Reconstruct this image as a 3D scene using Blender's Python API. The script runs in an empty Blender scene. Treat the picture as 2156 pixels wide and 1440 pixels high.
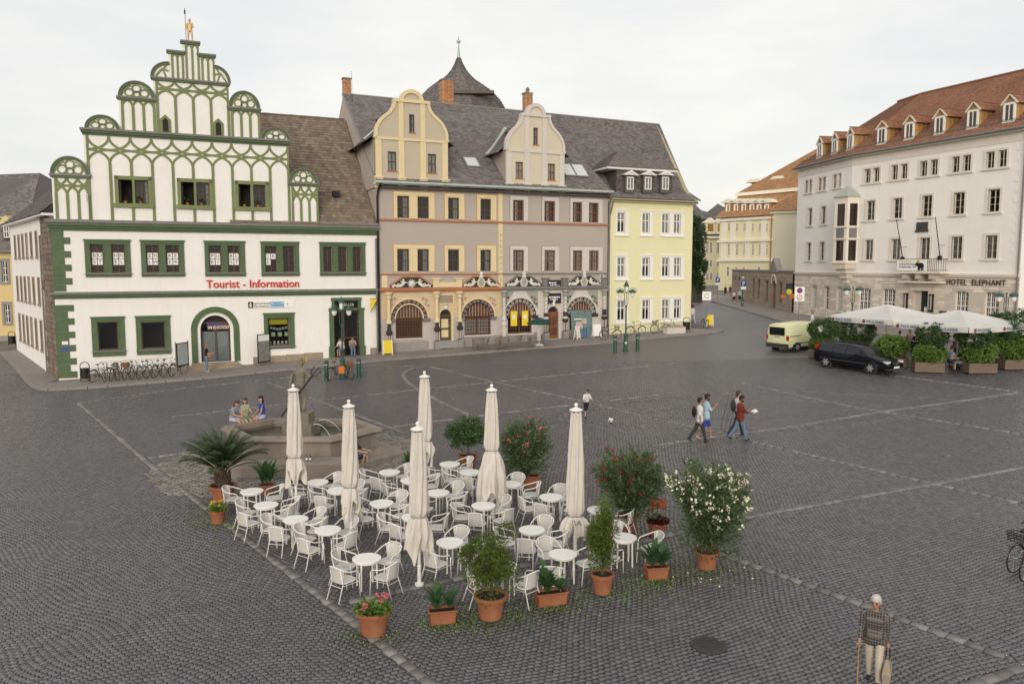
import bpy, bmesh, math, random
import numpy as np
from mathutils import Vector, Matrix

# ------------------------------------------------------------------ camera, sky, sun, exposure
SC = bpy.context.scene
COL = SC.collection
FPX, HZ, CZ = 1650.0, 560.0, 8.5          # focal length in photo pixels, horizon row, eye height
PITCH = math.atan((720 - HZ) / FPX)
CC, SS = math.cos(PITCH), math.sin(PITCH)
cam_d = bpy.data.cameras.new('camera'); cam = bpy.data.objects.new('camera', cam_d); COL.objects.link(cam)
cam.location = (0, 0, CZ); cam.rotation_euler = (math.pi / 2 - PITCH, 0, 0)
cam_d.sensor_width = 36; cam_d.lens = 36 * FPX / 2156; cam_d.clip_end = 2000; cam_d.clip_start = .1
SC.camera = cam
SUN_AZ = Vector((-0.08, -0.997)).normalized(); SUN_EL = math.radians(14)
W = bpy.data.worlds.new('World'); SC.world = W; W.use_nodes = True
nt = W.node_tree; nt.nodes.clear()
def _n(t, **k):
    n = nt.nodes.new(t)
    for a, b in k.items(): setattr(n, a, b)
    return n
sky = _n('ShaderNodeTexSky', sky_type='NISHITA', sun_disc=False, sun_elevation=SUN_EL,
         sun_rotation=math.atan2(SUN_AZ.x, SUN_AZ.y), air_density=1.0, dust_density=3.0, ozone_density=1.0)
b1 = _n('ShaderNodeBackground'); b1.inputs[1].default_value = .12
b2 = _n('ShaderNodeBackground'); b2.inputs[1].default_value = 1.0
mx = _n('ShaderNodeMixShader'); out = _n('ShaderNodeOutputWorld')
tc = _n('ShaderNodeTexCoord'); mp = _n('ShaderNodeMapping'); mp.inputs['Scale'].default_value = (1, 1, 3.2)
ns = _n('ShaderNodeTexNoise'); ns.inputs['Scale'].default_value = 2.2; ns.inputs['Detail'].default_value = 7; ns.inputs['Roughness'].default_value = .6
rp = _n('ShaderNodeValToRGB')
rp.color_ramp.elements[0].position = .36; rp.color_ramp.elements[0].color = (.665, .657, .648, 1)
rp.color_ramp.elements[1].position = .62; rp.color_ramp.elements[1].color = (.78, .75, .70, 1)
nt.links.new(tc.outputs['Generated'], mp.inputs[0]); nt.links.new(mp.outputs[0], ns.inputs['Vector'])
nt.links.new(ns.outputs[0], rp.inputs[0]); nt.links.new(rp.outputs[0], b2.inputs[0])
nt.links.new(sky.outputs[0], b1.inputs[0]); nt.links.new(b1.outputs[0], mx.inputs[1]); nt.links.new(b2.outputs[0], mx.inputs[2])
mx.inputs[0].default_value = .84; nt.links.new(mx.outputs[0], out.inputs[0])
sun_d = bpy.data.lights.new('sun', 'SUN'); sun = bpy.data.objects.new('sun', sun_d); COL.objects.link(sun)
sun_d.energy = 1.1; sun_d.angle = math.radians(28); sun_d.color = (1, .90, .77)
_d = -Vector((SUN_AZ.x * math.cos(SUN_EL), SUN_AZ.y * math.cos(SUN_EL), math.sin(SUN_EL)))
sun.rotation_euler = _d.to_track_quat('-Z', 'Y').to_euler()
SC.view_settings.view_transform = 'Standard'; SC.view_settings.look = 'None'
SC.view_settings.exposure = 0.45; SC.view_settings.gamma = 1.0; SC.view_settings.use_curve_mapping = False
SC.render.engine = 'CYCLES'; SC.cycles.use_denoising = True; SC.cycles.max_bounces = 6; SC.cycles.transparent_max_bounces = 12
SC.cycles.caustics_reflective = False; SC.cycles.caustics_refractive = False

# ------------------------------------------------------------------ the lie of the land, and photo pixel -> place
def gz(x, y):
    s = .378 * x + .926 * y
    if s <= 56: return .0529 * s
    if s <= 72:
        t = s - 56; return 2.9624 + .0529 * t - .0429 / 32 * t * t
    return 3.4656 + .010 * (s - 72)
def gza(x, y):
    s = .378 * x + .926 * y; t = np.clip(s - 56, 0, 16)
    return .0529 * np.minimum(s, 56) + .0529 * t - .0429 / 32 * t * t + .010 * np.maximum(s - 72, 0)
def ray(u, v):
    dy = -(v - 720) / FPX
    return Vector(((u - 1078) / FPX, CC + dy * SS, -SS + dy * CC))
def G(u, v, h=0.0):
    """where the line of sight through photo pixel (u, v) meets the ground raised by h"""
    d = ray(u, v); lo, hi = 1.0, 500.0
    for _ in range(50):
        m = (lo + hi) / 2
        if CZ + d.z * m > gz(d.x * m, d.y * m) + h: lo = m
        else: hi = m
    return Vector((d.x * lo, d.y * lo, gz(d.x * lo, d.y * lo)))
def pxpm(p): return FPX / (p.y * CC - (p.z - CZ) * SS)
class Fac:
    """a vertical plane: s runs along it, z is height"""
    def __init__(S, p, ang):
        S.p = Vector((p[0], p[1])); S.ang = ang
        S.e = Vector((math.cos(ang), math.sin(ang))); S.n = Vector((S.e.y, -S.e.x))
    def at(S, u, v, off=0.0):
        d = ray(u, v); p = S.p + S.n * off
        t = S.n.dot(p) / (S.n.x * d.x + S.n.y * d.y)
        return (S.e.x * (d.x * t - S.p.x) + S.e.y * (d.y * t - S.p.y), CZ + d.z * t)
    def s(S, u, v, off=0.0): return S.at(u, v, off)[0]
    def z(S, u, v, off=0.0): return S.at(u, v, off)[1]
    def xy(S, s, dep=0.0): return S.p + S.e * s - S.n * dep
    def root(S, name, s, z):
        o = bpy.data.objects.new(name, None); COL.objects.link(o)
        q = S.xy(s); o.location = (q.x, q.y, z); o.rotation_euler = (0, 0, S.ang); o.empty_display_size = .2
        return o

# ------------------------------------------------------------------ materials
MATS = {}
def mat(name, col, rough=.7, var=.12, vscale=1.5, bump=0.0, bscale=40.0, spec=.3, metal=0.0, rnd=0.0, stain=0.0, stain_col=(.12, .11, .10), trans=0.0, coat=0.0, streak=0.0):
    if name in MATS: return MATS[name]
    m = bpy.data.materials.new(name); m.use_nodes = True; t = m.node_tree; N = t.nodes; L = t.links
    p = N['Principled BSDF']; p.inputs['Roughness'].default_value = rough; p.inputs['Metallic'].default_value = metal
    p.inputs['Specular IOR Level'].default_value = spec; p.inputs['Coat Weight'].default_value = coat
    c = N.new('ShaderNodeRGB'); c.outputs[0].default_value = (*col, 1); cur = c.outputs[0]
    tcn = N.new('ShaderNodeTexCoord'); vec = tcn.outputs['Object']
    def mulval(cur, fac_sock, lo, hi):
        mr = N.new('ShaderNodeMapRange'); mr.inputs['To Min'].default_value = lo; mr.inputs['To Max'].default_value = hi
        L.new(fac_sock, mr.inputs['Value'])
        mm = N.new('ShaderNodeMix'); mm.data_type = 'RGBA'; mm.blend_type = 'MULTIPLY'; mm.inputs['Factor'].default_value = 1
        L.new(cur, mm.inputs['A']); L.new(mr.outputs[0], mm.inputs['B']); return mm.outputs['Result']
    if var:
        nz = N.new('ShaderNodeTexNoise'); nz.inputs['Scale'].default_value = vscale; nz.inputs['Detail'].default_value = 8; nz.inputs['Roughness'].default_value = .65
        L.new(vec, nz.inputs['Vector']); cur = mulval(cur, nz.outputs[0], 1 - 1.6 * var, 1 + 1.6 * var)
    if rnd:
        at = N.new('ShaderNodeAttribute'); at.attribute_name = 'rnd'; cur = mulval(cur, at.outputs['Fac'], 1 - rnd, 1 + rnd)
    if stain:
        nz = N.new('ShaderNodeTexNoise'); nz.inputs['Scale'].default_value = 1.1; nz.inputs['Detail'].default_value = 10; nz.inputs['Roughness'].default_value = .7
        mpn = N.new('ShaderNodeMapping'); mpn.inputs['Scale'].default_value = (2.2, 2.2, .45) if streak else (1, 1, 1)
        L.new(vec, mpn.inputs[0]); L.new(mpn.outputs[0], nz.inputs['Vector'])
        mr = N.new('ShaderNodeMapRange'); mr.inputs['From Min'].default_value = .5; mr.inputs['From Max'].default_value = .75
        mr.inputs['To Max'].default_value = stain; L.new(nz.outputs[0], mr.inputs['Value'])
        mm = N.new('ShaderNodeMix'); mm.data_type = 'RGBA'; mm.inputs['B'].default_value = (*stain_col, 1)
        L.new(mr.outputs[0], mm.inputs['Factor']); L.new(cur, mm.inputs['A']); cur = mm.outputs['Result']
    L.new(cur, p.inputs['Base Color'])
    if bump:
        nz = N.new('ShaderNodeTexNoise'); nz.inputs['Scale'].default_value = bscale; nz.inputs['Detail'].default_value = 4
        L.new(vec, nz.inputs['Vector']); bp = N.new('ShaderNodeBump'); bp.inputs['Strength'].default_value = bump; bp.inputs['Distance'].default_value = .02
        L.new(nz.outputs[0], bp.inputs['Height']); L.new(bp.outputs[0], p.inputs['Normal'])
    if trans:
        tr = N.new('ShaderNodeBsdfTranslucent'); L.new(cur, tr.inputs[0]); ms = N.new('ShaderNodeMixShader'); ms.inputs[0].default_value = trans
        L.new(p.outputs[0], ms.inputs[1]); L.new(tr.outputs[0], ms.inputs[2]); L.new(ms.outputs[0], N['Material Output'].inputs[0])
    MATS[name] = m; return m
def glass_mat(name, tint=(.75, .8, .82), base=.012):
    m = bpy.data.materials.new(name); m.use_nodes = True; t = m.node_tree; N = t.nodes; L = t.links; N.remove(N['Principled BSDF'])
    tr = N.new('ShaderNodeBsdfTransparent'); tr.inputs[0].default_value = (*tint, 1)
    gl = N.new('ShaderNodeBsdfGlossy'); gl.inputs['Roughness'].default_value = .04; gl.inputs[0].default_value = (.9, .9, .9, 1)
    fr = N.new('ShaderNodeFresnel'); fr.inputs[0].default_value = 1.5
    nz = N.new('ShaderNodeTexNoise'); nz.inputs['Scale'].default_value = .9; bp = N.new('ShaderNodeBump'); bp.inputs['Strength'].default_value = .12; bp.inputs['Distance'].default_value = .05
    tcn = N.new('ShaderNodeTexCoord'); L.new(tcn.outputs['Object'], nz.inputs['Vector']); L.new(nz.outputs[0], bp.inputs['Height']); L.new(bp.outputs[0], gl.inputs['Normal'])
    ad = N.new('ShaderNodeMath'); ad.operation = 'ADD'; ad.inputs[1].default_value = base; L.new(fr.outputs[0], ad.inputs[0])
    ms = N.new('ShaderNodeMixShader'); L.new(ad.outputs[0], ms.inputs[0]); L.new(tr.outputs[0], ms.inputs[1]); L.new(gl.outputs[0], ms.inputs[2])
    L.new(ms.outputs[0], N['Material Output'].inputs[0]); MATS[name] = m; return m
GLASS = glass_mat('window_glass')

# ------------------------------------------------------------------ mesh collector
class MB:
    def __init__(S): S.v = []; S.f = []
    def add(S, vs, fs):
        b = len(S.v); S.v += [tuple(q) for q in vs]; S.f += [tuple(i + b for i in f) for f in fs]; return S
    def box(S, x0, x1, y0, y1, z0, z1):
        return S.add([(x0,y0,z0),(x1,y0,z0),(x1,y1,z0),(x0,y1,z0),(x0,y0,z1),(x1,y0,z1),(x1,y1,z1),(x0,y1,z1)],
                     [(0,3,2,1),(4,5,6,7),(0,1,5,4),(1,2,6,5),(2,3,7,6),(3,0,4,7)])
    def quad(S, a, b, c, d): return S.add([a, b, c, d], [(0, 1, 2, 3)])
    def prism(S, poly, y0, y1):
        """poly: (x, z) outline seen from -y, extruded along y"""
        n = len(poly); ar = sum(poly[i][0]*poly[(i+1)%n][1]-poly[(i+1)%n][0]*poly[i][1] for i in range(n))
        if ar < 0: poly = poly[::-1]
        vs = [(x, y0, z) for x, z in poly] + [(x, y1, z) for x, z in poly]
        return S.add(vs, [tuple(range(n)), tuple(range(2*n-1, n-1, -1))] + [(i, i+n, (i+1)%n+n, (i+1)%n) for i in range(n)])
    def slab(S, poly, z0, z1):
        n = len(poly); ar = sum(poly[i][0]*poly[(i+1)%n][1]-poly[(i+1)%n][0]*poly[i][1] for i in range(n))
        if ar < 0: poly = poly[::-1]
        vs = [(x, y, z0) for x, y in poly] + [(x, y, z1) for x, y in poly]
        return S.add(vs, [tuple(range(n-1, -1, -1)), tuple(range(n, 2*n))] + [(i, (i+1)%n, (i+1)%n+n, i+n) for i in range(n)])
    def tube(S, pts, r, n=8, caps=True, closed=False):
        P = [Vector(p) for p in pts]; m = len(P); rs = r if isinstance(r, (list, tuple)) else [r]*m
        rings = []; up = None
        for i in range(m):
            if closed: t = (P[(i+1)%m] - P[i-1]).normalized()
            else: t = (P[min(i+1, m-1)] - P[max(i-1, 0)]).normalized()
            if up is None:
                up = Vector((0,0,1)) if abs(t.z) < .9 else Vector((1,0,0))
            a = t.cross(up).normalized(); b = a.cross(t).normalized(); up = b
            rings.append([P[i] + (a*math.cos(2*math.pi*k/n) + b*math.sin(2*math.pi*k/n))*rs[i] for k in range(n)])
        vs = [q for rg in rings for q in rg]; fs = []
        for i in range(m if closed else m-1):
            j = (i+1) % m
            for k in range(n): fs.append((i*n+k, i*n+(k+1)%n, j*n+(k+1)%n, j*n+k))
        if caps and not closed: fs += [tuple(range(n-1, -1, -1)), tuple((m-1)*n+k for k in range(n))]
        return S.add(vs, fs)
    def lathe(S, prof, n=20, c=(0,0,0), sx=1.0, sy=1.0, caps=True):
        vs = [(c[0]+r*sx*math.cos(2*math.pi*k/n), c[1]+r*sy*math.sin(2*math.pi*k/n), c[2]+z) for r, z in prof for k in range(n)]
        m = len(prof); fs = [(i*n+k, i*n+(k+1)%n, (i+1)*n+(k+1)%n, (i+1)*n+k) for i in range(m-1) for k in range(n)]
        if caps: fs += [tuple(range(n-1, -1, -1)), tuple((m-1)*n+k for k in range(n))]
        return S.add(vs, fs)
    def ball(S, c, r, n=10, m=7):
        rx, ry, rz = r if isinstance(r, (list, tuple)) else (r, r, r)
        vs = [(c[0], c[1], c[2]-rz)]
        for i in range(1, m):
            a = -math.pi/2 + math.pi*i/m
            vs += [(c[0]+rx*math.cos(a)*math.cos(2*math.pi*k/n), c[1]+ry*math.cos(a)*math.sin(2*math.pi*k/n), c[2]+rz*math.sin(a)) for k in range(n)]
        vs.append((c[0], c[1], c[2]+rz)); fs = [(0, 1+(k+1)%n, 1+k) for k in range(n)]
        for i in range(m-2):
            for k in range(n): fs.append((1+i*n+k, 1+i*n+(k+1)%n, 1+(i+1)*n+(k+1)%n, 1+(i+1)*n+k))
        t = len(vs)-1; fs += [(1+(m-2)*n+k, 1+(m-2)*n+(k+1)%n, t) for k in range(n)]
        return S.add(vs, fs)
    def strip(S, line, w, y0, y1):
        """a band of width w along a polyline in the xz plane, from y0 (front) to y1"""
        n = len(line); a = []; b = []
        for i in range(n):
            p = line[max(i-1, 0)]; q = line[min(i+1, n-1)]; dx, dz = q[0]-p[0], q[1]-p[1]; l = math.hypot(dx, dz) or 1
            nx, nz = -dz/l*w/2, dx/l*w/2
            a.append((line[i][0]+nx, line[i][1]+nz)); b.append((line[i][0]-nx, line[i][1]-nz))
        vs = [(x, y0, z) for x, z in a] + [(x, y0, z) for x, z in b] + [(x, y1, z) for x, z in a] + [(x, y1, z) for x, z in b]
        fs = []
        for i in range(n-1):
            fs += [(i, n+i, n+i+1, i+1), (i, i+1, 2*n+i+1, 2*n+i), (n+i, 3*n+i, 3*n+i+1, n+i+1)]
        fs += [(0, 2*n, 3*n, n), (n-1, 2*n-1, 4*n-1, 3*n-1)]
        return S.add(vs, fs)
    def wall(S, x0, x1, z0, z1, ops, y=0.0, dep=.22):
        """wall front at y with rectangular openings (a, b, c, d) = x range, z range, and reveals of depth dep"""
        xs = sorted({x0, x1} | {min(max(q, x0), x1) for o in ops for q in o[:2]}); zs = sorted({z0, z1} | {min(max(q, z0), z1) for o in ops for q in o[2:4]})
        for i in range(len(xs)-1):
            for j in range(len(zs)-1):
                mx_, mz_ = (xs[i]+xs[i+1])/2, (zs[j]+zs[j+1])/2
                if any(o[0] < mx_ < o[1] and o[2] < mz_ < o[3] for o in ops): continue
                S.quad((xs[i],y,zs[j]), (xs[i+1],y,zs[j]), (xs[i+1],y,zs[j+1]), (xs[i],y,zs[j+1]))
        for a, b, c, d in [o[:4] for o in ops]:
            e = y + dep
            S.quad((a,y,c),(a,e,c),(b,e,c),(b,y,c)); S.quad((a,y,d),(b,y,d),(b,e,d),(a,e,d))
            S.quad((a,y,c),(a,y,d),(a,e,d),(a,e,c)); S.quad((b,y,c),(b,e,c),(b,e,d),(b,y,d))
        return S
    def mesh(S, name, m=None, smooth=False, rnd=None):
        me = bpy.data.meshes.new(name); me.from_pydata(S.v, [], S.f)
        if m: me.materials.append(MATS[m] if isinstance(m, str) else m)
        if smooth: me.shade_smooth()
        if rnd:
            a = me.attributes.new('rnd', 'FLOAT', 'FACE'); n = len(me.polygons); rg = np.random.default_rng(5)
            a.data.foreach_set('value', np.repeat(rg.random(n // rnd + 1), rnd)[:n].astype('f'))
        me.update(); return me
    def build(S, name, m, parent=None, smooth=False, rnd=None):
        return link(name, S.mesh(name, m, smooth, rnd), parent)
def link(name, me, parent=None):
    o = bpy.data.objects.new(name, me); COL.objects.link(o); o.parent = parent; return o
def empty(name, loc, rz=0.0):
    o = bpy.data.objects.new(name, None); COL.objects.link(o); o.location = loc; o.rotation_euler = (0, 0, rz); o.empty_display_size = .2; return o
def tag(o, label=None, cat=None, group=None, kind=None):
    if label: o['label'] = label
    if cat: o['category'] = cat
    if group: o['group'] = group
    if kind: o['kind'] = kind
    return o
def box_part(name, m, parent, *a): return MB().box(*a).build(name, m, parent)
def copy_tree(o, parent=None):
    c = o.copy(); COL.objects.link(c); c.parent = parent
    for ch in o.children: copy_tree(ch, c)
    return c
def np_mesh(name, V, Fq, m, rnd=None, smooth=False):
    """vertices (N,3), faces (M,k) as arrays"""
    me = bpy.data.meshes.new(name); k = Fq.shape[1]
    me.vertices.add(len(V)); me.vertices.foreach_set('co', np.ascontiguousarray(V, dtype='f').ravel())
    me.loops.add(Fq.size); me.loops.foreach_set('vertex_index', np.ascontiguousarray(Fq, dtype='i').ravel())
    me.polygons.add(len(Fq)); me.polygons.foreach_set('loop_start', np.arange(0, Fq.size, k, dtype='i'))
    me.polygons.foreach_set('loop_total', np.full(len(Fq), k, dtype='i'))
    if rnd is not None:
        a = me.attributes.new('rnd', 'FLOAT', 'FACE'); a.data.foreach_set('value', np.ascontiguousarray(rnd, dtype='f'))
    me.materials.append(MATS[m] if isinstance(m, str) else m)
    if smooth: me.shade_smooth()
    me.update(); me.validate(); return me
def text(name, s, size, m, parent, loc, rot=(math.pi/2, 0, 0), ext=.004, align='CENTER', sx=1.0, spacing=1.0, bold=0.0):
    c = bpy.data.curves.new(name, 'FONT'); c.body = s; c.size = size; c.extrude = ext; c.align_x = align; c.align_y = 'CENTER'; c.space_character = spacing
    c.resolution_u = 3; c.offset = bold
    c.materials.append(MATS[m] if isinstance(m, str) else m)
    o = bpy.data.objects.new(name, c); me = bpy.data.meshes.new_from_object(o); bpy.data.objects.remove(o); bpy.data.curves.remove(c)
    o = link(name, me, parent); o.location = loc; o.rotation_euler = rot; o.scale = (sx, 1, 1); return o
def strokes(parent, x0, x1, z, y, h, m, seed=1):
    b = MB(); r = random.Random(seed); x = x0
    while x < x1-.02: w = min(r.uniform(.5, 1.6)*h, x1-x); b.box(x, x+w, y, y+.003, z-h*r.uniform(.3, .5), z+h*r.uniform(.3, .5)); x += w+h*.35
    o = b.build('illegible_print', m, parent); o['kind'] = 'stuff'
random.seed(4)
def arc_pts(cx, cz, r, a0, a1, n, rz=None):
    rz = rz or r
    return [(cx + r*math.cos(a0+(a1-a0)*i/n), cz + rz*math.sin(a0+(a1-a0)*i/n)) for i in range(n+1)]

# ------------------------------------------------------------------ shared colours
mat('white_plaster', (.82, .81, .785), .9, .05, .7, .25, 60, stain=.24, stain_col=(.52, .45, .36), streak=1)
mat('green_paint', (.085, .135, .066), .6, .2, 1.2, .15, 30, stain=.35, stain_col=(.11, .13, .075), streak=1)
mat('tracery_green', (.175, .22, .095), .65, .2, 1.0, .15, 30, stain=.3, stain_col=(.12, .13, .06))
mat('grey_plaster', (.435, .385, .34), .9, .05, .6, .25, 60, stain=.1, stain_col=(.33, .28, .23), streak=1)
mat('yellow_stone', (.70, .58, .36), .75, .08, 1.5, .1, 40)
mat('pale_stone', (.60, .56, .52), .75, .08, 1.5, .1, 40)
mat('red_line', (.38, .17, .085), .7, .1)
mat('brown_wood', (.13, .055, .03), .5, .2, 6, .1, 60)
mat('dark_wood', (.105, .07, .052), .5, .2, 6, .1, 60)
mat('orange_wood', (.24, .095, .04), .45, .2, 6)
mat('white_wood', (.80, .79, .75), .5, .05)
mat('black_iron', (.015, .016, .018), .45, .1)
mat('lead_grey', (.19, .185, .18), .55, .2, 3, stain=.3, stain_col=(.10, .10, .10))
mat('copper_green', (.42, .50, .45), .6, .2, 3)
mat('slate', (.158, .144, .146), .6, .15, .8, 0, spec=.4, rnd=.32, stain=.2, stain_col=(.15, .13, .11))
mat('clay_tile', (.22, .175, .135), .8, .22, .6, .2, 30, rnd=.28, stain=.5, stain_col=(.12, .105, .09))
mat('red_tile', (.285, .145, .092), .75, .18, .5, .15, 30, rnd=.26, stain=.25, stain_col=(.20, .11, .08))
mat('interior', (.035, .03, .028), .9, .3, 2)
mat('curtain', (.72, .70, .66), .9, .1, 3, trans=.3)
mat('sandstone', (.36, .29, .215), .85, .16, 1.6, .4, 25, rnd=.12, stain=.35, stain_col=(.16, .14, .12))
mat('pure_white', (.82, .82, .80), .5, .03)
mat('black_print', (.01, .01, .01), .5, 0)
mat('yellow_print', (.75, .58, .04), .5, .04)
mat('dark_green_iron', (.022, .075, .058), .4, .15, 5, spec=.5)
mat('plinth', (.30, .285, .27), .85, .12, 1.5, .3, 30, stain=.25, stain_col=(.17, .16, .15))

def roof_tiles(name, parent, m, a, b, c, d, tw, th, lift=.03, jit=.2, skip=None, wavy=0.0):
    """courses of single tiles on the quad a (low start) b (low end) c (high end) d (high start); one object, tiles are real plates"""
    a, b, c, d = [np.array(q, float) for q in (a, b, c, d)]
    L = max(np.linalg.norm(b-a), np.linalg.norm(c-d)); H = np.linalg.norm((d-a)); nx, nz = int(L/tw)+1, int(H/th)+1
    rg = np.random.default_rng(len(name)+nx*7+nz)
    J, I = np.meshgrid(np.arange(nz), np.arange(nx+1), indexing='ij'); I = I.ravel(); J = J.ravel()
    off = (J % 2)*.5
    u0 = np.clip((I-off)/nx, 0, 1); u1 = np.clip((I-off+1-.05)/nx, 0, 1); k = u1-u0 > 1e-5; I, J, u0, u1 = I[k], J[k], u0[k], u1[k]
    v0 = J/nz; v1 = np.minimum((J+1.25)/nz, 1.0)
    nrm = np.cross(b-a, d-a); nrm /= np.linalg.norm(nrm)
    if nrm[2] < 0: nrm = -nrm
    def P(u, v, h): return (a[None]*((1-u)*(1-v))[:, None] + b[None]*(u*(1-v))[:, None] + c[None]*(u*v)[:, None] + d[None]*((1-u)*v)[:, None] + nrm[None]*h[:, None])
    r = rg.random(len(I)); h0 = 1.5*lift*(1+jit*3*(r-.5)); h1 = np.full(len(I), .004)
    dv = jit*.5*(rg.random(len(I))-.5)/nz
    if skip is not None:
        kk = np.array([not skip(x, y) for x, y in zip((u0+u1)/2, v0+.5/nz)]); I, u0, u1, v0, v1, h0, h1, r, dv = [q[kk] for q in (I, u0, u1, v0, v1, h0, h1, r, dv)]
    v0 = np.clip(v0+dv, 0, 1); z = np.zeros(len(I))
    A, B, C_, D_ = P(u0, v0, h0), P(u1, v0, h0), P(u1, v1, h1), P(u0, v1, h1); E_, F_ = P(u0, v0, z), P(u1, v0, z)
    n = len(I); V = np.concatenate([A, B, C_, D_, E_, F_]); i = np.arange(n)
    Fq = np.concatenate([np.stack([i, i+n, i+2*n, i+3*n], 1), np.stack([i+4*n, i+5*n, i+n, i], 1)])
    me = np_mesh(name, V, Fq, m, np.concatenate([r, r])); o = link(name, me, parent); o['kind'] = 'stuff'; return o

def casement(parent, x0, x1, z0, z1, m, y=.16, nx=2, nz=2, fw=.06, bar=.03, cur=None, glass=True, name='window', mull=None, sub=(1, 1), split=None):
    """window > pane: frame with nx leaves and nz lights, glazing bars sub per light, one pane object for each light"""
    b = MB(); w = x1-x0; h = z1-z0; e = y+.06
    b.box(x0, x0+fw, y, e, z0, z1).box(x1-fw, x1, y, e, z0, z1).box(x0+fw, x1-fw, y, e, z0, z0+fw).box(x0+fw, x1-fw, y, e, z1-fw, z1)
    xs = [x0+fw/2+(w-fw)*i/nx for i in range(nx+1)]
    zs = [z0+fw/2+(h-fw)*i/nz for i in range(nz+1)] if split is None else [z0+fw/2] + [z0+h*q for q in split] + [z1-fw/2]
    for q in xs[1:-1]: b.box(q-fw/2, q+fw/2, y-.012, e-.002, z0+fw, z1-fw)
    for q in zs[1:-1]:
        for i in range(nx): b.box(xs[i]+fw/2, xs[i+1]-fw/2, y-.006, e-.004, q-fw*.45, q+fw*.45)
    for i in range(nx):
        for j in range(len(zs)-1):
            a0, a1, c0, c1 = xs[i]+fw/2, xs[i+1]-fw/2, zs[j]+fw*.45, zs[j+1]-fw*.45
            for k in range(1, sub[0]): q = a0+(a1-a0)*k/sub[0]; b.box(q-bar/2, q+bar/2, y+.005, e-.012, c0, c1)
            for k in range(1, sub[1]): q = c0+(c1-c0)*k/sub[1]; b.box(a0, a1, y+.008, e-.015, q-bar/2, q+bar/2)
    fr = b.build(name, m, parent)
    for i in range(nx):
        for j in range(len(zs)-1):
            a0, a1, c0, c1 = xs[i], xs[i+1], zs[j], zs[j+1]
            j1, j2 = random.uniform(-.007, .007), random.uniform(-.007, .007); MB().quad((a0, y+.035+j1, c0), (a1, y+.035-j1, c0), (a1, y+.035+j2, c1), (a0, y+.035+j2, c1)).build('pane', GLASS, fr)
    if cur:
        cm = MB(); 
        for (fa, fb, fz) in cur:
            n = 10; A, B = x0+w*fa, x0+w*fb
            for k in range(n):
                qa, qb = A+(B-A)*k/n, A+(B-A)*(k+1)/n; ya, yb = y+.14+.03*math.sin(k*1.9), y+.14+.03*math.sin((k+1)*1.9)
                cm.quad((qa, ya, z0+h*fz), (qb, yb, z0+h*fz), (qb, yb, z1), (qa, ya, z1))
        cm.build('curtain', 'curtain', fr)
    return fr
# ------------------------------------------------------------------ ground, cobbles, pale stone bands, pavements
ROWA = math.radians(23.6)
FROW = Fac(G(125, 805), ROWA)
mat('joint_earth', (.045, .041, .038), .95, .3, 3, .3, 30)
mat('cobble', (.088, .085, .096), .23, .3, .13, .15, 55, spec=1.0, rnd=.30, stain=.45, stain_col=(.078, .074, .083))
mat('pale_slab', (.20, .188, .184), .6, .15, .8, .3, 40, rnd=.25)
mat('apron_stone', (.215, .197, .178), .65, .15, 1.2, .3, 40, rnd=.28)
mat('pavement_stone', (.25, .225, .21), .75, .16, .7, .5, 28, stain=.3, stain_col=(.13, .115, .105))
mat('kerb_granite', (.25, .235, .225), .7, .15, 3, .3, 40)
def far_cobble():
    m = bpy.data.materials.new('far_cobble'); m.use_nodes = True; t = m.node_tree; N = t.nodes; L = t.links
    p = N['Principled BSDF']; p.inputs['Roughness'].default_value = .5; p.inputs['Specular IOR Level'].default_value = .7
    tcn = N.new('ShaderNodeTexCoord'); mp = N.new('ShaderNodeMapping'); mp.inputs['Rotation'].default_value = (0, 0, -ROWA); L.new(tcn.outputs['Object'], mp.inputs[0])
    br = N.new('ShaderNodeTexBrick'); br.inputs['Scale'].default_value = 1; br.inputs['Brick Width'].default_value = .14; br.inputs['Row Height'].default_value = .118
    br.inputs['Mortar Size'].default_value = .014; br.inputs['Color1'].default_value = (.178, .168, .174, 1); br.inputs['Color2'].default_value = (.130, .123, .129, 1); br.inputs['Mortar'].default_value = (.07, .065, .063, 1)
    nzw = N.new('ShaderNodeTexNoise'); nzw.inputs['Scale'].default_value = .8; L.new(mp.outputs[0], nzw.inputs['Vector'])
    va = N.new('ShaderNodeVectorMath'); va.operation = 'SCALE'; va.inputs['Scale'].default_value = .35; L.new(nzw.outputs['Color'], va.inputs[0])
    vb = N.new('ShaderNodeVectorMath'); L.new(mp.outputs[0], vb.inputs[0]); L.new(va.outputs[0], vb.inputs[1]); L.new(vb.outputs[0], br.inputs['Vector'])
    nz = N.new('ShaderNodeTexNoise'); nz.inputs['Scale'].default_value = .16; nz.inputs['Detail'].default_value = 8; L.new(tcn.outputs['Object'], nz.inputs['Vector'])
    mr = N.new('ShaderNodeMapRange'); mr.inputs['To Min'].default_value = .72; mr.inputs['To Max'].default_value = 1.28; L.new(nz.outputs[0], mr.inputs['Value'])
    mm = N.new('ShaderNodeMix'); mm.data_type = 'RGBA'; mm.blend_type = 'MULTIPLY'; mm.inputs['Factor'].default_value = 1
    L.new(br.outputs['Color'], mm.inputs['A']); L.new(mr.outputs[0], mm.inputs['B']); L.new(mm.outputs['Result'], p.inputs['Base Color'])
    bp = N.new('ShaderNodeBump'); bp.invert = True; bp.inputs['Strength'].default_value = .8; bp.inputs['Distance'].default_value = .02; L.new(br.outputs['Fac'], bp.inputs['Height']); L.new(bp.outputs[0], p.inputs['Normal'])
    MATS['far_cobble'] = m
far_cobble()
NEAR_Y = 50.0
def in_near(x, y): return (y > 9.5) & (y < NEAR_Y) & (np.abs(x) < .70*y + 1.5)
xs = np.concatenate([[-700, -300, -120, -80], np.arange(-60, 100.1, 1.0), [130, 200, 350, 700]])
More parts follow.
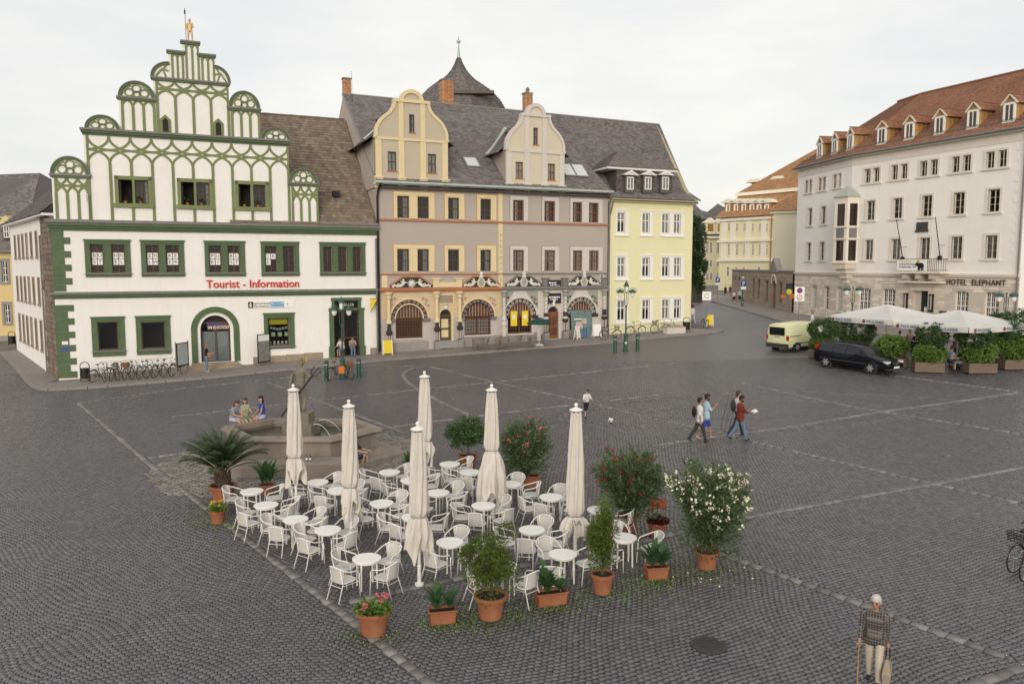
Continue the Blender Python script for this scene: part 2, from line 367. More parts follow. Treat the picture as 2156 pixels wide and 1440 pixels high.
ys = np.concatenate([[-300, -100, -30], np.arange(-8, 140.1, 1.0), [170, 230, 400, 900]])
X, Y = np.meshgrid(xs, ys); Z = gza(X, Y) - np.where(in_near(X, Y) & in_near(X+1, Y) & in_near(X-1, Y) & in_near(X, Y+1) & in_near(X, Y-1), .035, 0)
i = np.arange(len(xs)*len(ys)).reshape(len(ys), len(xs))
q = np.stack([i[:-1, :-1], i[:-1, 1:], i[1:, 1:], i[1:, :-1]], -1).reshape(-1, 4)
ground = link('market_square', np_mesh('market_square', np.stack([X, Y, Z], -1).reshape(-1, 3), q, 'far_cobble', smooth=True)); tag(ground, kind='structure', label='dark cobbled market square rising gently to the buildings')

def gpoly(px): return [G(*p) for p in px]
def resample(P, step):
    P = [Vector((p.x, p.y)) for p in P]; out = [P[0]]; carry = 0
    for a, b in zip(P[:-1], P[1:]):
        l = (b-a).length; d = step-carry
        while d <= l: out.append(a+(b-a)*(d/l)); d += step
        carry = l-(d-step)
    return out
BANDS_PX = [
    [(165, 848), (325, 985), (480, 1104), (765, 1325), (912, 1444)],
    [(165, 848), (360, 820), (531, 802), (700, 785), (905, 766)],
    [(560, 803), (720, 862), (859, 914)],
    [(902, 771), (1040, 804), (1240, 847), (1371, 880), (1530, 913), (1576, 927), (1966, 1018), (2160, 1061)],
    [(360, 877), (600, 850), (859, 822), (1040, 804), (1260, 781), (1480, 758)],
    [(311, 964), (382, 954), (600, 927), (830, 898), (910, 887), (1202, 852), (1292, 842), (1400, 829)],
    [(1371, 938), (1530, 915), (1660, 899), (1844, 868), (2000, 847), (2160, 824)],
    [(1230, 1165), (1480, 1108), (1560, 1090), (1966, 1018), (2160, 982)],
    [(1560, 805), (1720, 841), (1847, 865), (2160, 915)],
    [(1880, 790), (2160, 827)],
    [(1500, 1160), (1640, 1208), (1700, 1230), (2160, 1398)],
    [(1950, 1470), (2050, 1440), (2160, 1402)],
    [(300, 835), (700, 1000)],
    [(897, 772), (868, 775), (852, 782), (848, 790), (857, 803), (880, 820), (930, 847), (997, 877)],
    [(820, 900), (870, 945), (1010, 960), (1130, 1000), (1205, 1030)],
    [(735, 1265), (840, 1243), (1000, 1208), (1230, 1165)],
]
slab_rows = []; band_segs = []
rg = np.random.default_rng(3)
for bi, px in enumerate(BANDS_PX):
    if bi in (12, 14): continue
    P = gpoly(px); w = .21 if bi not in (13,) else .24
    pts = resample(P, .36)
    for a, b in zip(pts[:-1], pts[1:]):
        t = (b-a); L_ = t.length; t = t/L_; n = Vector((-t.y, t.x)); band_segs.append((a.x, a.y, b.x, b.y))
        g = .012; j = (rg.random(8)-.5)*.03; h = .006+.004*rg.random()
        base = [a+t*(g+j[0])+n*(w/2+j[1]), b-t*(g+j[2])+n*(w/2+j[3]), b-t*(g+j[4])-n*(w/2+j[5]), a+t*(g+j[6])-n*(w/2+j[7])]
        cen = (a+b)/2; top = [cen+(q-cen)*.98 for q in base]
        vs = [(q.x, q.y, gz(q.x, q.y)-.035) for q in base] + [(q.x, q.y, gz(q.x, q.y)+h) for q in top]
        slab_rows.append((cen.length, vs))
slab_rows.sort(key=lambda r: r[0])
CUBF = np.array([(4, 5, 6, 7), (0, 1, 5, 4), (1, 2, 6, 5), (2, 3, 7, 6), (3, 0, 4, 7)])
def frustum_mesh(name, V8, m, rnd):
    n = len(V8); F_ = (np.arange(n)[:, None, None]*8 + CUBF[None]).reshape(-1, 4)
    # make tops face upwards
    a = V8[0][5]-V8[0][4]; b = V8[0][7]-V8[0][4]
    if a[0]*b[1]-a[1]*b[0] < 0: F_ = F_[:, ::-1]
    return np_mesh(name, V8.reshape(-1, 3), F_, m, np.repeat(rnd, 5))
VS = np.array([r[1] for r in slab_rows]); 
band = empty('paving_band', (0, 0, 0)); tag(band, kind='structure', label='pale stone bands dividing the cobbled square')
NS = 260
for k in range(NS):
    c0 = VS[k].mean(0); me = frustum_mesh('paving_slab', (VS[k:k+1]-c0), 'pale_slab', rg.random(1)); o = link('paving_slab', me, band); o.location = c0
o = link('far_paving_slabs', frustum_mesh('far_paving_slabs', VS[NS:], 'pale_slab', rg.random(len(VS)-NS)), band); o['kind'] = 'stuff'

# fountain apron outline (pale setts)
APRON = [(p.x, p.y) for p in gpoly([(305, 1001), (316, 986), (400, 950), (700, 880), (880, 930), (905, 952), (840, 985), (640, 1010), (520, 1040), (430, 1046), (352, 1042)])]
def inpoly(x, y, poly):
    r = np.zeros(np.shape(x), bool); j = len(poly)-1
    for i in range(len(poly)):
        xi, yi = poly[i]; xj, yj = poly[j]
        r ^= ((yi > y) != (yj > y)) & (x < (xj-xi)*(y-yi)/(yj-yi+1e-12)+xi); j = i
    return r
def near_band(x, y, w):
    m = np.zeros(len(x), bool)
    S_ = np.array(band_segs)
    A = S_[:, :2]; c_ = (S_[:, :2]+S_[:, 2:])/2
    cell = {}
    for k, (cx, cy) in enumerate(c_):
        for dx in (-1, 0, 1):
            for dy in (-1, 0, 1): cell.setdefault((int(cx)+dx, int(cy)+dy), []).append(k)
    ix, iy = x.astype(int), y.astype(int); key = ix*1000+iy; order = np.argsort(key); ks = key[order]
    st = np.searchsorted(ks, np.unique(ks)); uq = np.unique(ks)
    for u_, s0, s1 in zip(uq, st, list(st[1:])+[len(ks)]):
        id_ = order[s0:s1]; a0 = ix[id_[0]]; b0 = iy[id_[0]]; seg = cell.get((a0, b0))
        if not seg: continue
        q = S_[seg]; d = q[:, 2:]-q[:, :2]; l2 = (d**2).sum(1)
        px_ = x[id_][:, None]-q[None, :, 0]; py_ = y[id_][:, None]-q[None, :, 1]
        t = np.clip((px_*d[:, 0]+py_*d[:, 1])/l2, 0, 1)
        dd = np.hypot(px_-t*d[:, 0], py_-t*d[:, 1]).min(1); m[id_] = dd < w
    return m
L1P = gpoly(BANDS_PX[0])
def left_of_L1(x, y):
    a, b = L1P[0], L1P[-1]; return 1/(1+np.exp(-(((b.x-a.x)*(y-a.y)-(b.y-a.y)*(x-a.x))/math.hypot(b.x-a.x, b.y-a.y))*-2.0))
def setts(aw, bw, jit, keep, hmin, hvar, seed, amax=62):
    rg = np.random.default_rng(seed); ca, sa = math.cos(ROWA), math.sin(ROWA)
    na, nb = int(140/aw), int(90/bw)
    J, I = np.meshgrid(np.arange(nb), np.arange(na), indexing='ij'); I = I.ravel(); J = J.ravel()
    a = (I+.5*(J % 2))*aw - 60; b = J*bw - 25
    def warp(a, b):
        x, y = ca*a-sa*b, sa*a+ca*b; w = left_of_L1(x, y)
        k = .30*w; ph = a*2*math.pi/3.0
        b2 = b + k*np.abs(np.sin(ph/2+.35*np.sin(b*.9)))*1.0 + .07*np.sin(a*.7+1.3*np.sin(b*.45)) + .05*np.sin(a*1.9+b*.8)
        a2 = a + .06*np.sin(b*1.1+a*.3) + .10*w*np.sin(b*2.1)
        return ca*a2-sa*b2, sa*a2+ca*b2
    x, y = warp(a, b); k = keep(x, y); I, J, a, b = I[k], J[k], a[k], b[k]; n = len(a)
    def corner(da, db, ins):
        ja = (rg.random(n)-.5)*jit*aw; jb = (rg.random(n)-.5)*jit*bw
        return warp(a+da*(aw/2-ins)+ja, b+db*(bw/2-ins)+jb)
    g = .006; V = np.zeros((n, 8, 3)); h = hmin+hvar*rg.random(n); tilt = (rg.random((n, 2))-.5)*.035
    for c_, (da, db) in enumerate([(-1, -1), (1, -1), (1, 1), (-1, 1)]):
        X_, Y_ = corner(da, db, g); V[:, c_, 0] = X_; V[:, c_, 1] = Y_; V[:, c_, 2] = gza(X_, Y_)-.036
        V[:, c_+4, :2] = V[:, c_, :2]
    cen = V[:, :4, :2].mean(1, keepdims=True)
    V[:, 4:, :2] = cen+(V[:, :4, :2]-cen)*.935
    V[:, 4:, 2] = gza(V[:, 4:, 0], V[:, 4:, 1])+h[:, None]+((V[:, 4:, :2]-cen)*tilt[:, None, :]).sum(-1)
    return V, rg.random(n)
def keep_main(x, y):
    k = (y > 10.6) & (y < NEAR_Y-1.2) & (np.abs(x) < .70*y + .2); id_ = np.where(k)[0]
    bad = near_band(x[id_], y[id_], .135) | inpoly(x[id_], y[id_], APRON); k[id_[bad]] = False; return k
CV, CR = setts(.142, .118, .16, keep_main, -.004, .008, 21)
dist = np.hypot(CV[:, 0, 0], CV[:, 0, 1]); yy = CV[:, 0, 1]; vis = np.abs(CV[:, 0, 0])/yy < .62
pxv = 720+0*yy  # photo row of each stone
zc = CV[:, 4, 2]-CZ; D_ = yy*CC-zc*SS; pv = 720-FPX*(yy*SS+zc*CC)/D_
score = np.where(vis & (pv < 1436), dist, 1e9); order = np.argsort(score)
for k in order[:300]:
    c0 = CV[k].mean(0); me = frustum_mesh('cobblestone', CV[k:k+1]-c0, 'cobble', CR[k:k+1]); o = link('cobblestone', me, ground); o.location = c0
rest = np.sort(order[300:])
o = link('cobblestones', frustum_mesh('cobblestones', CV[rest], 'cobble', CR[rest]), ground); o['kind'] = 'stuff'
AV, AR = setts(.21, .16, .25, lambda x, y: inpoly(x, y, APRON), -.008, .03, 8)
o = link('pale_setts', frustum_mesh('pale_setts', AV, 'apron_stone', AR), ground); o['kind'] = 'stuff'

# round inlay in the middle of the square: two lens-shaped bands of paler setts and dark joint slots
def inlay():
    c0 = G(1600, 862).to_2d(); e = Vector((math.cos(.10), math.sin(.10))); f = Vector((-e.y, e.x)); V8 = []
    rg = np.random.default_rng(5)
    def stone(p, d, w, l):
        n = Vector((-d.y, d.x)); 
        base = [p+d*l/2+n*w/2, p-d*l/2+n*w/2, p-d*l/2-n*w/2, p+d*l/2-n*w/2]
        base = [b+Vector((rg.random()-.5, rg.random()-.5))*.03 for b in base][::-1]
        V8.append([(b.x, b.y, gz(b.x, b.y)-.035) for b in base]+[(b.x, b.y, gz(b.x, b.y)+.008) for b in [p+(q-p)*.9 for q in base]])
    for (A, B, off, rows) in ((9.6, 3.3, 0, 3), (9.4, -3.3, 0, 3), (6.0, 1.3, 0, 2), (6.0, -1.3, 0, 2)):
        n = 70
        for r in range(rows):
            for i in range(n):
                t = -1+2*(i+.5)/n; y = B*(1-t*t)+r*.2*(1 if B > 0 else -1); d = (e+f*(-2*B*t/A)*1.0).normalized()
                stone(c0+e*(t*A)+f*y, d, .15, 2*A/n*.82)
    return np.array(V8)
IV = inlay(); o = link('inlay_setts', frustum_mesh('inlay_setts', IV, mat('inlay_stone', (.135, .127, .130), .5, .15, .8, .3, 40, rnd=.3), np.random.default_rng(2).random(len(IV))), ground); o['kind'] = 'stuff'
sl = MB()
for (u0, v0, u1, v1) in [(1538, 818, 1516, 908), (1546, 818, 1525, 908), (1553, 819, 1534, 909), (1561, 820, 1543, 909)]:
    a, b = G(u0, v0), G(u1, v1); t = (b-a); t.z = 0; t.normalize(); n = Vector((-t.y, t.x, 0))*.008; h = Vector((0, 0, .007))
    sl.quad(a+n+h, a-n+h, b-n+h, b+n+h)
sl.build('drain_slots', 'joint_earth', ground)['kind'] = 'stuff'

# pavements with kerb stones
def pavement(name, kerb_px, back, label, kh=.12, closed_z=0):
    K = resample(gpoly(kerb_px), .5); b = MB(); root = empty(name, (0, 0, 0)); tag(root, kind='structure', label=label)
    vs = []; Bk = back(K); n = len(K); m = 8
    vs = [(p.x+(q.x-p.x)*j/m, p.y+(q.y-p.y)*j/m, gz(p.x+(q.x-p.x)*j/m, p.y+(q.y-p.y)*j/m)+kh) for p, q in zip(K, Bk) for j in range(m+1)]
    b.add(vs, [(i*(m+1)+j, (i+1)*(m+1)+j, (i+1)*(m+1)+j+1, i*(m+1)+j+1) for i in range(n-1) for j in range(m)])
    b.build('paving', 'pavement_stone', root)
    for i in range(0, n-2, 2):
        a, c = K[i], K[i+2]; t = (c-a); 
        if t.length < 1e-3: continue
        t.normalize(); nn = Vector((-t.y, t.x))*.10; a2, c2 = a+t*.012, c-t*.012; k = MB()
        pts = [a2-nn, c2-nn, c2+nn, a2+nn]
        k.add([(p.x, p.y, gz(p.x, p.y)-.04) for p in pts]+[(p.x, p.y, gz(p.x, p.y)+kh+.014) for p in pts], [(0,1,5,4),(1,2,6,5),(2,3,7,6),(3,0,4,7),(4,5,6,7)])
        k.build('kerb_stone', 'kerb_granite', root)
    return root
LFAR = G(36, 739)                                     # far end of the side wall of the gabled house
def row_back(K):
    r = []
    for p in K:
        s = (Vector((p.x, p.y))-FROW.p).dot(FROW.e)
        if s < 0: r.append(FROW.xy(0, .6) if s > -1.2 else None)
        else: r.append(FROW.xy(min(s, 44.3), .6))
    A = FROW.p; B = Vector((LFAR.x, LFAR.y)); k = [i for i, q in enumerate(r) if q is None]
    for j, i in enumerate(k): r[i] = A + (B-A)*(1-j/max(1, len(k)-1)) + Vector((.5, .2))
    return r
pavement('pavement_by_house_row', [(2, 744), (20, 761), (40, 782), (56, 803), (73, 818), (100, 823), (190, 818), (420, 799), (600, 780), (840, 757), (1000, 745), (1290, 722), (1440, 707.5), (1512, 701), (1525, 697)], row_back, 'raised grey pavement along the foot of the house row')
RB = [Vector((p.x, p.y)) for p in gpoly([(1490, 621), (1548, 626), (1620, 643), (1700, 656), (1790, 664), (1880, 672), (1990, 684), (2170, 704)])]
def right_back(K):
    L = resample([Vector((p.x, p.y, 0)) for p in RB], .5); n = len(K); return [L[min(len(L)-1, int(i*(len(L)-1)/(n-1)))] for i in range(n)]
pavement('pavement_by_hotel', [(1470, 622), (1497, 635), (1560, 653), (1600, 665), (1652, 680), (1720, 694), (1800, 700), (1930, 712), (2170, 735)], right_back, 'raised grey pavement leading up the street to the hotel')
# ------------------------------------------------------------------ gabled house with green tracery
ZB = 1.75
sh = FROW.root('gabled_house', 0, ZB); tag(sh, 'white gabled town house with green tracery and red Tourist-Information lettering', 'house')
def S_(u, v, off=0): return FROW.s(u, v, off)
def Z_(u, v, off=0): return FROW.z(u, v, off) - ZB
SR = S_(795, 600)
zc1, zc1t, zc2, zc2t = 6.58-ZB, 6.95-ZB, 10.54-ZB, 11.18-ZB
WIN2 = [(178.8, 275, 506, 583, [(191, 218), (235.6, 263.5)]), (297, 388, 506, 583, [(308, 335), (350, 377.5)]),
        (431, 516, 509, 582, [(440, 466), (480, 505)]), (549.5, 629.5, 510, 581, [(558, 583), (596, 620)]), (673, 769, 512, 580, [(681, 699), (712, 730), (742.5, 760)])]
ops = []; win_geo = []
zt, zb_ = Z_(400, 507), Z_(400, 582.5); ot, ob = Z_(400, 517), Z_(400, 573.5)
for u0, u1, v0, v1, op in WIN2:
    s0, s1 = S_(u0, 545), S_(u1, 545); oo = [(S_(a, 545), S_(b, 545)) for a, b in op]
    win_geo.append((s0, s1, zb_, zt, [(a, b, ob, ot) for a, b in oo])); ops += [(a, b, ob, ot) for a, b in oo]
GW = [(193, 263, 667, 750, (206.5, 249, 678, 737)), (286.5, 359, 665, 746, (298, 348, 678, 734)), (556, 620, 659, 734, (564.5, 609, 670, 727))]
for u0, u1, v0, v1, (a, b, c, d) in GW:
    s0, s1 = S_(u0, 700), S_(u1, 700); o = (S_(a, 700), S_(b, 700), Z_((u0+u1)/2, d), Z_((u0+u1)/2, c))
    win_geo.append((s0, s1, Z_((u0+u1)/2, v1), Z_((u0+u1)/2, v0), [o])); ops.append(o)
# arched door
ad0, ad1 = S_(422, 700), S_(485, 700); adb = Z_(452, 762); adc = (ad0+ad1)/2; adr = (ad1-ad0)/2; adt = Z_(452, 664)
ops.append((ad0, ad1, adb, adt))
# tall shop door
sd0, sd1 = S_(703, 690), S_(757, 690); sdb, sdm, sdt = Z_(730, 752), Z_(730, 658), Z_(730, 631)
ops.append((sd0, sd1, sdb, sdt))
w = MB().wall(0, SR, -.6, zc2t, ops, 0, .28); sp = arc_pts(adc, adt-adr, adr, 0, math.pi, 16)
w.build('wall', 'white_plaster', sh)
# spandrels beside the arch
spm = MB(); spm.prism([(ad1, adt)]+[p for p in arc_pts(adc, adt-adr, adr, 0, math.pi/2, 8)], -.002, .28); spm.prism([(ad0, adt)]+[p for p in arc_pts(adc, adt-adr, adr, math.pi, math.pi/2, 8)], -.002, .28); spm.build('arch_spandrel', 'white_plaster', sh)
MB().box(.3, SR-.3, 1.6, 1.65, -.3, zc2).build('interior_wall', 'interior', sh)
# plinth blocks of sandstone
x = .25; k = 0
while x < SR-.2:
    wd = random.uniform(.7, 1.3); x2 = min(x+wd, SR-.05); zz = gz(*(FROW.xy((x+x2)/2)))-ZB
    if not (x2 > ad0-.45 and x < ad1+.45) and not (x2 > sd0-.1 and x < sd1+.1) and not x < S_(165, 780):
        box_part('plinth_stone', 'sandstone', sh, x+.008, x2-.008, -.05-random.random()*.015, .1, zz-.3, zz+.55 if x > 8 else zz+.35)
    x = x2
# quoins
z = Z_(140, 796); k = 0; zq = z
nq = 22
for i in range(nq):
    z0 = z+(zc2-z)*i/nq; z1 = z+(zc2-z)*(i+1)/nq; wd = .95 if i % 2 == 0 else .62
    if z1 > zc1 and z0 < zc1t: continue
    box_part('quoin_block', 'green_paint', sh, -.03, wd, -.035, .3, z0+.006, z1-.006)
def cornice(name, parent, m, x0, x1, prof, cap=None):
    """prof: list of (z0, z1, out) courses"""
    b = MB()
    for z0, z1, o in prof: b.box(x0-o*.6, x1+o*.3, -o, .1, z0, z1)
    r = b.build(name, m, parent)
    if cap: MB().box(x0-cap[2]*.6, x1+cap[2]*.3, -cap[2], .1, cap[0], cap[1]).build('cornice_flashing', 'lead_grey', parent)
    return r
cornice('cornice', sh, 'green_paint', -.05, SR, [(zc1, zc1+.10, .06), (zc1+.10, zc1+.18, .12), (zc1+.18, zc1+.27, .19)], (zc1+.27, zc1t+.03, .22))
cornice('cornice', sh, 'green_paint', -.05, SR, [(zc2, zc2+.14, .08), (zc2+.14, zc2+.28, .17), (zc2+.28, zc2+.46, .28)], (zc2+.46, zc2t, .33))
# stone surrounds, windows
mat('dark_recess', (.05, .09, .045), .7, .1)
LET = {0: ['BÜST', 'HNEL'], 1: ['ENLW', 'REER'], 2: ['PUKI', 'BLST'], 3: ['IKL ', None]}
def surround(parent, s0, s1, z0, z1, oo, m='green_paint', name='window_surround', sill=True):
    b = MB(); y = -.07
    a, c = min(o[2] for o in oo), max(o[3] for o in oo)
    xs = [s0]+[q for o in oo for q in o[:2]]+[s1]
    for i in range(0, len(xs), 2): b.box(xs[i], xs[i+1], y, .1, a, c)
    b.box(s0, s1, y-.012, .1, c, z1); b.box(s0, s1, y-.012, .1, z0, a)
    b.box(s0-.05, s1+.05, y-.05, .1, z1-.07, z1+.02)
    for o in oo:
        b.box(o[0]-.10, o[1]+.10, y-.05, y+.02, c+.10, c+.16); b.box(o[0]-.055, o[0]-.015, y-.03, y+.02, a+(c-a)*.35, c+.10); b.box(o[1]+.015, o[1]+.055, y-.03, y+.02, a+(c-a)*.35, c+.10)
    r = b.build(name, m, parent)
    if sill: MB().box(s0-.03, s1+.03, y-.09, y, a-.10, a-.03).build('window_sill', 'lead_grey', parent)
    return r
for i, (s0, s1, z0, z1, oo) in enumerate(win_geo):
    surround(sh, s0, s1, z0, z1, oo)
    for j, (a, b, c, d) in enumerate(oo):
        if i < 5:
            cz = casement(sh, a, b, c, d, 'brown_wood', .14, 2, 1, .05, .025, sub=(1, 4))
            L = LET.get(i, [None]*3)[j] if i < 4 else None
            if L:
                for q, ch in enumerate(L):
                    if ch == ' ': continue
                    cx = a+(b-a)*(.28 if q % 2 == 0 else .72); cz_ = d-(d-c)*(.39 if q < 2 else .62); w_ = (b-a)*.19; h_ = (d-c)*.105
                    cd = MB().box(cx-w_, cx+w_, .10, .106, cz_-h_, cz_+h_).build('letter_card', 'pure_white', cz)
                    text('lettering', ch, .30, 'black_print', cd, (cx, .098, cz_), ext=.001)
        else:
            casement(sh, a, b, c, d, 'dark_wood', .14, 1, 1, .07)
# shop display in the third ground-floor window
a, b, c, d = win_geo[7][4][0]
box_part('yellow_pelmet', 'yellow_print', sh, a+.08, b-.08, .24, .25, d-.42, d-.08)
mat('poster_mint', (.55, .68, .45), .6, .1); mat('poster_grey', (.45, .45, .42), .6, .2, 9)
for k in range(6): q = a+.15+k*(b-a-.3)/5.4; box_part('display_card', 'poster_grey', sh, q, q+.15, .3, .305, d-.82+.04*abs(k-2.5), d-.66+.04*abs(k-2.5))
for k in range(3): q = a+.22+k*.42; box_part('display_card', 'poster_mint', sh, q, q+.26, .32, .325, d-1.2, d-.93)
for k in range(5): q = a+.16+k*.25; MB().lathe([(.02, 0), (.07, .03), (.085, .12), (.05, .2), (.02, .22)], 8, (q, .36, c+.05)).build('display_vase', 'pure_white', sh)
# arched portal mouldings
for k, (r0, r1, y) in enumerate([(1.62, 1.40, -.05), (1.40, 1.22, -.09), (1.22, 1.0, .02)]):
    sc = adr; b = MB(); zc = adt-adr; o = arc_pts(adc, zc, sc*r0, 0, math.pi, 20); n_ = arc_pts(adc, zc, sc*r1, 0, math.pi, 20)
    for p in range(20): b.prism([o[p], o[p+1], n_[p+1], n_[p]], y, .25)
    for sg in (-1, 1): b.box(*sorted((adc+sg*sc*r1, adc+sg*sc*r0)), y, .25, adb, zc)
    b.build('portal_moulding', ['green_paint', 'green_paint', 'tracery_green'][k], sh)
door = MB(); dz = adb; mid = adt-adr+.35
door.box(ad0+.02, ad1-.02, .30, .34, mid, mid+.10)
for q in (ad0+.04, adc-.03, adc+.03, ad1-.10): door.box(q, q+.06, .30, .34, dz, mid)
dr = door.build('glass_door', 'dark_wood', sh)
for q0, q1 in ((ad0, adc), (adc, ad1)): MB().quad((q0, .33, dz), (q1, .33, dz), (q1, .33, mid), (q0, .33, mid)).build('pane', GLASS, dr)
MB().prism([(ad0, mid)]+arc_pts(adc, adt-adr, adr, math.asin(.35/adr) if adr > .35 else .3, math.pi-math.asin(.35/adr), 12), .335, .34).build('fanlight', 'interior', dr)
mat('door_print', (.42, .45, .45), .4, .2, 4)
box_part('notice_sheet', 'door_print', dr, ad0+.05, ad1-.05, .38, .39, dz+.05, dz+1.9)
b_ = box_part('name_board', 'brown_wood', dr, adc-.45, ad1-.03, .26, .28, dz+2.0, dz+2.42); mat('cream_print', (.75, .70, .58), .6, 0); text('lettering', 'weimar', .45, 'cream_print', b_, ((adc+ad1)/2-.22, .256, dz+2.2))
mat('neon_blue', (.05, .07, .5), .4, 0)
text('lettering', 'SALVE', .34, 'neon_blue', dr, (adc-.05, .24, adt-.62))
for k in range(7): box_part('printed_line', 'pure_white', dr, adc+.1, ad1-.2, .372, .376, dz+1.75-k*.13, dz+1.78-k*.13)
# steps
for k in range(3): box_part('door_step', 'sandstone', sh, ad0-1.0+.2*k, ad1+.75-.2*k, -1.0+.32*k, .25, -.3, adb-.17*(2-k)-.02)
# right-hand shop doorway
for nm, a, b, c, d, y in (('door_surround', sd0-.30, sd0, sdb-.2, sdm+.15, -.06), ('door_surround', sd1, sd1+.30, sdb-.2, sdm+.15, -.06), ('door_lintel', sd0-.34, sd1+.34, sdm+.15, sdm+.30, -.12), ('overlight_surround', sd0-.12, sd0+.06, sdm+.30, sdt, -.06), ('overlight_surround', sd1-.06, sd1+.12, sdm+.30, sdt, -.06), ('overlight_surround', sd0-.16, sd1+.16, sdt-.06, sdt+.14, -.09)):
    box_part(nm, 'green_paint', sh, a, b, y, .29, c, d)
for a, b in ((sd0-.36, sd0+.02), (sd1-.02, sd1+.36)): box_part('door_base', 'green_paint', sh, a, b, -.12, .2, sdb-.25, sdb+.75)
dd = MB(); m_ = sd0+(sd1-sd0)*.38
for q in (sd0+.02, m_-.03, m_+.04, sd1-.09): dd.box(q, q+.06, .26, .31, sdb, sdm)
dd.box(sd0, sd1, .25, .31, sdm, sdm+.12); dd.box(m_+.1, sd1-.09, .26, .31, sdb+1.25, sdb+1.32)
d2 = dd.build('shop_door', 'dark_wood', sh)
for q0, q1, c, d in ((sd0, m_, sdb, sdm), (m_, sd1, sdb, sdm), (sd0, sd1, sdm+.12, sdt)): MB().quad((q0, .29, c), (q1, .29, c), (q1, .29, d), (q0, .29, d)).build('pane', GLASS, d2)
text('lettering', 'KELLER', .26, 'cream_print', d2, (sd0+1.0, .24, sdm+.5))
box_part('doorstep', 'sandstone', sh, sd0-.2, sd1+.2, -.35, .25, sdb-.4, sdb-.02)
# lettering and boards on the wall
mat('sign_red', (.58, .04, .015), .45, .04)
tz = (Z_(440, 598)+Z_(625, 597))/2
text('sign_lettering', 'Tourist - Information', .70, 'sign_red', sh, ((S_(432, 598)+S_(632, 598))/2, -.05, tz-.02), ext=.03, sx=.94, bold=.007)
bx = S_(522, 642); bz = Z_(522, 642)
board = box_part('information_board', 'pure_white', sh, bx, S_(620, 642), -.05, .0, bz-.21, bz+.21)
box_part('board_panel', 'black_print', board, bx+.01, bx+.31, -.056, -.05, bz-.20, bz+.20); MB().lathe([(.06, 0), (.06, .18), (.03, .24), (.03, .30)], 8, (bx+.16, -.06, bz-.15), sy=.15).build('tower_emblem', 'cream_print', board)
text('lettering', 'Buchenwald', .24, 'black_print', board, (bx+.80, -.055, bz+.085)); text('lettering', 'Information', .24, 'black_print', board, (bx+.78, -.055, bz-.095))
mat('sky_blue_print', (.35, .55, .75), .5, .03); mat('navy_print', (.05, .10, .25), .5, 0)
box_part('board_panel', 'sky_blue_print', board, bx+1.36, bx+2.22, -.056, -.05, bz-.20, bz+.20); text('lettering', 'WEIMAR', .21, 'navy_print', board, (bx+1.82, -.06, bz-.06)); strokes(board, bx+1.55, bx+2.05, bz+.1, -.06, .06, 'navy_print')
text('lettering', 'i', .3, 'black_print', board, (bx+2.45, -.055, bz))
for (u, v, s) in ((137, 722, .16), (139, 735, .22)): q = S_(u, v); zz = Z_(u, v); box_part('house_plaque', 'pure_white' if s < .2 else 'navy_print', sh, q-s, q+s, -.05, -.036, zz-s*.6, zz+s*.6)
q = S_(776, 640); zz = Z_(776, 640)
MB().prism([(q, zz+.35), (q+.5, zz+.35), (q, zz-.55)], -.5, -.48).build('hanging_sign', 'yellow_print', sh); MB().tube([(q, -.49, zz+.36), (q+.55, -.49, zz+.36), (q+.55, 0, zz+.36)], .02).tube([(q, -.49, zz-.56), (q+.5, -.49, zz+.36)], .02).build('sign_bracket', 'black_iron', sh)

# ---------------- the gable
gab = sh
GY = .25
def tier(u0, v0, u1, v1): return S_(u0, v0), S_(u1, v1)
def arch_s(x0, x1, zs, zt, n, b, wd=.11, y0=-.05, half=False):
    """interlaced tracery: S curves spanning two bays, clipped to x0..x1"""
    w_ = (x1-x0)/n; h = zt-zs
    for i in range(-1, n+1):
        for sg in (1, -1):
            xa = x0+i*w_ if sg == 1 else x1-i*w_; L = []
            for k in range(21):
                t = k/20
                if t <= .5: th = t*math.pi; dx = w_*(1-math.cos(th)); dz = h/2*math.sin(th)
                else: th = (t-.5)*math.pi; dx = w_+w_*math.sin(th); dz = h/2+h/2*(1-math.cos(th))
                if half:
                    if t > .5: break
                    dz *= 2
                x_ = xa+sg*dx
                if x0-.001 <= x_ <= x1+.001: L.append((x_, zs+dz))
            if len(L) > 1: b.strip(L, wd, y0+.008*(sg+1)+.002*(i % 2), .12)
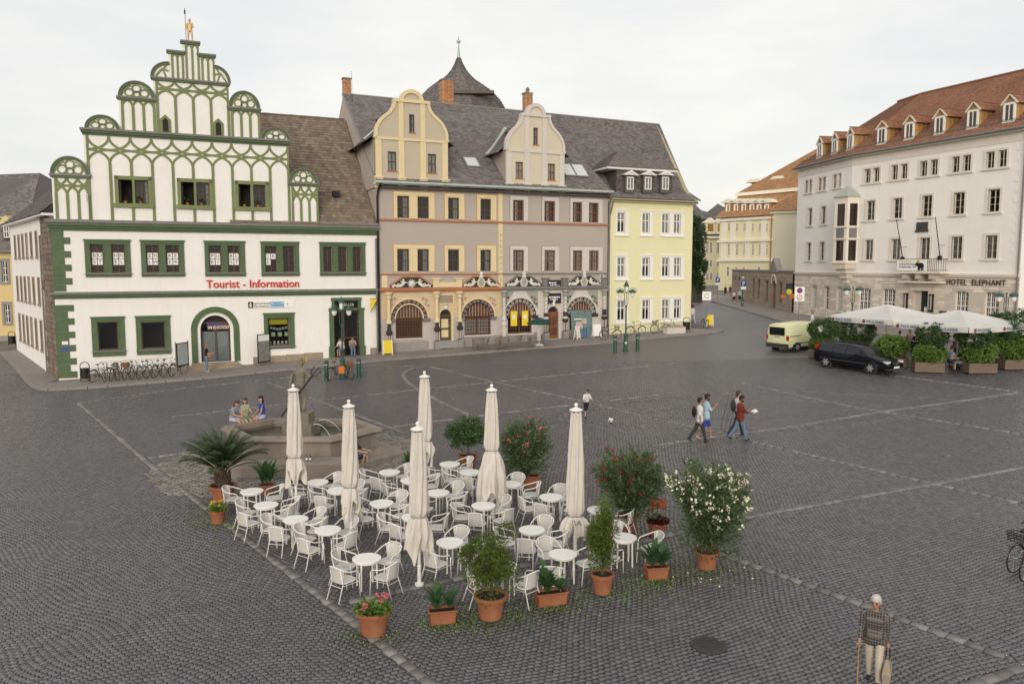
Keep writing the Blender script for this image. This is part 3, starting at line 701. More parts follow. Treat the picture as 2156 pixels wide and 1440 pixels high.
def lunette(parent, x0, x1, z, quarter=0, top=None):
    """half-round crest: white disc, green hood and ring tracery, lead cap"""
    c = (x0+x1)/2; r = (x1-x0)/2; a0, a1 = 0, math.pi
    if quarter == -1: c, r, a0, a1 = x1, x1-x0, math.pi/2, math.pi
    if quarter == 1: c, r, a0, a1 = x0, x1-x0, 0, math.pi/2
    rz = (top-z) if top else r; n = 18
    body = MB().prism([(c, z)]*(0 if not quarter else 1)+arc_pts(c, z, r*.93, a0, a1, n, rz*.93), -.03, GY+.2).build('gable_crest', 'white_plaster', parent)
    hood = MB().strip(arc_pts(c, z, r*.93, a0, a1, n, rz*.93), r*.14, -.12, GY+.25).build('crest_hood', 'green_paint', body)
    MB().strip(arc_pts(c, z, r*1.02, a0, a1, n, rz*1.02), r*.05, -.16, GY+.28).build('crest_capping', 'lead_grey', body)
    t = MB()
    if quarter == 0:
        for cx, cz_, rr in ((0, .56, .24), (-.42, .27, .24), (.42, .27, .24), (0, .18, .18)): t.strip(arc_pts(c+cx*r, z+cz_*rz, rr*r, 0, 2*math.pi, 14, rr*rz), r*.09, -.085, 0)
        for sg in (-1, 1): t.strip([(c+sg*.86*r, z+.02*rz), (c+sg*.66*r, z+.5*rz), (c+sg*.3*r, z+.72*rz)], r*.07, -.08, 0); t.strip([(c+sg*.16*r, z+.02*rz), (c+sg*.2*r, z+.3*rz), (c, z+.38*rz)], r*.07, -.075, 0)
    else:
        sg = quarter; t.strip([(c+sg*.05*r, z+.45*rz), (c+sg*.4*r, z+.55*rz), (c+sg*.75*r, z+.05*rz)], r*.1, -.085, 0); t.strip([(c+sg*.1*r, z+.9*rz), (c+sg*.35*r, z+.5*rz), (c+sg*.2*r, z+.05*rz)], r*.1, -.08, 0)
    t.build('crest_tracery', 'tracery_green', body); return body
def gable_block(u0, u1, vm, z0, z1, n, zs, ops=(), two=True, rib=.14, name='gable_wall', half=False, cap=True):
    x0, x1 = S_(u0, vm), S_(u1, vm); b = MB(); b.wall(x0, x1, z0, z1, list(ops), -.01, .3); b.box(x0, x1, .28, GY+.2, z0, z1) if not ops else None
    b.quad((x0, -.01, z0), (x0, -.01, z1), (x0, GY+.2, z1), (x0, GY+.2, z0)); b.quad((x1, -.01, z0), (x1, GY+.2, z0), (x1, GY+.2, z1), (x1, -.01, z1)); b.quad((x0, -.01, z1), (x1, -.01, z1), (x1, GY+.2, z1), (x0, GY+.2, z1))
    b.build(name, 'white_plaster', gab)
    w_ = (x1-x0-.24)/n; xa = x0+.18; xb = x1-.06
    w_ = (xb-xa)/n
    for i in range(n+1):
        xr = xa+i*w_; segs = [(z0, zs+.05)]
        for o in ops:
            if o[0]-.1 < xr < o[1]+.1: segs = [(z0, o[2]), (o[3], zs+.05)]
        rr = MB()
        for c, d in segs:
            if d > c+.02: rr.box(xr-rib/2, xr+rib/2, -.075, .05, c, d)
        rr.build('gable_rib', 'tracery_green', gab)
    t = MB(); arch_s(xa, xb, zs, z1-.03, n, t, rib*.9, half=half); t.build('gable_tracery', 'tracery_green', gab)
    [MB().box(q-.06, q+.06, -.06, .05, zs, z1).build('gable_border', 'tracery_green', gab) for q in (xa, xb)]
    if cap: MB().box(x0-.12, x1+.10, -.16, GY+.28, z1, z1+.10).build('coping', 'lead_grey', gab); MB().box(x0-.06, x1+.05, -.12, .1, z1-.12, z1).build('coping_moulding', 'green_paint', gab)
    return x0, x1
g0 = zc2t
# gable windows (three pairs)
zt1 = Z_(385, 296); zs1 = Z_(385, 352)
gops = []; gw = []
for u0, u1, c in ((250, 313, 'a'), (381, 441, 'b'), (502, 559, 'c')):
    um = (u0+u1)/2; a, b = S_(u0, 408), S_(u1, 408); z0, z1 = Z_(385, 432), Z_(385, 383.5); m_ = (a+b)/2
    gops += [(a, m_-.07, z0, z1), (m_+.07, b, z0, z1)]; gw.append((a, b, m_, z0, z1))
gable_block(181, 610, 400, g0, zt1, 10, zs1, gops, rib=.15, cap=False)
MB().box(S_(181, 400)+.1, S_(610, 400)-.1, 1.0, 1.05, g0, zt1).build('interior_wall', 'interior', sh)
mat('terracotta_small', (.35, .13, .06), .8, .1)
mat('leaf_dark', (.035, .075, .022), .6, .3, 6, trans=.25); mat('leaf_mid', (.06, .115, .03), .55, .3, 6, trans=.3)
for k, (a, b, m_, z0, z1) in enumerate(gw):
    f = MB(); 
    for q0, q1, c, d in ((a-.20, a, z0-.1, z1+.22), (b, b+.20, z0-.1, z1+.22), (a-.20, b+.20, z1, z1+.22), (m_-.07, m_+.07, z0, z1)): f.box(q0, q1, -.09, .2, c, d)
    f.build('window_surround', 'tracery_green', sh); MB().box(a-.28, b+.28, -.16, .2, z0-.24, z0).build('window_sill', 'tracery_green', sh)
    for q0, q1, op in ((a, m_-.07, True), (m_+.07, b, False)):
        if op:
            cz = casement(sh, q0, q0+.12, z0, z1, 'dark_wood', .2, 1, 1, .05)
        else: cz = casement(sh, q0, q1, z0, z1, 'dark_wood', .16, 2, 1, .05, .025, sub=(1, 4), cur=[(.75, 1, 0)] if k < 2 else None)
    # flower pots on the sill
    for q in (a+.35, m_+.35, b-.4)[:2]:
        MB().lathe([(.07, 0), (.10, .15), (.09, .15)], 10, (q, .02, z0)).build('flower_pot', 'terracotta_small', sh)
        lf = MB(); r_ = random.Random(k*7+int(q*10))
        for _ in range(46):
            an = r_.uniform(0, 6.28); rr = r_.uniform(.02, .22); h = r_.uniform(.12, .42); p = Vector((q+rr*math.cos(an), .02+rr*.5*math.sin(an), z0+h)); d = Vector((r_.uniform(-1, 1), r_.uniform(-1, .4), r_.uniform(-.3, 1))).normalized()*.09; sd = d.cross(Vector((0, 0, 1))).normalized()*.03
            lf.quad(p-d, p+sd, p+d, p-sd)
        lf.build('pot_plant', 'leaf_mid', sh)['kind'] = 'stuff'
# bottom steps with lunettes
zsA = Z_(150, 372)
for u0, u1, vt, vs, ul in ((111, 191, 371, 405, -1), (610, 670, 388.5, 424, 1)):
    um = (u0+u1)/2; z1 = Z_(um, vt)
    x0, x1 = gable_block(u0, u1, (vt+465)/2, g0, z1, 3, Z_(um, vs+6))
    lunette(gab, x0-.02, x1-.02, z1+.10, top=Z_(um, 331 if ul < 0 else 356))
# big cornice across
x0, x1 = S_(181, 400), S_(610, 400)
cornice('gable_cornice', gab, 'green_paint', x0, x1, [(zt1, zt1+.12, .08), (zt1+.12, zt1+.26, .18)], (zt1+.26, zt1+.38, .26))
MB().box(x0, x1, .0, GY+.3, zt1, zt1+.36).build('gable_cornice_core', 'lead_grey', gab)
g1 = zt1+.38
for u0, u1, vt in ((180, 252, 244), (550, 610, 270)): lunette(gab, S_(u0, 280), S_(u1, 280), g1, top=Z_((u0+u1)/2, vt))
# second tier
zt2 = Z_(400, 172)
gable_block(325, 483, 240, g1, zt2, 4, Z_(400, 212), rib=.15)
for u0, u1, vt, vs in ((251, 327, 209, 228), (482, 547, 231, 248)):
    um = (u0+u1)/2; z1 = Z_(um, vt); x0, x1 = gable_block(u0, u1, 245, g1, z1, 3, Z_(um, vs), half=True)
    lunette(gab, x0+.02, x1, z1+.10, top=Z_(um, 173 if u0 < 300 else 194))
for u in (349, 460): # little ogee lancet windows
    a = S_(u, 275); z0 = g1; b = MB().prism([(a-.30, z0), (a+.30, z0), (a+.30, z0+.78), (a, z0+1.08), (a-.30, z0+.78)], -.07, .02).build('lancet_frame', 'tracery_green', gab); MB().prism([(a-.16, z0+.05), (a+.16, z0+.05), (a+.16, z0+.72), (a, z0+.88), (a-.16, z0+.72)], -.076, -.07).build('pane', 'interior', b)
g2 = zt2+.10
for q, u0, u1, vt in ((-1, 318, 357, 131), (1, 451, 484, 141)): lunette(gab, S_(u0, 160), S_(u1, 160), g2, quarter=q, top=Z_((u0+u1)/2, vt))
for u0, u1, vt, vs in ((356, 387, 111, 127), (386, 420, 91, 107), (419, 452, 118, 134)):
    um = (u0+u1)/2; gable_block(u0, u1, 140, g2, Z_(um, vt), 2, Z_(um, vs), half=True, rib=.11)
# ---------------- roof behind the gable
RD = 9.4; zr = Z_(640, 248, -RD); ze = zc2t+.02; s_e = SR-.02
x00 = S_(600, 400)-3.4; rl = 1.2; rr_ = S_(330, 200, -RD)
MB().quad((x00, -.1, ze), (s_e, -.1, ze), (s_e, RD, zr), (x00, RD, zr)).quad((x00, RD, zr), (s_e, RD, zr), (s_e, 2*RD, ze), (x00, 2*RD, ze)).build('roof', 'clay_tile', sh)
MB().quad((rl, .5, ze), (x00, .5, ze), (x00, RD, zr), (rr_, RD, zr)).add([(rl, .5, ze), (rr_, RD, zr), (rl, 2*RD, ze)], [(0, 1, 2)]).build('roof', 'slate', sh)
roof_tiles('roof_tiles', sh, 'clay_tile', (x00, -.14, ze), (s_e, -.14, ze), (s_e, RD+.02, zr+.04), (x00, RD+.02, zr+.04), .26, .34, .05)
k = x00
while k < s_e-.3: box_part('ridge_tile', 'clay_tile', sh, k, k+.36, RD-.12, RD+.12, zr+.0, zr+.12+random.random()*.02); k += .37
MB().box(S_(672, 470), s_e+.05, -.40, -.17, ze-.02, ze+.13).build('eaves_gutter', 'lead_grey', sh)
q, zz = S_(706, 409, -2.0), Z_(706, 409, -2.0)
MB().box(q-.22, q+.22, 1.6, 2.1, zz-.2, zz+.18).build('roof_light', 'black_iron', sh)
# drainpipe at the joint with the neighbour
MB().tube([(SR-.10, -.14, z) for z in (.3, 2, 4.6, 6, 8.6)], .06).build('drainpipe', 'lead_grey', sh)
# ---------------- the side wall running back up the lane
fx = Vector((LFAR.x, LFAR.y)); va = FROW.p-fx; FSIDE = Fac(fx, math.atan2(va.y, va.x)); LS = va.length
def P2(u, v): q = FSIDE.at(u, v); return q[0], q[1]
sd = FSIDE.root('side_wing', 0, ZB); sd.parent = None
MB_side = MB(); sops = []
zrow = [(P2(58, 493)[1], P2(58, 541)[1]), (P2(58, 585)[1], P2(58, 634)[1]), (P2(60, 668)[1], P2(60, 722)[1])]
cols = [P2(u, 540)[0] for u in (34, 42, 50, 58.5, 68, 79)]
for c in cols:
    for t_, b__ in zrow: sops.append((c-.32, c+.32, b__-ZB, t_-ZB))
zte = P2(112, 452)[1]-ZB
MB().wall(0, LS*.80, -1, zte, sops, 0, .2).build('wall', 'white_plaster', sd)
for a, b, c, d in sops:
    m_ = MB(); m_.box(a-.09, a, -.05, .2, c-.1, d+.1).box(b, b+.09, -.05, .2, c-.1, d+.1).box(a, b, -.05, .2, d, d+.1).box(a-.12, b+.12, -.09, .2, c-.16, c); m_.build('window_surround', 'sandstone', sd)
    casement(sd, a, b, c, d, 'brown_wood', .1, 2, 2, .05)
mat('brown_ashlar', (.20, .155, .12), .9, .25, 2, .4, 20, rnd=.25)
nz = 34; h = (zte+1.0)/nz
bs = MB()
for k in range(nz):
    x = LS*.80
    while x < LS-.04:
        x2 = min(LS-.03, x+random.uniform(.5, 1.0)); bs.box(x+.01, x2-.01, -.02-random.random()*.03, .2, -1+k*h+.01, -1+(k+1)*h-.01); x = x2
o = bs.build('ashlar_blocks', 'brown_ashlar', sd, rnd=6); o['kind'] = 'stuff'
MB().box(0, LS-.02, .25, .3, -1, zte).build('interior_wall', 'interior', sd)
MB().box(-.2, LS+.0, -.45, .2, zte, zte+.14).build('eaves', 'white_wood', sd)
roof_tiles('roof_tiles', sd, 'slate', (-.3, -.5, zte+.12), (LS, -.5, zte+.12), (LS-.4, 4.5, zte+4.2), (-.3, 4.5, zte+4.2), .3, .3, .04)
MB().quad((-.3, -.5, zte+.1), (LS, -.5, zte+.1), (LS-.4, 4.5, zte+4.18), (-.3, 4.5, zte+4.18)).build('roof', 'slate', sd)
MB().add([(0, 0, -1), (0, 7, -1), (0, 7, zte+5), (0, 4.5, zte+4.1), (0, 0, zte)], [(0, 1, 2, 3, 4)]).build('end_wall', 'white_plaster', sd)
MB().tube([(LS*.8, -.1, z) for z in (.2, 3, 6, 8.6)], .05).build('drainpipe', 'lead_grey', sd)
tag(sd, 'plain pale side wing with rows of brown windows along the lane', 'house')
# gilded knight on the top step
# ------------------------------------------------------------------ grey double house with painted arcades
SA = SR + .06; ZC = 2.2
ch = FROW.root('painted_double_house', SA, ZC); tag(ch, 'grey double house with painted arches, two curved dormer gables and slate roof', 'house')
def S_(u, v, off=0): return FROW.s(u, v, off) - SA
def Z_(u, v, off=0): return FROW.z(u, v, off) - ZC
SRc = FROW.s(1279, 560) - SA
ze = 13.95-ZC; zst = 11.66-ZC; zst2 = 7.98-ZC; zcor = 6.72-ZC; zct = 7.0-ZC; zspr = 4.88-ZC
mat('lilac_stone', (.47, .44, .42), .85, .08, 1, .2, 40); mat('ornament_black', (.045, .04, .042), .7, .15)
mat('ornament_purple', (.30, .22, .23), .7, .1, 8); mat('ornament_sage', (.42, .43, .33), .7, .12, 8); mat('ornament_white', (.66, .66, .58), .7, .12, 8)
mat('orange_line', (.50, .24, .10), .7, .1); mat('green_grey', (.33, .34, .29), .7, .12, 6)
LEFT = S_(1056, 500)
ROWS = [(11.75-ZC, 13.22-ZC, 410, 459), (8.13-ZC, 9.64-ZC, 524, 571)]
WX = [([(836, 861), (878.6, 902.5)], (828.6, 914.7), 'l'), ([(943, 966)], (936, 977.5), 'l'), ([(1011, 1033)], (1004, 1044.7), 'l'),
      ([(1079.6, 1102.3)], (1074, 1111.7), 'r'), ([(1145.6, 1168)], (1141, 1177), 'r'), ([(1205.5, 1225), (1239.5, 1259.5)], (1200.3, 1268.5), 'r')]
ops = []; jobs = []
for r, (z0, z1, v0, v1) in enumerate(ROWS):
    vm = (v0+v1)/2
    for oo, (a, b), side in WX:
        o2 = [(S_(p, vm), S_(q, vm), z0, z1) for p, q in oo]; ops += o2; jobs.append((S_(a, vm), S_(b, vm), z0, z1, o2, side, r))
ARC = [(833, 890, 712, 'l'), (978, 1034, 705, 'l'), (1069, 1120, 702, 'r'), (1199, 1246.6, 697, 'r')]
arcs = []
for a, b, vb, side in ARC:
    x0, x1 = S_(a, 680), S_(b, 680); zb_ = Z_((a+b)/2, vb); r = (x1-x0)/2; arcs.append((x0, x1, zb_, zspr+r, side)); ops.append((x0, x1, zb_, zspr+r))
DRS = [(926, 950, 717, 'l'), (1152.5, 1175.5, 713, 'r')]; drs = []
for a, b, vb, side in DRS:
    x0, x1 = S_(a, 690), S_(b, 690); zb_ = Z_((a+b)/2, vb); r = (x1-x0)/2; drs.append((x0, x1, zb_, zspr+.15+r, side)); ops.append((x0, x1, zb_, zspr+.15+r))
MB().wall(0, SRc, zct, ze+.1, [o for o in ops if o[2] > zct], 0, .25).build('wall', 'grey_plaster', ch)
LO = [o for o in ops if o[3] < zct and o[0] < LEFT]
MB().wall(0, LEFT, -.8, zspr, [(a, b, c, zspr) for a, b, c, d in LO], 0, .25).build('ground_floor_wall', 'lilac_stone', ch)
MB().wall(0, LEFT, zspr, zct, [(a, b, zspr, d) for a, b, c, d in LO], 0, .25).build('arcade_wall', mat('arcade_stone', (.60, .49, .33), .8, .1, 1.5, .2, 40), ch)
MB().wall(LEFT, SRc, -.8, zct, [o for o in ops if o[3] < zct and o[0] > LEFT], 0, .25).build('ground_floor_wall', 'pale_stone', ch)
MB().box(.2, SRc-.2, 1.3, 1.35, -.5, ze).build('interior_wall', 'interior', ch)
for x0, x1, zb_, zt, side in arcs+drs:
    c = (x0+x1)/2; r = (x1-x0)/2; b = MB()
    b.prism([(x1, zt)]+arc_pts(c, zt-r, r, 0, math.pi/2, 8), -.002, .25); b.prism([(x0, zt)]+arc_pts(c, zt-r, r, math.pi, math.pi/2, 8), -.002, .25); b.build('arch_spandrel', 'arcade_stone' if side == 'l' else 'pale_stone', ch)
# plinth
x = 0
while x < SRc:
    x2 = min(x+random.uniform(.8, 1.4), SRc); zz = gz(*FROW.xy((x+x2)/2+SA))-ZC
    if not any(d[0]-.05 < x2 and x < d[1]+.05 for d in drs): box_part('plinth_stone', 'plinth', ch, x+.006, x2-.006, -.06-random.random()*.01, .1, zz-.4, zz+.75)
    x = x2
# windows with painted stone surrounds
for (s0, s1, z0, z1, oo, side, r) in jobs:
    b = MB(); y = -.05; M_ = 'yellow_stone' if side == 'l' else 'pale_stone'; top = z1+.30; xs = [s0]+[q for o in oo for q in o[:2]]+[s1]
    for i in range(0, len(xs), 2): b.box(xs[i], xs[i+1], y, .24, z0-.02, z1)
    b.box(s0, s1, y, .24, z1, top)
    for o in oo: b.box(o[0]-.12, o[1]+.12, y-.04, y+.01, z1+.06, z1+.14); b.box(o[0]-.035, o[0], y-.02, y+.01, z0+.35, z1+.06); b.box(o[1], o[1]+.06, y-.02, y+.01, z0+.25, z1+.06)
    b.build('window_surround', M_, ch)
    l = MB(); lw = .035; lm = 'orange_line' if side == 'l' else 'lead_grey'
    l.box(s0-lw, s0, -.012, .02, z0, top+lw).box(s1, s1+lw, -.012, .02, z0, top+lw).box(s0, s1, -.012, .02, top, top+lw); l.build('painted_line', lm, ch)
    for a, c_, d, e in oo:
        curt = [(0, .45, .0), (.6, 1, 0)] if (side == 'r' and r == 1) else ([(.55, .95, 0)] if (side == 'l' and random.random() < .6) else ([(.3, .55, 0)] if side == 'r' else None))
        casement(ch, a, c_, d, e, 'dark_wood' if side == 'l' else 'orange_wood', .13, 2, 2, .055, .02, sub=(2, 2), cur=curt)
# string courses, pilaster, cornice
for z, w_ in ((zst, .13), (zst2, .10)):
    MB().box(-.02, LEFT, -.10, .05, z-w_, z).build('string_course', 'red_line', ch); MB().box(LEFT, SRc, -.10, .05, z-w_, z).build('string_course', 'lead_grey' if z == zst2 else 'red_line', ch)
MB().box(LEFT-.27, LEFT+.06, -.08, .05, zct, zst-.14).box(LEFT-.27, LEFT+.06, -.08, .05, zst+.002, ze).build('pilaster_strip', 'yellow_stone', ch)
for k in range(9): MB().ball((LEFT-.105, -.085, zct+.5+k*.4), (.06, .03, .14), 6, 5).build('strip_ornament', 'ornament_sage', ch)
MB().box(-.05, LEFT, -.22, .05, zcor+.1, zct).box(-.05, LEFT, -.14, .05, zcor, zcor+.1).build('ground_floor_cornice', 'red_line', ch)
MB().box(LEFT, SRc+.02, -.22, .05, zcor+.1, zct).box(LEFT, SRc+.02, -.14, .05, zcor, zcor+.1).build('ground_floor_cornice', 'lead_grey', ch)
MB().box(-.2, SRc+.1, -.42, .1, ze-.02, ze+.10).build('eaves_board', 'white_wood', ch)
MB().tube([(-.2, -.52, ze+.10), (SRc+.15, -.52, ze+.10)], .085).build('eaves_gutter', 'copper_green', ch)
# gutter lights / fringe under the eaves
k = 4.5
fr = MB()
while k < SRc: fr.tube([(k, -.52, ze+.02), (k+random.uniform(-.1, .1), -.53, ze-random.uniform(.08, .2))], .012, 4); k += .16
fr.build('eaves_net', 'black_iron', ch)['kind'] = 'stuff'
# painted arches
def scroll(b, cx, cz, r, y, wd, ph=0, n=14, turns=1.2, sg=1): b.strip([(cx+sg*r*(1-t/n*.8)*math.cos(ph+turns*6.28*t/n), cz+r*(1-t/n*.8)*math.sin(ph+turns*6.28*t/n)) for t in range(n+1)], wd, y, y+.03)
for k, (x0, x1, zb_, zt, side) in enumerate(arcs):
    c = (x0+x1)/2; r = (x1-x0)/2; zs = zt-r; R1 = S_([907, 1046.6, 1135, 1259][k], 650)-S_([822.7, 971.6, 1063.6, 1192][k], 650); R1 /= 2
    bandm = 'ornament_black' if k != 1 else 'ornament_black'
    rings = [(R1*1.0, R1*.93, -.10, 'yellow_stone' if side == 'l' else 'pale_stone'), (R1*.93, R1*.90, -.085, 'orange_line' if side == 'l' else 'ornament_black'), (R1*.90, R1*.73, -.06, bandm), (R1*.73, r, -.08, 'yellow_stone' if side == 'l' else 'pale_stone')]
    for q, (ra, rb, y, m_) in enumerate(rings):
        if ra <= rb: continue
        b = MB(); o = arc_pts(c, zs, ra, 0, math.pi, 24); i_ = arc_pts(c, zs, rb, 0, math.pi, 24)
        for p in range(24): b.prism([o[p], o[p+1], i_[p+1], i_[p]], y, .02)
        b.build('arch_ring', m_, ch)
    b = MB(); rm = (R1*.90+R1*.73)/2; nn = 11
    for p in range(nn):
        a = math.pi*(p+.5)/nn; scroll(b, c+rm*math.cos(a), zs+rm*math.sin(a), R1*.082, -.08, R1*.035, a, sg=1 if p % 2 else -1)
    b.build('arch_scrollwork', ['ornament_purple', 'ornament_purple', 'ornament_sage', 'ornament_sage'][k], ch)['kind'] = 'stuff'
    # spandrel ornament panels
    for sg in (-1, 1):
        xx = c+sg*R1; pz = zs+R1*.62; b = MB(); xo = c+sg*R1*1.06
        b.prism([(xo, zcor-.05), (c+sg*R1*.35, zcor-.05), (c+sg*R1*.72, zs+R1*.75), (xo, zs+R1*.35)], -.03, .02); b.build('spandrel_panel', 'arcade_stone' if side == 'l' else 'green_grey', ch)
        t = MB(); 
        for (dx, dz, rr) in ((.90, .86, .10), (.98, .62, .07), (.70, .95, .07), (.84, .68, .05)): scroll(t, c+sg*R1*dx, zs+R1*dz, R1*rr, -.055, R1*.03, dx*9, sg=sg)
        t.build('spandrel_scroll', 'ornament_purple' if side == 'l' else 'ornament_black', ch)['kind'] = 'stuff'
    # impost
    for sg in (-1, 1): xa, xb = sorted((c+sg*r, c+sg*(R1+.06))); MB().box(xa, xb, -.14, .1, zs-.16, zs).box(xa, xb, -.10, .1, zs-.24, zs-.16).build('impost', 'ornament_black' if side == 'r' else 'lead_grey', ch)
    # joinery
    z2 = zs-.08; cz = casement(ch, x0, x1, zb_, z2, 'brown_wood', .15, 2 if k in (1, 2) else 1, 1, .10, .03, sub=(4, 4) if k in (1, 2) else (9, 6), name='shop_window', cur=[(.05, .48, 0), (.55, .95, 0)] if k == 1 else None)
    if k in (0, 3): MB().quad((x0, .28, zb_), (x1, .28, zb_), (x1, .28, z2), (x0, .28, z2)).build('shutter', 'brown_wood', cz)
    f = MB(); f.box(x0, x1, .13, .24, z2, z2+.12); fl = f.build('fanlight', 'brown_wood', ch)
    MB().prism(arc_pts(c, zs, r, 0, math.pi, 18), .22, .24).build('fanlight_boards', 'brown_wood', fl); t = MB()
    for p in range(1, 9): xq = x0+(x1-x0)*p/9; t.box(xq-.012, xq+.012, .20, .215, z2+.1, zs+math.sqrt(max(.01, r*r-(xq-c)**2)))
    t.build('glazing_bars', 'pale_stone', fl)['kind'] = 'stuff'
    MB().box(x0-.1, x1+.1, -.14, .2, zb_-.1, zb_).build('window_sill', 'pale_stone', ch)
    if k == 2:
        for q in (.14, .60): pp = box_part('yellow_poster', 'yellow_print', cz, x0+(x1-x0)*q, x0+(x1-x0)*(q+.27), .10, .11, zb_+.55, zb_+1.65); box_part('poster_print', 'pure_white', pp, x0+(x1-x0)*(q+.08), x0+(x1-x0)*(q+.19), .095, .10, zb_+1.05, zb_+1.35)
    # pediment with relief
    p0, p1 = [(821, 910), (972, 1052), (1063.6, 1140), (1193, 1263.6)][k]; a, d = S_(p0, 600), S_(p1, 600); m_ = (a+d)/2; h = 7.72-ZC-zct
    poly = [(a, zct+.02), (d, zct+.02), (d, zct+h*.25), (m_+(d-a)*.2, zct+h), (m_-(d-a)*.2, zct+h), (a, zct+h*.25)]
    pd = MB().prism(poly, -.05, .02).build('pediment', 'ornament_black', ch)
    MB().strip([(a-.03, zct+h*.22), (m_-(d-a)*.2, zct+h+.03), (m_+(d-a)*.2, zct+h+.03), (d+.03, zct+h*.22)], .10, -.12, .02).build('pediment_moulding', 'red_line' if side == 'l' else 'lead_grey', pd)
    t = MB()
    for sg in (-1, 1):
        ux = (d-a)*.19; bx_ = m_+sg*ux
        t.ball((bx_, -.08, zct+h*.47), (.13, .07, .17), 8, 6).ball((bx_+sg*.02, -.10, zct+h*.73), .09, 8, 6)
        t.tube([(bx_, -.08, zct+h*.4), (bx_+sg*.2, -.09, zct+h*.18), (bx_+sg*.5, -.09, zct+h*.16), (bx_+sg*.68, -.08, zct+h*.32), (bx_+sg*.6, -.08, zct+h*.42)], [.13, .12, .09, .05, .02], 6)
        t.tube([(bx_, -.09, zct+h*.55), (bx_-sg*.22, -.10, zct+h*.5), (m_+sg*.2, -.10, zct+h*.35)], [.05, .04, .03], 6); t.tube([(bx_, -.09, zct+h*.55), (bx_+sg*.22, -.1, zct+h*.62)], .04, 6)
        t.ball((m_+sg*(d-a)*.43, -.07, zct+h*.16), (.11, .05, .11), 8, 5); t.tube([(bx_+sg*.45, -.08, zct+h*.2), (bx_+sg*.4, -.08, zct+h*.4), (bx_+sg*.25, -.08, zct+h*.36)], .035, 5)
    t.build('relief_figures', 'ornament_white', pd, smooth=True)['kind'] = 'stuff'
    md = MB()
    if k == 0:
        for q in range(14): an = q*6.283/14; md.tube([(m_+.1*math.cos(an), -.1, zct+h*.4+.1*math.sin(an)), (m_+.30*math.cos(an), -.08, zct+h*.4+.30*math.sin(an))], [.05, .02], 5)
        md.ball((m_, -.08, zct+h*.4), (.16, .08, .16))
    else: md.prism(arc_pts(m_, zct+h*.42, .30, 0, 6.283, 18, .36), -.12, 0)
    mo = md.build('medallion', 'ornament_white' if k == 0 else ('yellow_stone' if k == 1 else 'pale_stone'), pd)
    if k: MB().prism(arc_pts(m_, zct+h*.42, .20, 0, 6.283, 18, .26), -.13, -.11).build('medallion_field', 'green_grey', mo); MB().lathe([(.14, 0), (.2, .1), (.1, .2), (.16, .3), (.09, .42), (.02, .5)], 8, (m_, -.1, zct+h*.86)).build('crest_helmet', 'ornament_white', mo)
# doors
for k, (x0, x1, zb_, zt, side) in enumerate(drs):
    c = (x0+x1)/2; r = (x1-x0)/2; zs = zt-r
    b = MB()
    for ra, rb, y in ((1.35, 1.15, -.08), (1.15, 1.0, -.05)):
        o = arc_pts(c, zs, r*ra, 0, math.pi, 14); i_ = arc_pts(c, zs, r*rb, 0, math.pi, 14)
        for p in range(14): b.prism([o[p], o[p+1], i_[p+1], i_[p]], y, .2)
        for sg in (-1, 1): xa, xb = sorted((c+sg*r*ra, c+sg*r*rb)); b.box(xa, xb, y, .2, zb_-.2, zs)
    b.build('door_surround', 'yellow_stone' if side == 'l' else 'pale_stone', ch)
    b = MB(); b.prism([(x0, zb_), (x1, zb_)]+arc_pts(c, zs, r, 0, math.pi, 12), .18, .24); dm = 'dark_wood' if k == 0 else 'orange_wood'; dr_ = b.build('house_door', dm, ch)
    for (fz0, fz1) in ((.12, .42), (.50, .86)):
        for sg in ((0,) if k == 0 else (-1, 1)):
            a, d = (c-r*.6, c+r*.6) if sg == 0 else sorted((c+sg*r*.12, c+sg*r*.85)); H = zs-zb_; box_part('door_panel', 'yellow_stone' if k == 0 else 'brown_wood', dr_, a, d, .15, .18, zb_+H*fz0, zb_+H*fz1)
    MB().prism(arc_pts(c, zs+.05, r*.8, 0, math.pi, 10), .165, .178).build('fanlight', 'interior', dr_); MB().lathe([(.1, 0), (.16, .12), (.1, .3), (.17, .36)], 8, (c, -.12, zs+r)).build('keystone_mask', 'ornament_white', ch)
    MB().ball((c+r*.75, .14, zb_+1.05), .035, 8, 6).build('door_knob', 'yellow_stone', dr_)
    box_part('door_step', 'plinth', ch, x0-.35, x1+.35, -.45, .2, zb_-.5, zb_-.02)
# inscription panel and sign boards above the doors
a, d = S_(922, 630), S_(953, 630); box_part('inscription_panel', 'yellow_stone', ch, a-.1, d+.1, -.06, .02, zspr+.95, zspr+1.65); MB().box(a, d, -.07, -.06, zspr+1.02, zspr+1.58).build('inscription_field', 'sandstone', ch)
mat('sign_navy', (.03, .03, .045), .5, .05)
for v, hh in ((598, .3), (628, .38)):
    a, d = S_(1151, v), S_(1179.5, v); zz = Z_(1165, v); sb = box_part('sign_board', 'sign_navy', ch, a, d, -.14, -.05, zz-hh, zz+hh); strokes(sb, a+.12, d-.12-.25*(v < 600), zz+.08, -.145, .13, 'pure_white', v); strokes(sb, a+.2, d-.3, zz-.08, -.145, .09, 'pure_white', v+1); box_part('emblem', 'pure_white', sb, *(((a+d)/2-.09, (a+d)/2+.09) if v > 600 else (d-.22, d-.12)), -.146, -.14, zz-.27, zz-.12)
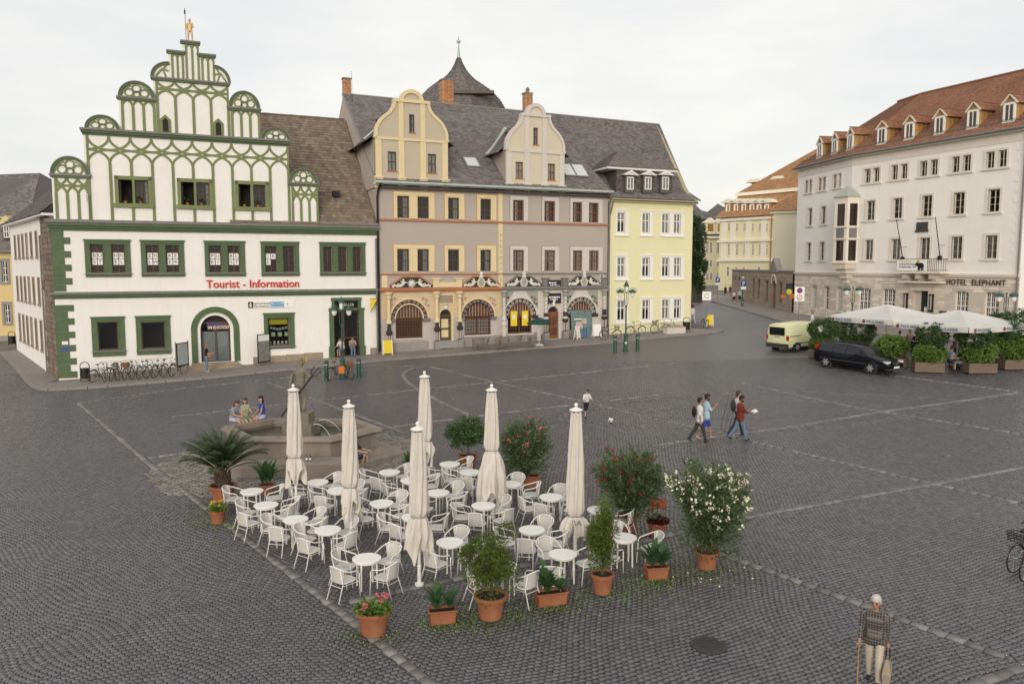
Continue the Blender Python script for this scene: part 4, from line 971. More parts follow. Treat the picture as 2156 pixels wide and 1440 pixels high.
# columns of the arcade
for k, u in enumerate((817, 918, 966, 1059, 1147, 1187.5, 1269.5)):
    x = S_(u, 660); side = k < 3; top = zcor; zz = gz(*FROW.xy(x+SA))-ZC+.12; col = empty('column', (x, -.22, 0)); col.parent = ch
    cm = 'yellow_stone' if side else 'green_grey'
    MB().box(-.2, .2, -.2, .25, zz, zz+.55).build('pedestal', 'plinth' if k else 'yellow_stone', col)
    H = zspr-.3
    lower = MB().lathe([(.15, zz+.55), (.15, zz+1.25), (.22, zz+1.3), (.23, zz+1.45), (.12, zz+1.6), (.11, zz+1.95), (.16, zz+2.0), (.17, H)], 12); lower.build('lower_shaft', 'ornament_black' if k not in (3,) else 'pale_stone', col)
    for q in range(8):
        an = q*6.283/8; MB().tube([(.155*math.cos(an), .155*math.sin(an), zz+.62), (.155*math.cos(an), .155*math.sin(an), zz+1.2)], .028, 5).build('flute', 'pale_stone', col)
    sh_ = MB().lathe([(.2, H), (.2, H+.12), (.13, H+.2), (.115, top-.5), (.15, top-.45)], 12); sh_.build('upper_shaft', 'yellow_stone' if side else 'pale_stone', col)
    if not side:
        t = MB(); t.tube([(.125*math.cos(q*.7), .125*math.sin(q*.7), H+.25+(top-H-.8)*q/40) for q in range(41)], .022, 5); t.build('spiral_fluting', 'green_grey', col)
    MB().lathe([(.13, top-.5), (.2, top-.36), (.16, top-.28), (.27, top-.1), (.27, top)], 8).build('capital', cm, col)
    if k in (1, 2, 4, 5, 6): box_part('attic_pedestal', 'yellow_stone' if side else 'lead_grey', ch, x-.22, x+.22, -.14, .02, zct+.01, zct+.55); box_part('attic_cap', 'yellow_stone' if side else 'lead_grey', ch, x-.32, x+.32, -.2, .02, zct+.55, zct+.63)
box_part('attic_panel', 'yellow_stone', ch, S_(922, 600), S_(960, 600), -.05, .02, zct+.02, zct+.36)
for x0 in (S_(803, 590), ): box_part('painted_pilaster', 'yellow_stone', ch, x0, x0+.40, -.06, .02, zct+.02, zst2-.12)
x0 = S_(1262, 590); box_part('painted_pilaster', 'pale_stone', ch, x0, x0+.34, -.06, .02, zct+.02, zst2-.12)
for q in range(4): MB().prism(arc_pts(x0+.17, zct+.14+q*.2, .08, 0, 6.283, 8), -.07, -.06).build('pilaster_ornament', 'ornament_black', ch)
# drainpipe
MB().tube([(.15, -.52, ze+.08), (.02, -.2, ze-.5), (-.02, -.16, ze-.9), (-.02, -.16, .5)], .075).build('drainpipe', 'black_iron', ch)
MB().tube([(SRc+.02, -.52, ze+.05), (SRc+.05, -.2, ze-.6), (SRc+.03, -.17, ze-1), (SRc+.03, -.17, .8)], .075).build('drainpipe', 'lead_grey', ch)
# ------------------------------------------------ roof shared by the run of houses: ridge comes forward towards the street corner
SY = FROW.s(1281, 560) - SA; SY1 = FROW.s(1456.5, 560) - SA
def ridge(s): t = (s)/(SY1); return 10.2+(5.4-10.2)*t, 21.78-ZC+(20.50-21.78)*t
def rpt(s, t):
    d, z = ridge(s); return (s, -.45+(d+.45)*t, ze+.08+(z-ze-.08)*t)
D1 = (S_(790, 340), S_(943, 345)); D2 = (S_(1065, 360), S_(1188, 365))
br = SY-2.2
MB().quad(*[(x, y+.1, z-.35) for x, y, z in (rpt(0, 0), rpt(SRc+.1, 0), rpt(SRc-2.0, 1), rpt(0, 1))]).build('roof', 'slate', ch)
roof_tiles('roof_slates', ch, 'slate', rpt(0, 0), rpt(SRc+.1, 0), rpt(SRc-2.0, 1), rpt(0, 1), .30, .24, .022, .2)
d_, z_ = ridge(0); MB().add([(0, 0, 4), (0, 0, ze), (0, d_, z_), (0, 2*d_, ze), (0, 2*d_, 4)], [(0, 1, 2, 3, 4)]).build('end_wall', 'grey_plaster', ch)
MB().quad(rpt(0, 1), rpt(SRc-2, 1), (SRc-2, 16, ze), (0, 20.4, ze)).build('rear_roof', 'slate', ch)
MB().tube([rpt(0, 1), rpt(SRc-2.0, 1)], .12, 6).build('ridge_capping', 'lead_grey', ch)
MB().tube([(-.05, *rpt(0, 0)[1:]), (-.05, *rpt(0, 1)[1:])], .08, 6).build('verge_board', 'lead_grey', ch)
# roof windows
mat('skylight_glass', (.55, .57, .58), .08, .02, spec=.8, coat=.5)
for u, v, w_, h_ in ((992, 343, .45, .55), (1196, 361, .42, .7), (1219, 361, .45, .7)):
    # find the point of the roof plane under this pixel
    best = min(((s, t) for s in np.arange(0, SRc, .1) for t in np.arange(.02, .7, .02)), key=lambda q: (FROW.s(u, v, -rpt(*q)[1])-SA-q[0])**2+(FROW.z(u, v, -rpt(*q)[1])-ZC-rpt(*q)[2])**2)
    p = Vector(rpt(*best)); up = (Vector(rpt(best[0], 1))-Vector(rpt(best[0], 0))).normalized(); ri = Vector((1, 0, 0)); nr = ri.cross(up)
    def fr_(k, e): return [p+ri*sx*(w_+k)+up*sy*(h_+k)+nr*e for sx, sy in ((-1, -1), (1, -1), (1, 1), (-1, 1))]
    A, B = fr_(.09, .0), fr_(.09, .10); rf = MB().add(A+B, [(0,1,5,4),(1,2,6,5),(2,3,7,6),(3,0,4,7),(4,5,6,7)]).build('roof_window', 'lead_grey', ch); MB().quad(*fr_(0, .112)).build('pane', 'skylight_glass', rf)
# curved dormer gables
for k, (d, um, vt, vneck, vside, cm) in enumerate(((D1, 868, 193.5, 214, 294.5, 'yellow_stone'), (D2, 1126, 222, 243, 320, 'pale_stone'))):
    a, b = d; c = (a+b)/2; hw = (b-a)/2; z0 = ze+.0; zs = (16.98 if k == 0 else 16.72)-ZC; zn = Z_(um, vneck); ztop = Z_(um, vt); zp = z0+(zs-z0)*.16
    prof = [(1, 0), (1.03, .08), (1.03, .2), (.99, .32), (.90, .46), (.77, .58), (.63, .68), (.54, .80), (.49, .92), (.48, 1.0)]
    side_r = [(c+hw*x*(.94 if i else 1), zs+(zn-zs)*t) for i, (x, t) in enumerate(prof)]; side_l = [(2*c-x, z) for x, z in side_r[::-1]]
    nh = hw*.275; top = arc_pts(c, zn+.05, nh, 0, math.pi, 12, ztop-zn-.05)
    outline = [(a, z0), (b, z0)]+side_r+[(c+nh, zn)]+top+[(c-nh, zn)]+side_l
    g = MB(); wops = []
    zw0, zw1 = z0+(zs-z0)*.30, z0+(zs-z0)*.72
    for sx in (-1, 1): cx = c+sx*hw*.55; wops.append((cx-.30, cx+.30, zw0, zw1))
    g.wall(a, b, z0, zs, wops, -.02, .2); upc = (c-.19, c+.19, zs+(zn-zs)*.20, zs+(zn-zs)*.66)
    xi = nh
    g.wall(c-xi, c+xi, zs, zn, [upc], -.02, .2)
    g.prism([(c+xi, zs)]+side_r+[(c+xi, zn)], -.02, .2); g.prism([(c-xi, zs)]+[(2*c-x, z) for x, z in side_r]+[(c-xi, zn)], -.02, .2); g.prism([(c+xi, zn)]+top+[(c-xi, zn)], -.02, .2)
    g.box(a, b, .25, .3, z0, zs)
    g.build('dormer_gable', mat('gable_beige', (.50, .44, .345), .9, .05, .6, .2, 60) if k == 0 else mat('gable_cream', (.60, .54, .42), .9, .05, .6, .2, 60), ch)
    bd = .20
    for pts in (side_r, side_l): MB().strip(pts, bd, -.10, .32).build('volute_border', cm, ch)
    MB().strip(top, bd*1.3, -.12, .34).build('gable_crown', cm, ch)
    MB().box(c-hw*.46-.1, c+hw*.46+.1, -.14, .34, zn-.12, zn+.08).build('crown_cornice', cm, ch)
    MB().box(a, b, -.10, .05, zs-.08, zs+.08).build('dormer_band', cm, ch)
    for x in (a+.22, c-hw*.29-.02, c+hw*.29+.02, b-.22):
        full = abs(x-c) < hw*.5; MB().box(x-.20, x+.20, -.085, .05, zp, zs-.09).build('pilaster', cm, ch); MB().box(x-.28, x+.28, -.13, .06, z0-.25, zp-.06).build('pilaster_base', cm, ch); MB().box(x-.34, x+.34, -.17, .06, zp-.06, zp+.03).build('pilaster_cap', cm, ch)
        if full: MB().box(x-.17, x+.17, -.085, .05, zs+.09, zn-.13).build('pilaster', cm, ch)
    for w_ in wops+[upc]:
        casement(ch, *w_, 'dark_wood' if k == 0 else 'orange_wood', .10, 2 if w_ is not upc else 1, 2, .045, .02, cur=[(.05, .95, 0)] if k == 0 and w_ is not upc else [(.1, .4, 0), (.65, .95, 0)])
        MB().box(w_[0]-.06, w_[1]+.06, -.07, .1, w_[2]-.07, w_[2]).build('window_sill', 'red_line', ch)
    MB().box(a+.3, b-.3, .8, .82, z0, zn-1.2).build('interior_wall', 'interior', ch)
    # dormer body and roof running back
    zrd = zn-.15; dl = 6.5
    for q in (a, b): MB().quad((q, .2, z0-.2), (q, .2, zs), (q, 4.2, zs), (q, 4.2, z0-.2)).build('dormer_cheek', 'grey_plaster', ch)
    for sg in (-1, 1):
        e = c+sg*(hw+.15); ef = c+sg*(hw+.75)
        prof2 = [(e+sg*.35, zs-.12), (e-sg*.1, zs+.15), (c+sg*hw*.72, zs+(zrd-zs)*.36), (c, zrd)]
        for i in range(3):
            (x0_, z0_), (x1_, z1_) = prof2[i], prof2[i+1]
            roof_tiles('dormer_slates', ch, 'slate', (x0_, .28, z0_), (x0_, dl, z0_), (x1_, dl, z1_), (x1_, .28, z1_), .30, .22, .02)
        MB().quad((prof2[0][0], .28, prof2[0][1]-.03), (prof2[0][0], dl, prof2[0][1]-.03), (c, dl, zrd-.03), (c, .28, zrd-.03)).build('dormer_roof', 'slate', ch)
        MB().tube([(prof2[0][0]+sg*.05, .2, zs-.1), (prof2[0][0]+sg*.05, 2.6, zs-.1)], .07, 6).build('dormer_gutter', 'lead_grey', ch)
    # pale metal valley where the dormer meets the main roof, left side
    vp = []
    for i in range(9):
        t = i/8; x = max(.12, c-(hw+.45)+(hw+.45)*t*.99); z = zs-.1+(zrd-zs+.1)*t**1.15; d0, zr0 = ridge(x); vy = -.45+(d0+.45)*(z-ze-.08)/(zr0-ze-.08); vp.append((x, vy-.05, z+.10))
    MB().tube(vp, .13, 5).build('valley_flashing', 'copper_green', ch)
# chimneys
def chimney(root, u0, u1, vt, vb, dep, off, ladder=True, pot=False):
    x0, x1 = FROW.s(u0, vt, -dep)-off, FROW.s(u1, vt, -dep)-off; z1 = FROW.z((u0+u1)/2, vt, -dep)-ZC; z0 = FROW.z((u0+u1)/2, vb, -dep)-ZC-2.0; w_ = (x1-x0)
    c = MB(); n = int((z1-z0)/.085)
    core = MB().box(x0+.02, x1-.02, dep+.02, dep+w_*.9, z0, z1).build('chimney', 'mortar', root)
    for i in range(n):
        z = z0+i*.085; k = 3
        for j in range(k): 
            a = x0+(w_)*(j+(.5 if i % 2 else 0)-.25*0)/k; b2 = min(a+w_/k-.012, x1)
            if a < x1: c.box(a, b2, dep, dep+w_*.9, z, z+.073)
    c.build('chimney_bricks', 'orange_brick', core, rnd=6)['kind'] = 'stuff'
    MB().box(x0-.05, x1+.05, dep-.05, dep+w_*.9+.05, z1, z1+.08).build('chimney_cap', 'lead_grey', core)
    if ladder:
        l = MB(); q = x0+w_*.55
        for dx in (0, w_*.36): l.tube([(q+dx, dep-.06, z0+1), (q+dx, dep-.06, z1+.1)], .014, 5)
        z = z0+1.2
        while z < z1: l.tube([(q, dep-.06, z), (q+w_*.36, dep-.06, z)], .012, 5); z += .3
        l.build('chimney_ladder', 'copper_green', core)
    if pot: MB().lathe([(.16, z1), (.14, z1+.3), (.2, z1+.35), (.05, z1+.55)], 10, ((x0+x1)/2, dep+.3, 0)).build('chimney_pot', 'lead_grey', core)
mat('orange_brick', (.48, .20, .075), .85, .12, 3, .2, 40, rnd=.25); mat('mortar', (.42, .36, .28), .9, .1)
chimney(ch, 723, 739.5, 166, 200, 10.6, SA); chimney(ch, 931, 955.5, 169, 214, 9.2, SA); chimney(ch, 1106, 1122, 197, 232, 7.5, SA, True, True)
# lightning rods
for u, v in ((740.5, 150), (955, 158)): x = FROW.s(u, v, -9)-SA; z = FROW.z(u, v, -9)-ZC; MB().tube([(x, 9, z-2.5), (x, 9, z)], .012, 4).build('lightning_rod', 'black_iron', ch)

# ------------------------------------------------------------------ pale yellow house at the street corner
ZY = 2.9; SY0 = FROW.s(1281, 560); yh = FROW.root('yellow_house', SY0, ZY); tag(yh, 'pale yellow corner house with white window frames and steep slate roof', 'house')
def S_(u, v, off=0): return FROW.s(u, v, off) - SY0
def Z_(u, v, off=0): return FROW.z(u, v, off) - ZY
mat('yellow_plaster', (.75, .72, .47), .9, .05, .6, .2, 60, stain=.08, stain_col=(.5, .42, .22), streak=1)
SW = S_(1456.5, 560); zey = 13.66-ZY; ops = []; jobs = []
for v0, v1, s0_, s1_ in ((449, 491, 444, 496.5), (542, 583, 537.5, 588), (631, 673, 627, 678)):
    z0, z1 = Z_(1360, v1), Z_(1360, v0)
    for oo, (a, b) in (([(1299.5, 1316)], (1296, 1323.5)), ([(1352, 1367.3)], (1349, 1375)), ([(1393.6, 1408.8), (1418.7, 1432.7)], (1391.5, 1439.8))):
        vm = (v0+v1)/2; o2 = [(S_(p, vm), S_(q, vm), z0, z1) for p, q in oo]; ops += o2; jobs.append((S_(a, vm), S_(b, vm), z0, z1, o2))
MB().wall(0, SW, -.6, zey, ops, 0, .2).build('wall', 'yellow_plaster', yh); MB().quad((SW, 0, -.6), (SW, 9, -.6), (SW, 9, zey), (SW, 0, zey)).build('side_wall', 'yellow_plaster', yh)
MB().box(.1, SW-.1, 1.3, 1.32, -.5, zey).build('interior_wall', 'interior', yh)
mat('grey_curtain', (.42, .40, .37), .9, .15, 3)
for (s0, s1, z0, z1, oo) in jobs:
    b = MB(); xs = [s0]+[q for o in oo for q in o[:2]]+[s1]
    for i in range(0, len(xs), 2): b.box(xs[i], xs[i+1], -.04, .19, z0, z1)
    b.box(s0, s1, -.04, .19, z1, z1+.14).box(s0-.03, s1+.03, -.09, .05, z1+.14, z1+.21).box(s0, s1, -.04, .19, z0-.18, z0); b.build('window_surround', 'white_wood', yh); MB().box(s0-.06, s1+.06, -.11, .05, z0-.27, z0-.18).build('window_sill', 'white_wood', yh)
    for o in oo: casement(yh, *o, 'white_wood', .08, 2, 2, .075, .02, split=[.62], cur=[(.05, .95, random.choice((0, .5, .0)))] if random.random() < .75 else None)
MB().box(-.05, SW+.25, -.30, .1, zey-.28, zey).build('eaves_moulding', 'yellow_plaster', yh)
MB().tube([(.25, -.25, zey-.1), (.12, -.12, zey-1), (.02, -.1, zey-1.3)], .06).build('drainpipe', 'lead_grey', yh)
off = SY0-SA; dz = ZC-ZY
def ypt(s, t, sw=.0):
    d, z = ridge(min(s+off, SY1)); z += dz
    if t < .18: y = -.55+(d*.18+.75)*(t/.18); zz = zey+(z-zey)*.12*(t/.18)
    else: q = (t-.18)/.82; y = d*.18+.2+(d-d*.18-.2)*q; zz = zey+(z-zey)*(.12+.88*q)
    return (s, y, zz)
for t0, t1 in ((0, .18), (.18, 1)):
    sl = lambda t: -.15-2.2*max(0, t)
    MB().quad(*[(x, y+.08, z-.2) for x, y, z in (ypt(sl(t0)+.1, t0), ypt(SW+.25, t0), ypt(SW+.25, t1), ypt(sl(t1), t1))]).build('roof', 'slate', yh)
    roof_tiles('roof_slates', yh, 'slate', ypt(sl(t0)+.1, t0), ypt(SW+.25, t0), ypt(SW+.25, t1), ypt(sl(t1), t1), .26, .2, .022, .2)
MB().tube([ypt(-2.35, 1), ypt(SW+.25, 1)], .11, 6).build('ridge_capping', 'lead_grey', yh); MB().tube([ypt(SW+.28, q) for q in (0, .18, 1)], .07, 6).build('verge_board', 'lead_grey', yh)
MB().tube([ypt(-.1, 0), ypt(-.55, .18), ypt(-2.3, 1)], .05, 5).build('party_wall_flashing', 'red_line', yh)
MB().add([(SW, 0, zey), (SW, ypt(SW, 1)[1], ypt(SW, 1)[2]), (SW, 10, zey)], [(0, 1, 2)]).build('end_gable', 'yellow_plaster', yh)
MB().quad(ypt(-2.3, 1), ypt(SW+.2, 1), (SW, 11, zey), (-2, 13, zey)).build('rear_roof', 'slate', yh)
# wide dormer with three windows
a, b = S_(1297, 385, -.6), S_(1414, 395, -.6); z0 = zey+.25; z1 = Z_(1355, 360, -.4); yb = .55
MB().wall(a, b, z0, z1, [], yb, .2).build('dormer_front', 'slate', yh)
for xx in (a, b): MB().quad((xx, yb, z0), (xx, 3.5, z0), (xx, 3.5, z1), (xx, yb, z1)).build('dormer_cheek', 'slate', yh)
roof_tiles('dormer_slates', yh, 'slate', (a, yb-.015, z0), (b, yb-.015, z0), (b, yb-.01, z1), (a, yb-.01, z1), .22, .18, .02)
al, bl = S_(1277, 352, -.3), S_(1424, 361, -.3); ap = Z_(1314, 315, -2.4); xl, xr_ = S_(1313, 315, -2.4), S_(1345, 330, -2.4)
MB().box(al, bl, .15, 3.4, z1, z1+.16).build('dormer_cornice', 'white_wood', yh)
yd = 3.3
roof_tiles('dormer_slates', yh, 'slate', (al-.05, .08, z1+.17), (bl+.05, .08, z1+.17), (xl+1.4, yd, ap), (xl, yd, ap), .26, .2, .022)
MB().quad((al-.05, .08, z1+.16), (bl+.05, .08, z1+.16), (xl+1.4, yd, ap-.02), (xl, yd, ap-.02)).add([(al-.05, .08, z1+.16), (xl, yd, ap-.02), (al-.05, yd+2, z1+.16)], [(0, 1, 2)]).add([(bl+.05, .08, z1+.16), (bl+.05, yd+2, z1+.16), (xl+1.4, yd, ap-.02)], [(0, 1, 2)]).build('dormer_roof', 'slate', yh)
roof_tiles('dormer_slates', yh, 'slate', (al-.05, 3.2, z1+.17), (al-.05, .08, z1+.17), (xl, yd, ap), (xl, yd+.2, ap), .26, .2, .022)
for u in (1325.5, 1363, 1399.5):
    x = S_(u, 387, -.3); zb0, zb1 = Z_(u, 400, -.3), Z_(u, 373, -.3); y = .22
    bx = MB().box(x-.42, x+.42, y+.02, yb+.3, zb0-.25, zb1+.12).build('dormer_box', 'slate', yh)
    MB().prism([(x-.72, zb1+.12), (x+.72, zb1+.12), (x, zb1+.48)], y-.22, yb+.3).build('dormer_pediment', 'white_wood', yh); MB().prism([(x-.44, zb1+.17), (x+.44, zb1+.17), (x, zb1+.38)], y-.23, y-.22).build('pediment_field', 'pale_stone', yh)
    b_ = MB(); casement(yh, x-.30, x+.30, zb0, zb1, 'white_wood', y-.05, 2, 1, .07, .02, sub=(1, 2)); MB().quad((x-.3, y+.015, zb0), (x+.3, y+.015, zb0), (x+.3, y+.015, zb1), (x-.3, y+.015, zb1)).build('dormer_blind', 'grey_curtain', yh)
# ------------------------------------------------------------------ hotel on the far side of the square
HL = G(1680, 663); FH2 = Fac(HL, math.radians(-82)); sb = FH2.s(1786, 560); bend = FH2.xy(sb); FH1 = Fac(bend, math.radians(-67))
ZH = 3.3; ht = FH1.root('hotel_building', 0, ZH); tag(ht, 'white hotel with red tiled roof, dormers and HOTEL ELEPHANT lettering', 'hotel')
mat('hotel_plaster', (.86, .835, .795), .9, .05, .6, .3, 50, stain=.12, stain_col=(.55, .48, .42), streak=1)
mat('travertine', (.70, .625, .54), .85, .10, 2.2, .35, 26, rnd=.18, stain=.25, stain_col=(.46, .39, .33)); mat('travertine_trim', (.74, .675, .60), .8, .10, 2, .2, 30)
mat('cream_wood', (.70, .66, .55), .5, .05); mat('yellow_curtain', (.46, .36, .20), .9, .15, 3, trans=.2); mat('verdigris', (.36, .40, .35), .6, .2, 3)
A2 = math.radians(-82)-math.radians(-67)
lf = bpy.data.objects.new('angled_wing', None); COL.objects.link(lf); lf.parent = ht; lf.rotation_euler = (0, 0, A2)   # x runs negative from the bend
def hz(z): return z-ZH
zc_, ze_ = hz(7.78), hz(18.02); W1 = FH1.s(2149, 560)
R4, R3, R2 = (hz(15.62), hz(16.82)), (hz(12.42), hz(14.08)), (hz(9.02), hz(10.74))
def swin(parent, x0, x1, z0, z1, pair=False, cur=None, dep=.22, nz=2):
    b = MB(); e = .20; m = (x0+x1)/2
    xs = [x0-e, x0, x1, x1+e] if not pair else [x0-e, x0, m-.13, m+.13, x1, x1+e]
    for i in range(0, len(xs), 2): b.box(xs[i], xs[i+1], -.04, dep, z0, z1)
    b.box(x0-e, x1+e, -.04, dep, z1, z1+.17); b.build('window_surround', 'travertine_trim', parent); MB().box(x0-e-.08, x1+e+.08, -.13, dep, z0-.15, z0).build('window_sill', 'travertine_trim', parent)
    for a, c in (((x0, x1),) if not pair else ((x0, m-.13), (m+.13, x1))): casement(parent, a, c, z0, z1, 'cream_wood', dep-.06, 2, 1, .06, .02, sub=(1, nz), cur=cur)
def seg(parent, fac, x0, x1, r4, r3, r2, gf, soff, door=None):
    ops = []
    for r, (z0, z1) in ((r4, R4), (r3, R3), (r2, R2)):
        for a, b in r:
            if r is r4: m = (a+b)/2; ops += [(a, m-.13, z0, z1), (m+.13, b, z0, z1)]
            else: ops.append((a, b, z0, z1))
    MB().wall(x0, x1, zc_, ze_, ops, 0, .22).build('wall', 'hotel_plaster', parent)
    gops = [(a, b, hz(4.42) if b-a < 1.3 and soff else hz(4.3), hz(6.6)) for a, b in gf]
    if door: gops.append((door[0], door[1], -.3, hz(6.5)))
    MB().wall(x0, x1, -.8, zc_, gops, 0, .3).build('ground_floor_wall', 'travertine', parent)
    for i, (a, b) in enumerate(r4): swin(parent, a, b, *R4, pair=True, cur=[(.1, .9, 0)] if soff else None)
    for i, (a, b) in enumerate(r3): swin(parent, a, b, *R3, cur=[(.55, .95, 0)] if soff or i == 1 else None, nz=3)
    for i, (a, b) in enumerate(r2): swin(parent, a, b, *R2, cur=[(.02, .6, 0)], nz=3)
    for (a, b), o in zip(gf, gops):
        m = (a+b)/2; casement(parent, a, b, o[2], o[3], 'white_wood', .2, 3 if b-a > 1.0 else 2, 2, .09, .025, sub=(2 if b-a > 1 else 1, 3))
        # shallow segmental head, lintel blocks and panel line
        MB().prism([(a, o[3]+.001), (b, o[3]+.001), (b, o[3]-.16), (m+(b-a)*.25, o[3]-.03), (m-(b-a)*.25, o[3]-.03), (a, o[3]-.16)], .02, .26).build('arch_head', 'travertine', parent); MB().box(a-.25, b+.25, -.05, .05, o[3]+.42, o[3]+.50).build('lintel_moulding', 'travertine_trim', parent)
        MB().box(a-.1, b+.1, -.1, .25, o[2]-.12, o[2]).build('window_sill', 'travertine_trim', parent)
    MB().box(x0+.1, x1-.1, 1.3, 1.33, -.5, ze_).build('interior_wall', 'interior', parent)
    MB().box(x0, x1, -.16, .05, zc_-.02, zc_+.14).box(x0, x1, -.09, .05, zc_-.14, zc_-.02).build('ground_floor_cornice', 'travertine_trim', parent)
    MB().box(x0, x1, -.04, .05, ze_-.72, ze_-.05).build('frieze', 'travertine_trim', parent); MB().box(x0, x1+.06, -.42, .05, ze_-.05, ze_+.1).build('eaves_moulding', 'cream_wood', parent); MB().tube([(x0, -.55, ze_+.13), (x1+.1, -.55, ze_+.13)], .10).build('eaves_gutter', 'lead_grey', parent)
    # ashlar courses of the ground floor: thin raised blocks
    b = MB(); z = -.4; k = 0
    while z < zc_-.35:
        h = .24; x = x0 + (0.3 if k % 2 else 0)
        while x < x1:
            x2 = min(x+random.uniform(.5, .95), x1)
            if not any(x < o[1]+.02 and x2 > o[0]-.02 and z < o[3]+.02 and z+h > o[2]-.02 for o in gops): b.box(x+.008, x2-.008, -.018-random.random()*.012, .0, z+.008, z+h-.008)
            x = x2
        z += h; k += 1
    b.build('ashlar_blocks', 'travertine', parent, rnd=6)['kind'] = 'stuff'
v = 525
r2_ = [(FH1.s(a, v), FH1.s(b, v)) for a, b in ((1820.5, 1837.5), (1877, 1894.5), (1936, 1958), (2003, 2025), (2075, 2098))]
cen = [(a+b)/2 for a, b in r2_]; r3_ = [(c-.46, c+.46) for c in cen]; r2_ = [(c-.46, c+.46) for c in cen]; r4_ = [(c-.80, c+.80) for c in cen]
gf1 = [(1.25, 2.6), (3.8, 5.15), (10.62, 11.78), (13.05, 14.2)]; dor = (6.85, 8.25)
seg(ht, FH1, 0, W1, r4_, r3_, r2_, gf1, 0, dor)
c2 = [FH2.s(u, 525)-sb for u in (1703, 1731)]; r2l = [(c-.42, c+.42) for c in c2]; r4l = [(FH2.s(u, 390)-sb-.62, FH2.s(u, 390)-sb+.62) for u in (1703, 1731.5, 1763)]
gfl = [(FH2.s(a, 620)-sb, FH2.s(b, 620)-sb) for a, b in ((1708, 1719.5), (1735.4, 1746.5), (1761, 1774))]
XL = -sb-.9
seg(lf, FH2, XL, -.003, r4l, r2l, r2l, gfl, 1)
# entrance
MB().box(dor[0], dor[1], .9, .95, -.5, hz(6.5)).build('entrance_back', 'interior', ht); MB().box(dor[0]-.25, dor[1]+.25, -.06, .3, hz(6.5), hz(6.75)).build('entrance_lintel', 'travertine_trim', ht)
mat('door_green', (.02, .035, .028), .35, .1); b = box_part('entrance_door', 'door_green', ht, dor[0]+.55, dor[1], .35, .42, -.3, hz(6.45)); box_part('door_notice', 'pure_white', b, dor[0]+.85, dor[0]+1.1, .33, .35, hz(4.6), hz(5.2))
MB().box(dor[0], dor[0]+.55, .3, .9, -.3, hz(6.5)).build('entrance_jamb', 'travertine', ht)
for x in (dor[0]-.55, dor[1]+.45):
    l = MB().box(x-.16, x+.16, -.3, 0, hz(4.85), hz(5.0)).box(x-.13, x-.08, -.2, 0, hz(5.0), hz(6.2)).box(x+.08, x+.13, -.2, 0, hz(5.0), hz(6.2)).box(x-.16, x+.16, -.24, 0, hz(6.2), hz(6.28)).build('wall_lantern', 'black_iron', ht); box_part('lantern_glass', 'pale_stone', l, x-.08, x+.08, -.16, -.04, hz(5.0), hz(6.2))
x = dor[1]+1.5; b = box_part('menu_case', 'dark_wood', ht, x-.3, x+.3, -.12, 0, hz(4.4), hz(5.0)); box_part('menu_sheet', 'pure_white', b, x-.16, x+.16, -.126, -.12, hz(4.45), hz(4.8))
# balcony
bx0, bx1 = FH1.s(1889, 575, .9), FH1.s(1978, 575, .9); zb_ = zc_+.12
MB().box(bx0-.3, bx1+.25, -1.15, .05, zb_, zb_+.16).build('balcony_slab', 'travertine_trim', ht)
for q in (.18, .5, .82): x = bx0+(bx1-bx0)*q; MB().box(x-.2, x+.2, -.95, .05, zb_-.42, zb_).box(x-.2, x+.2, -.6, .05, zb_-.6, zb_-.42).build('balcony_bracket', 'travertine', ht)
MB().box(bx0, bx1, -.85, .05, zb_-.75, zb_-.62).build('balcony_base', 'travertine_trim', ht)
rail = MB(); zr_ = zb_+.16
rail.tube([(bx0, 0, zr_+.98), (bx0, -1.0, zr_+.98), (bx1, -1.0, zr_+.98), (bx1, 0, zr_+.98)], .025, 6).tube([(bx0, 0, zr_+.1), (bx0, -1.0, zr_+.1), (bx1, -1.0, zr_+.1), (bx1, 0, zr_+.1)], .02, 6)
rr_ = rail.build('balcony_railing', 'black_iron', ht)
x = bx0
while x <= bx1+.01: MB().tube([(x, -1.0, zr_), (x, -1.0, zr_+.98)], .016, 5).build('baluster', 'black_iron', rr_); x += .16
for y in (-.75, -.5, -.25):
    for x in (bx0, bx1): MB().tube([(x, y, zr_), (x, y, zr_+.98)], .016, 5).build('baluster', 'black_iron', rr_)
bn = box_part('banner', 'pure_white', ht, bx0+.05, bx0+(bx1-bx0)*.74, -1.06, -1.04, zr_+.06, zr_+.95); bw = (bx1-bx0)*.74
mat('gold_print', (.62, .42, .06), .5, .03)
strokes(bn, bx0+.3, bx0+1.4, zr_+.80, -1.064, .12, 'gold_print'); text('lettering', 'Ab Herbst 2018 trompetet', .23, 'black_print', bn, (bx0+.3, -1.064, zr_+.58), align='LEFT', sx=.62); text('lettering', 'der Elephant wieder.', .23, 'black_print', bn, (bx0+.3, -1.064, zr_+.36), align='LEFT', sx=.62)
ex = bx0+bw*.80; ez = zr_+.42; el = MB(); el.prism(arc_pts(ex, ez+.05, .30, 0, 6.283, 16, .22), -1.075, -1.062); el.prism(arc_pts(ex-.30, ez+.16, .15, 0, 6.283, 12, .15), -1.077, -1.063)
el.strip([(ex-.40, ez+.10), (ex-.50, ez-.06), (ex-.58, ez-.10), (ex-.68, ez-.02)], .06, -1.076, -1.062)
for dx in (-.2, -.08, .1, .24): el.box(ex+dx-.05, ex+dx+.05, -1.074, -1.062, ez-.34, ez)
el.build('elephant_emblem', 'black_print', bn); MB().prism(arc_pts(ex-.22, ez+.38, .14, 0, 6.283, 10, .12), -1.08, -1.063).build('emblem_crown', 'gold_print', bn)
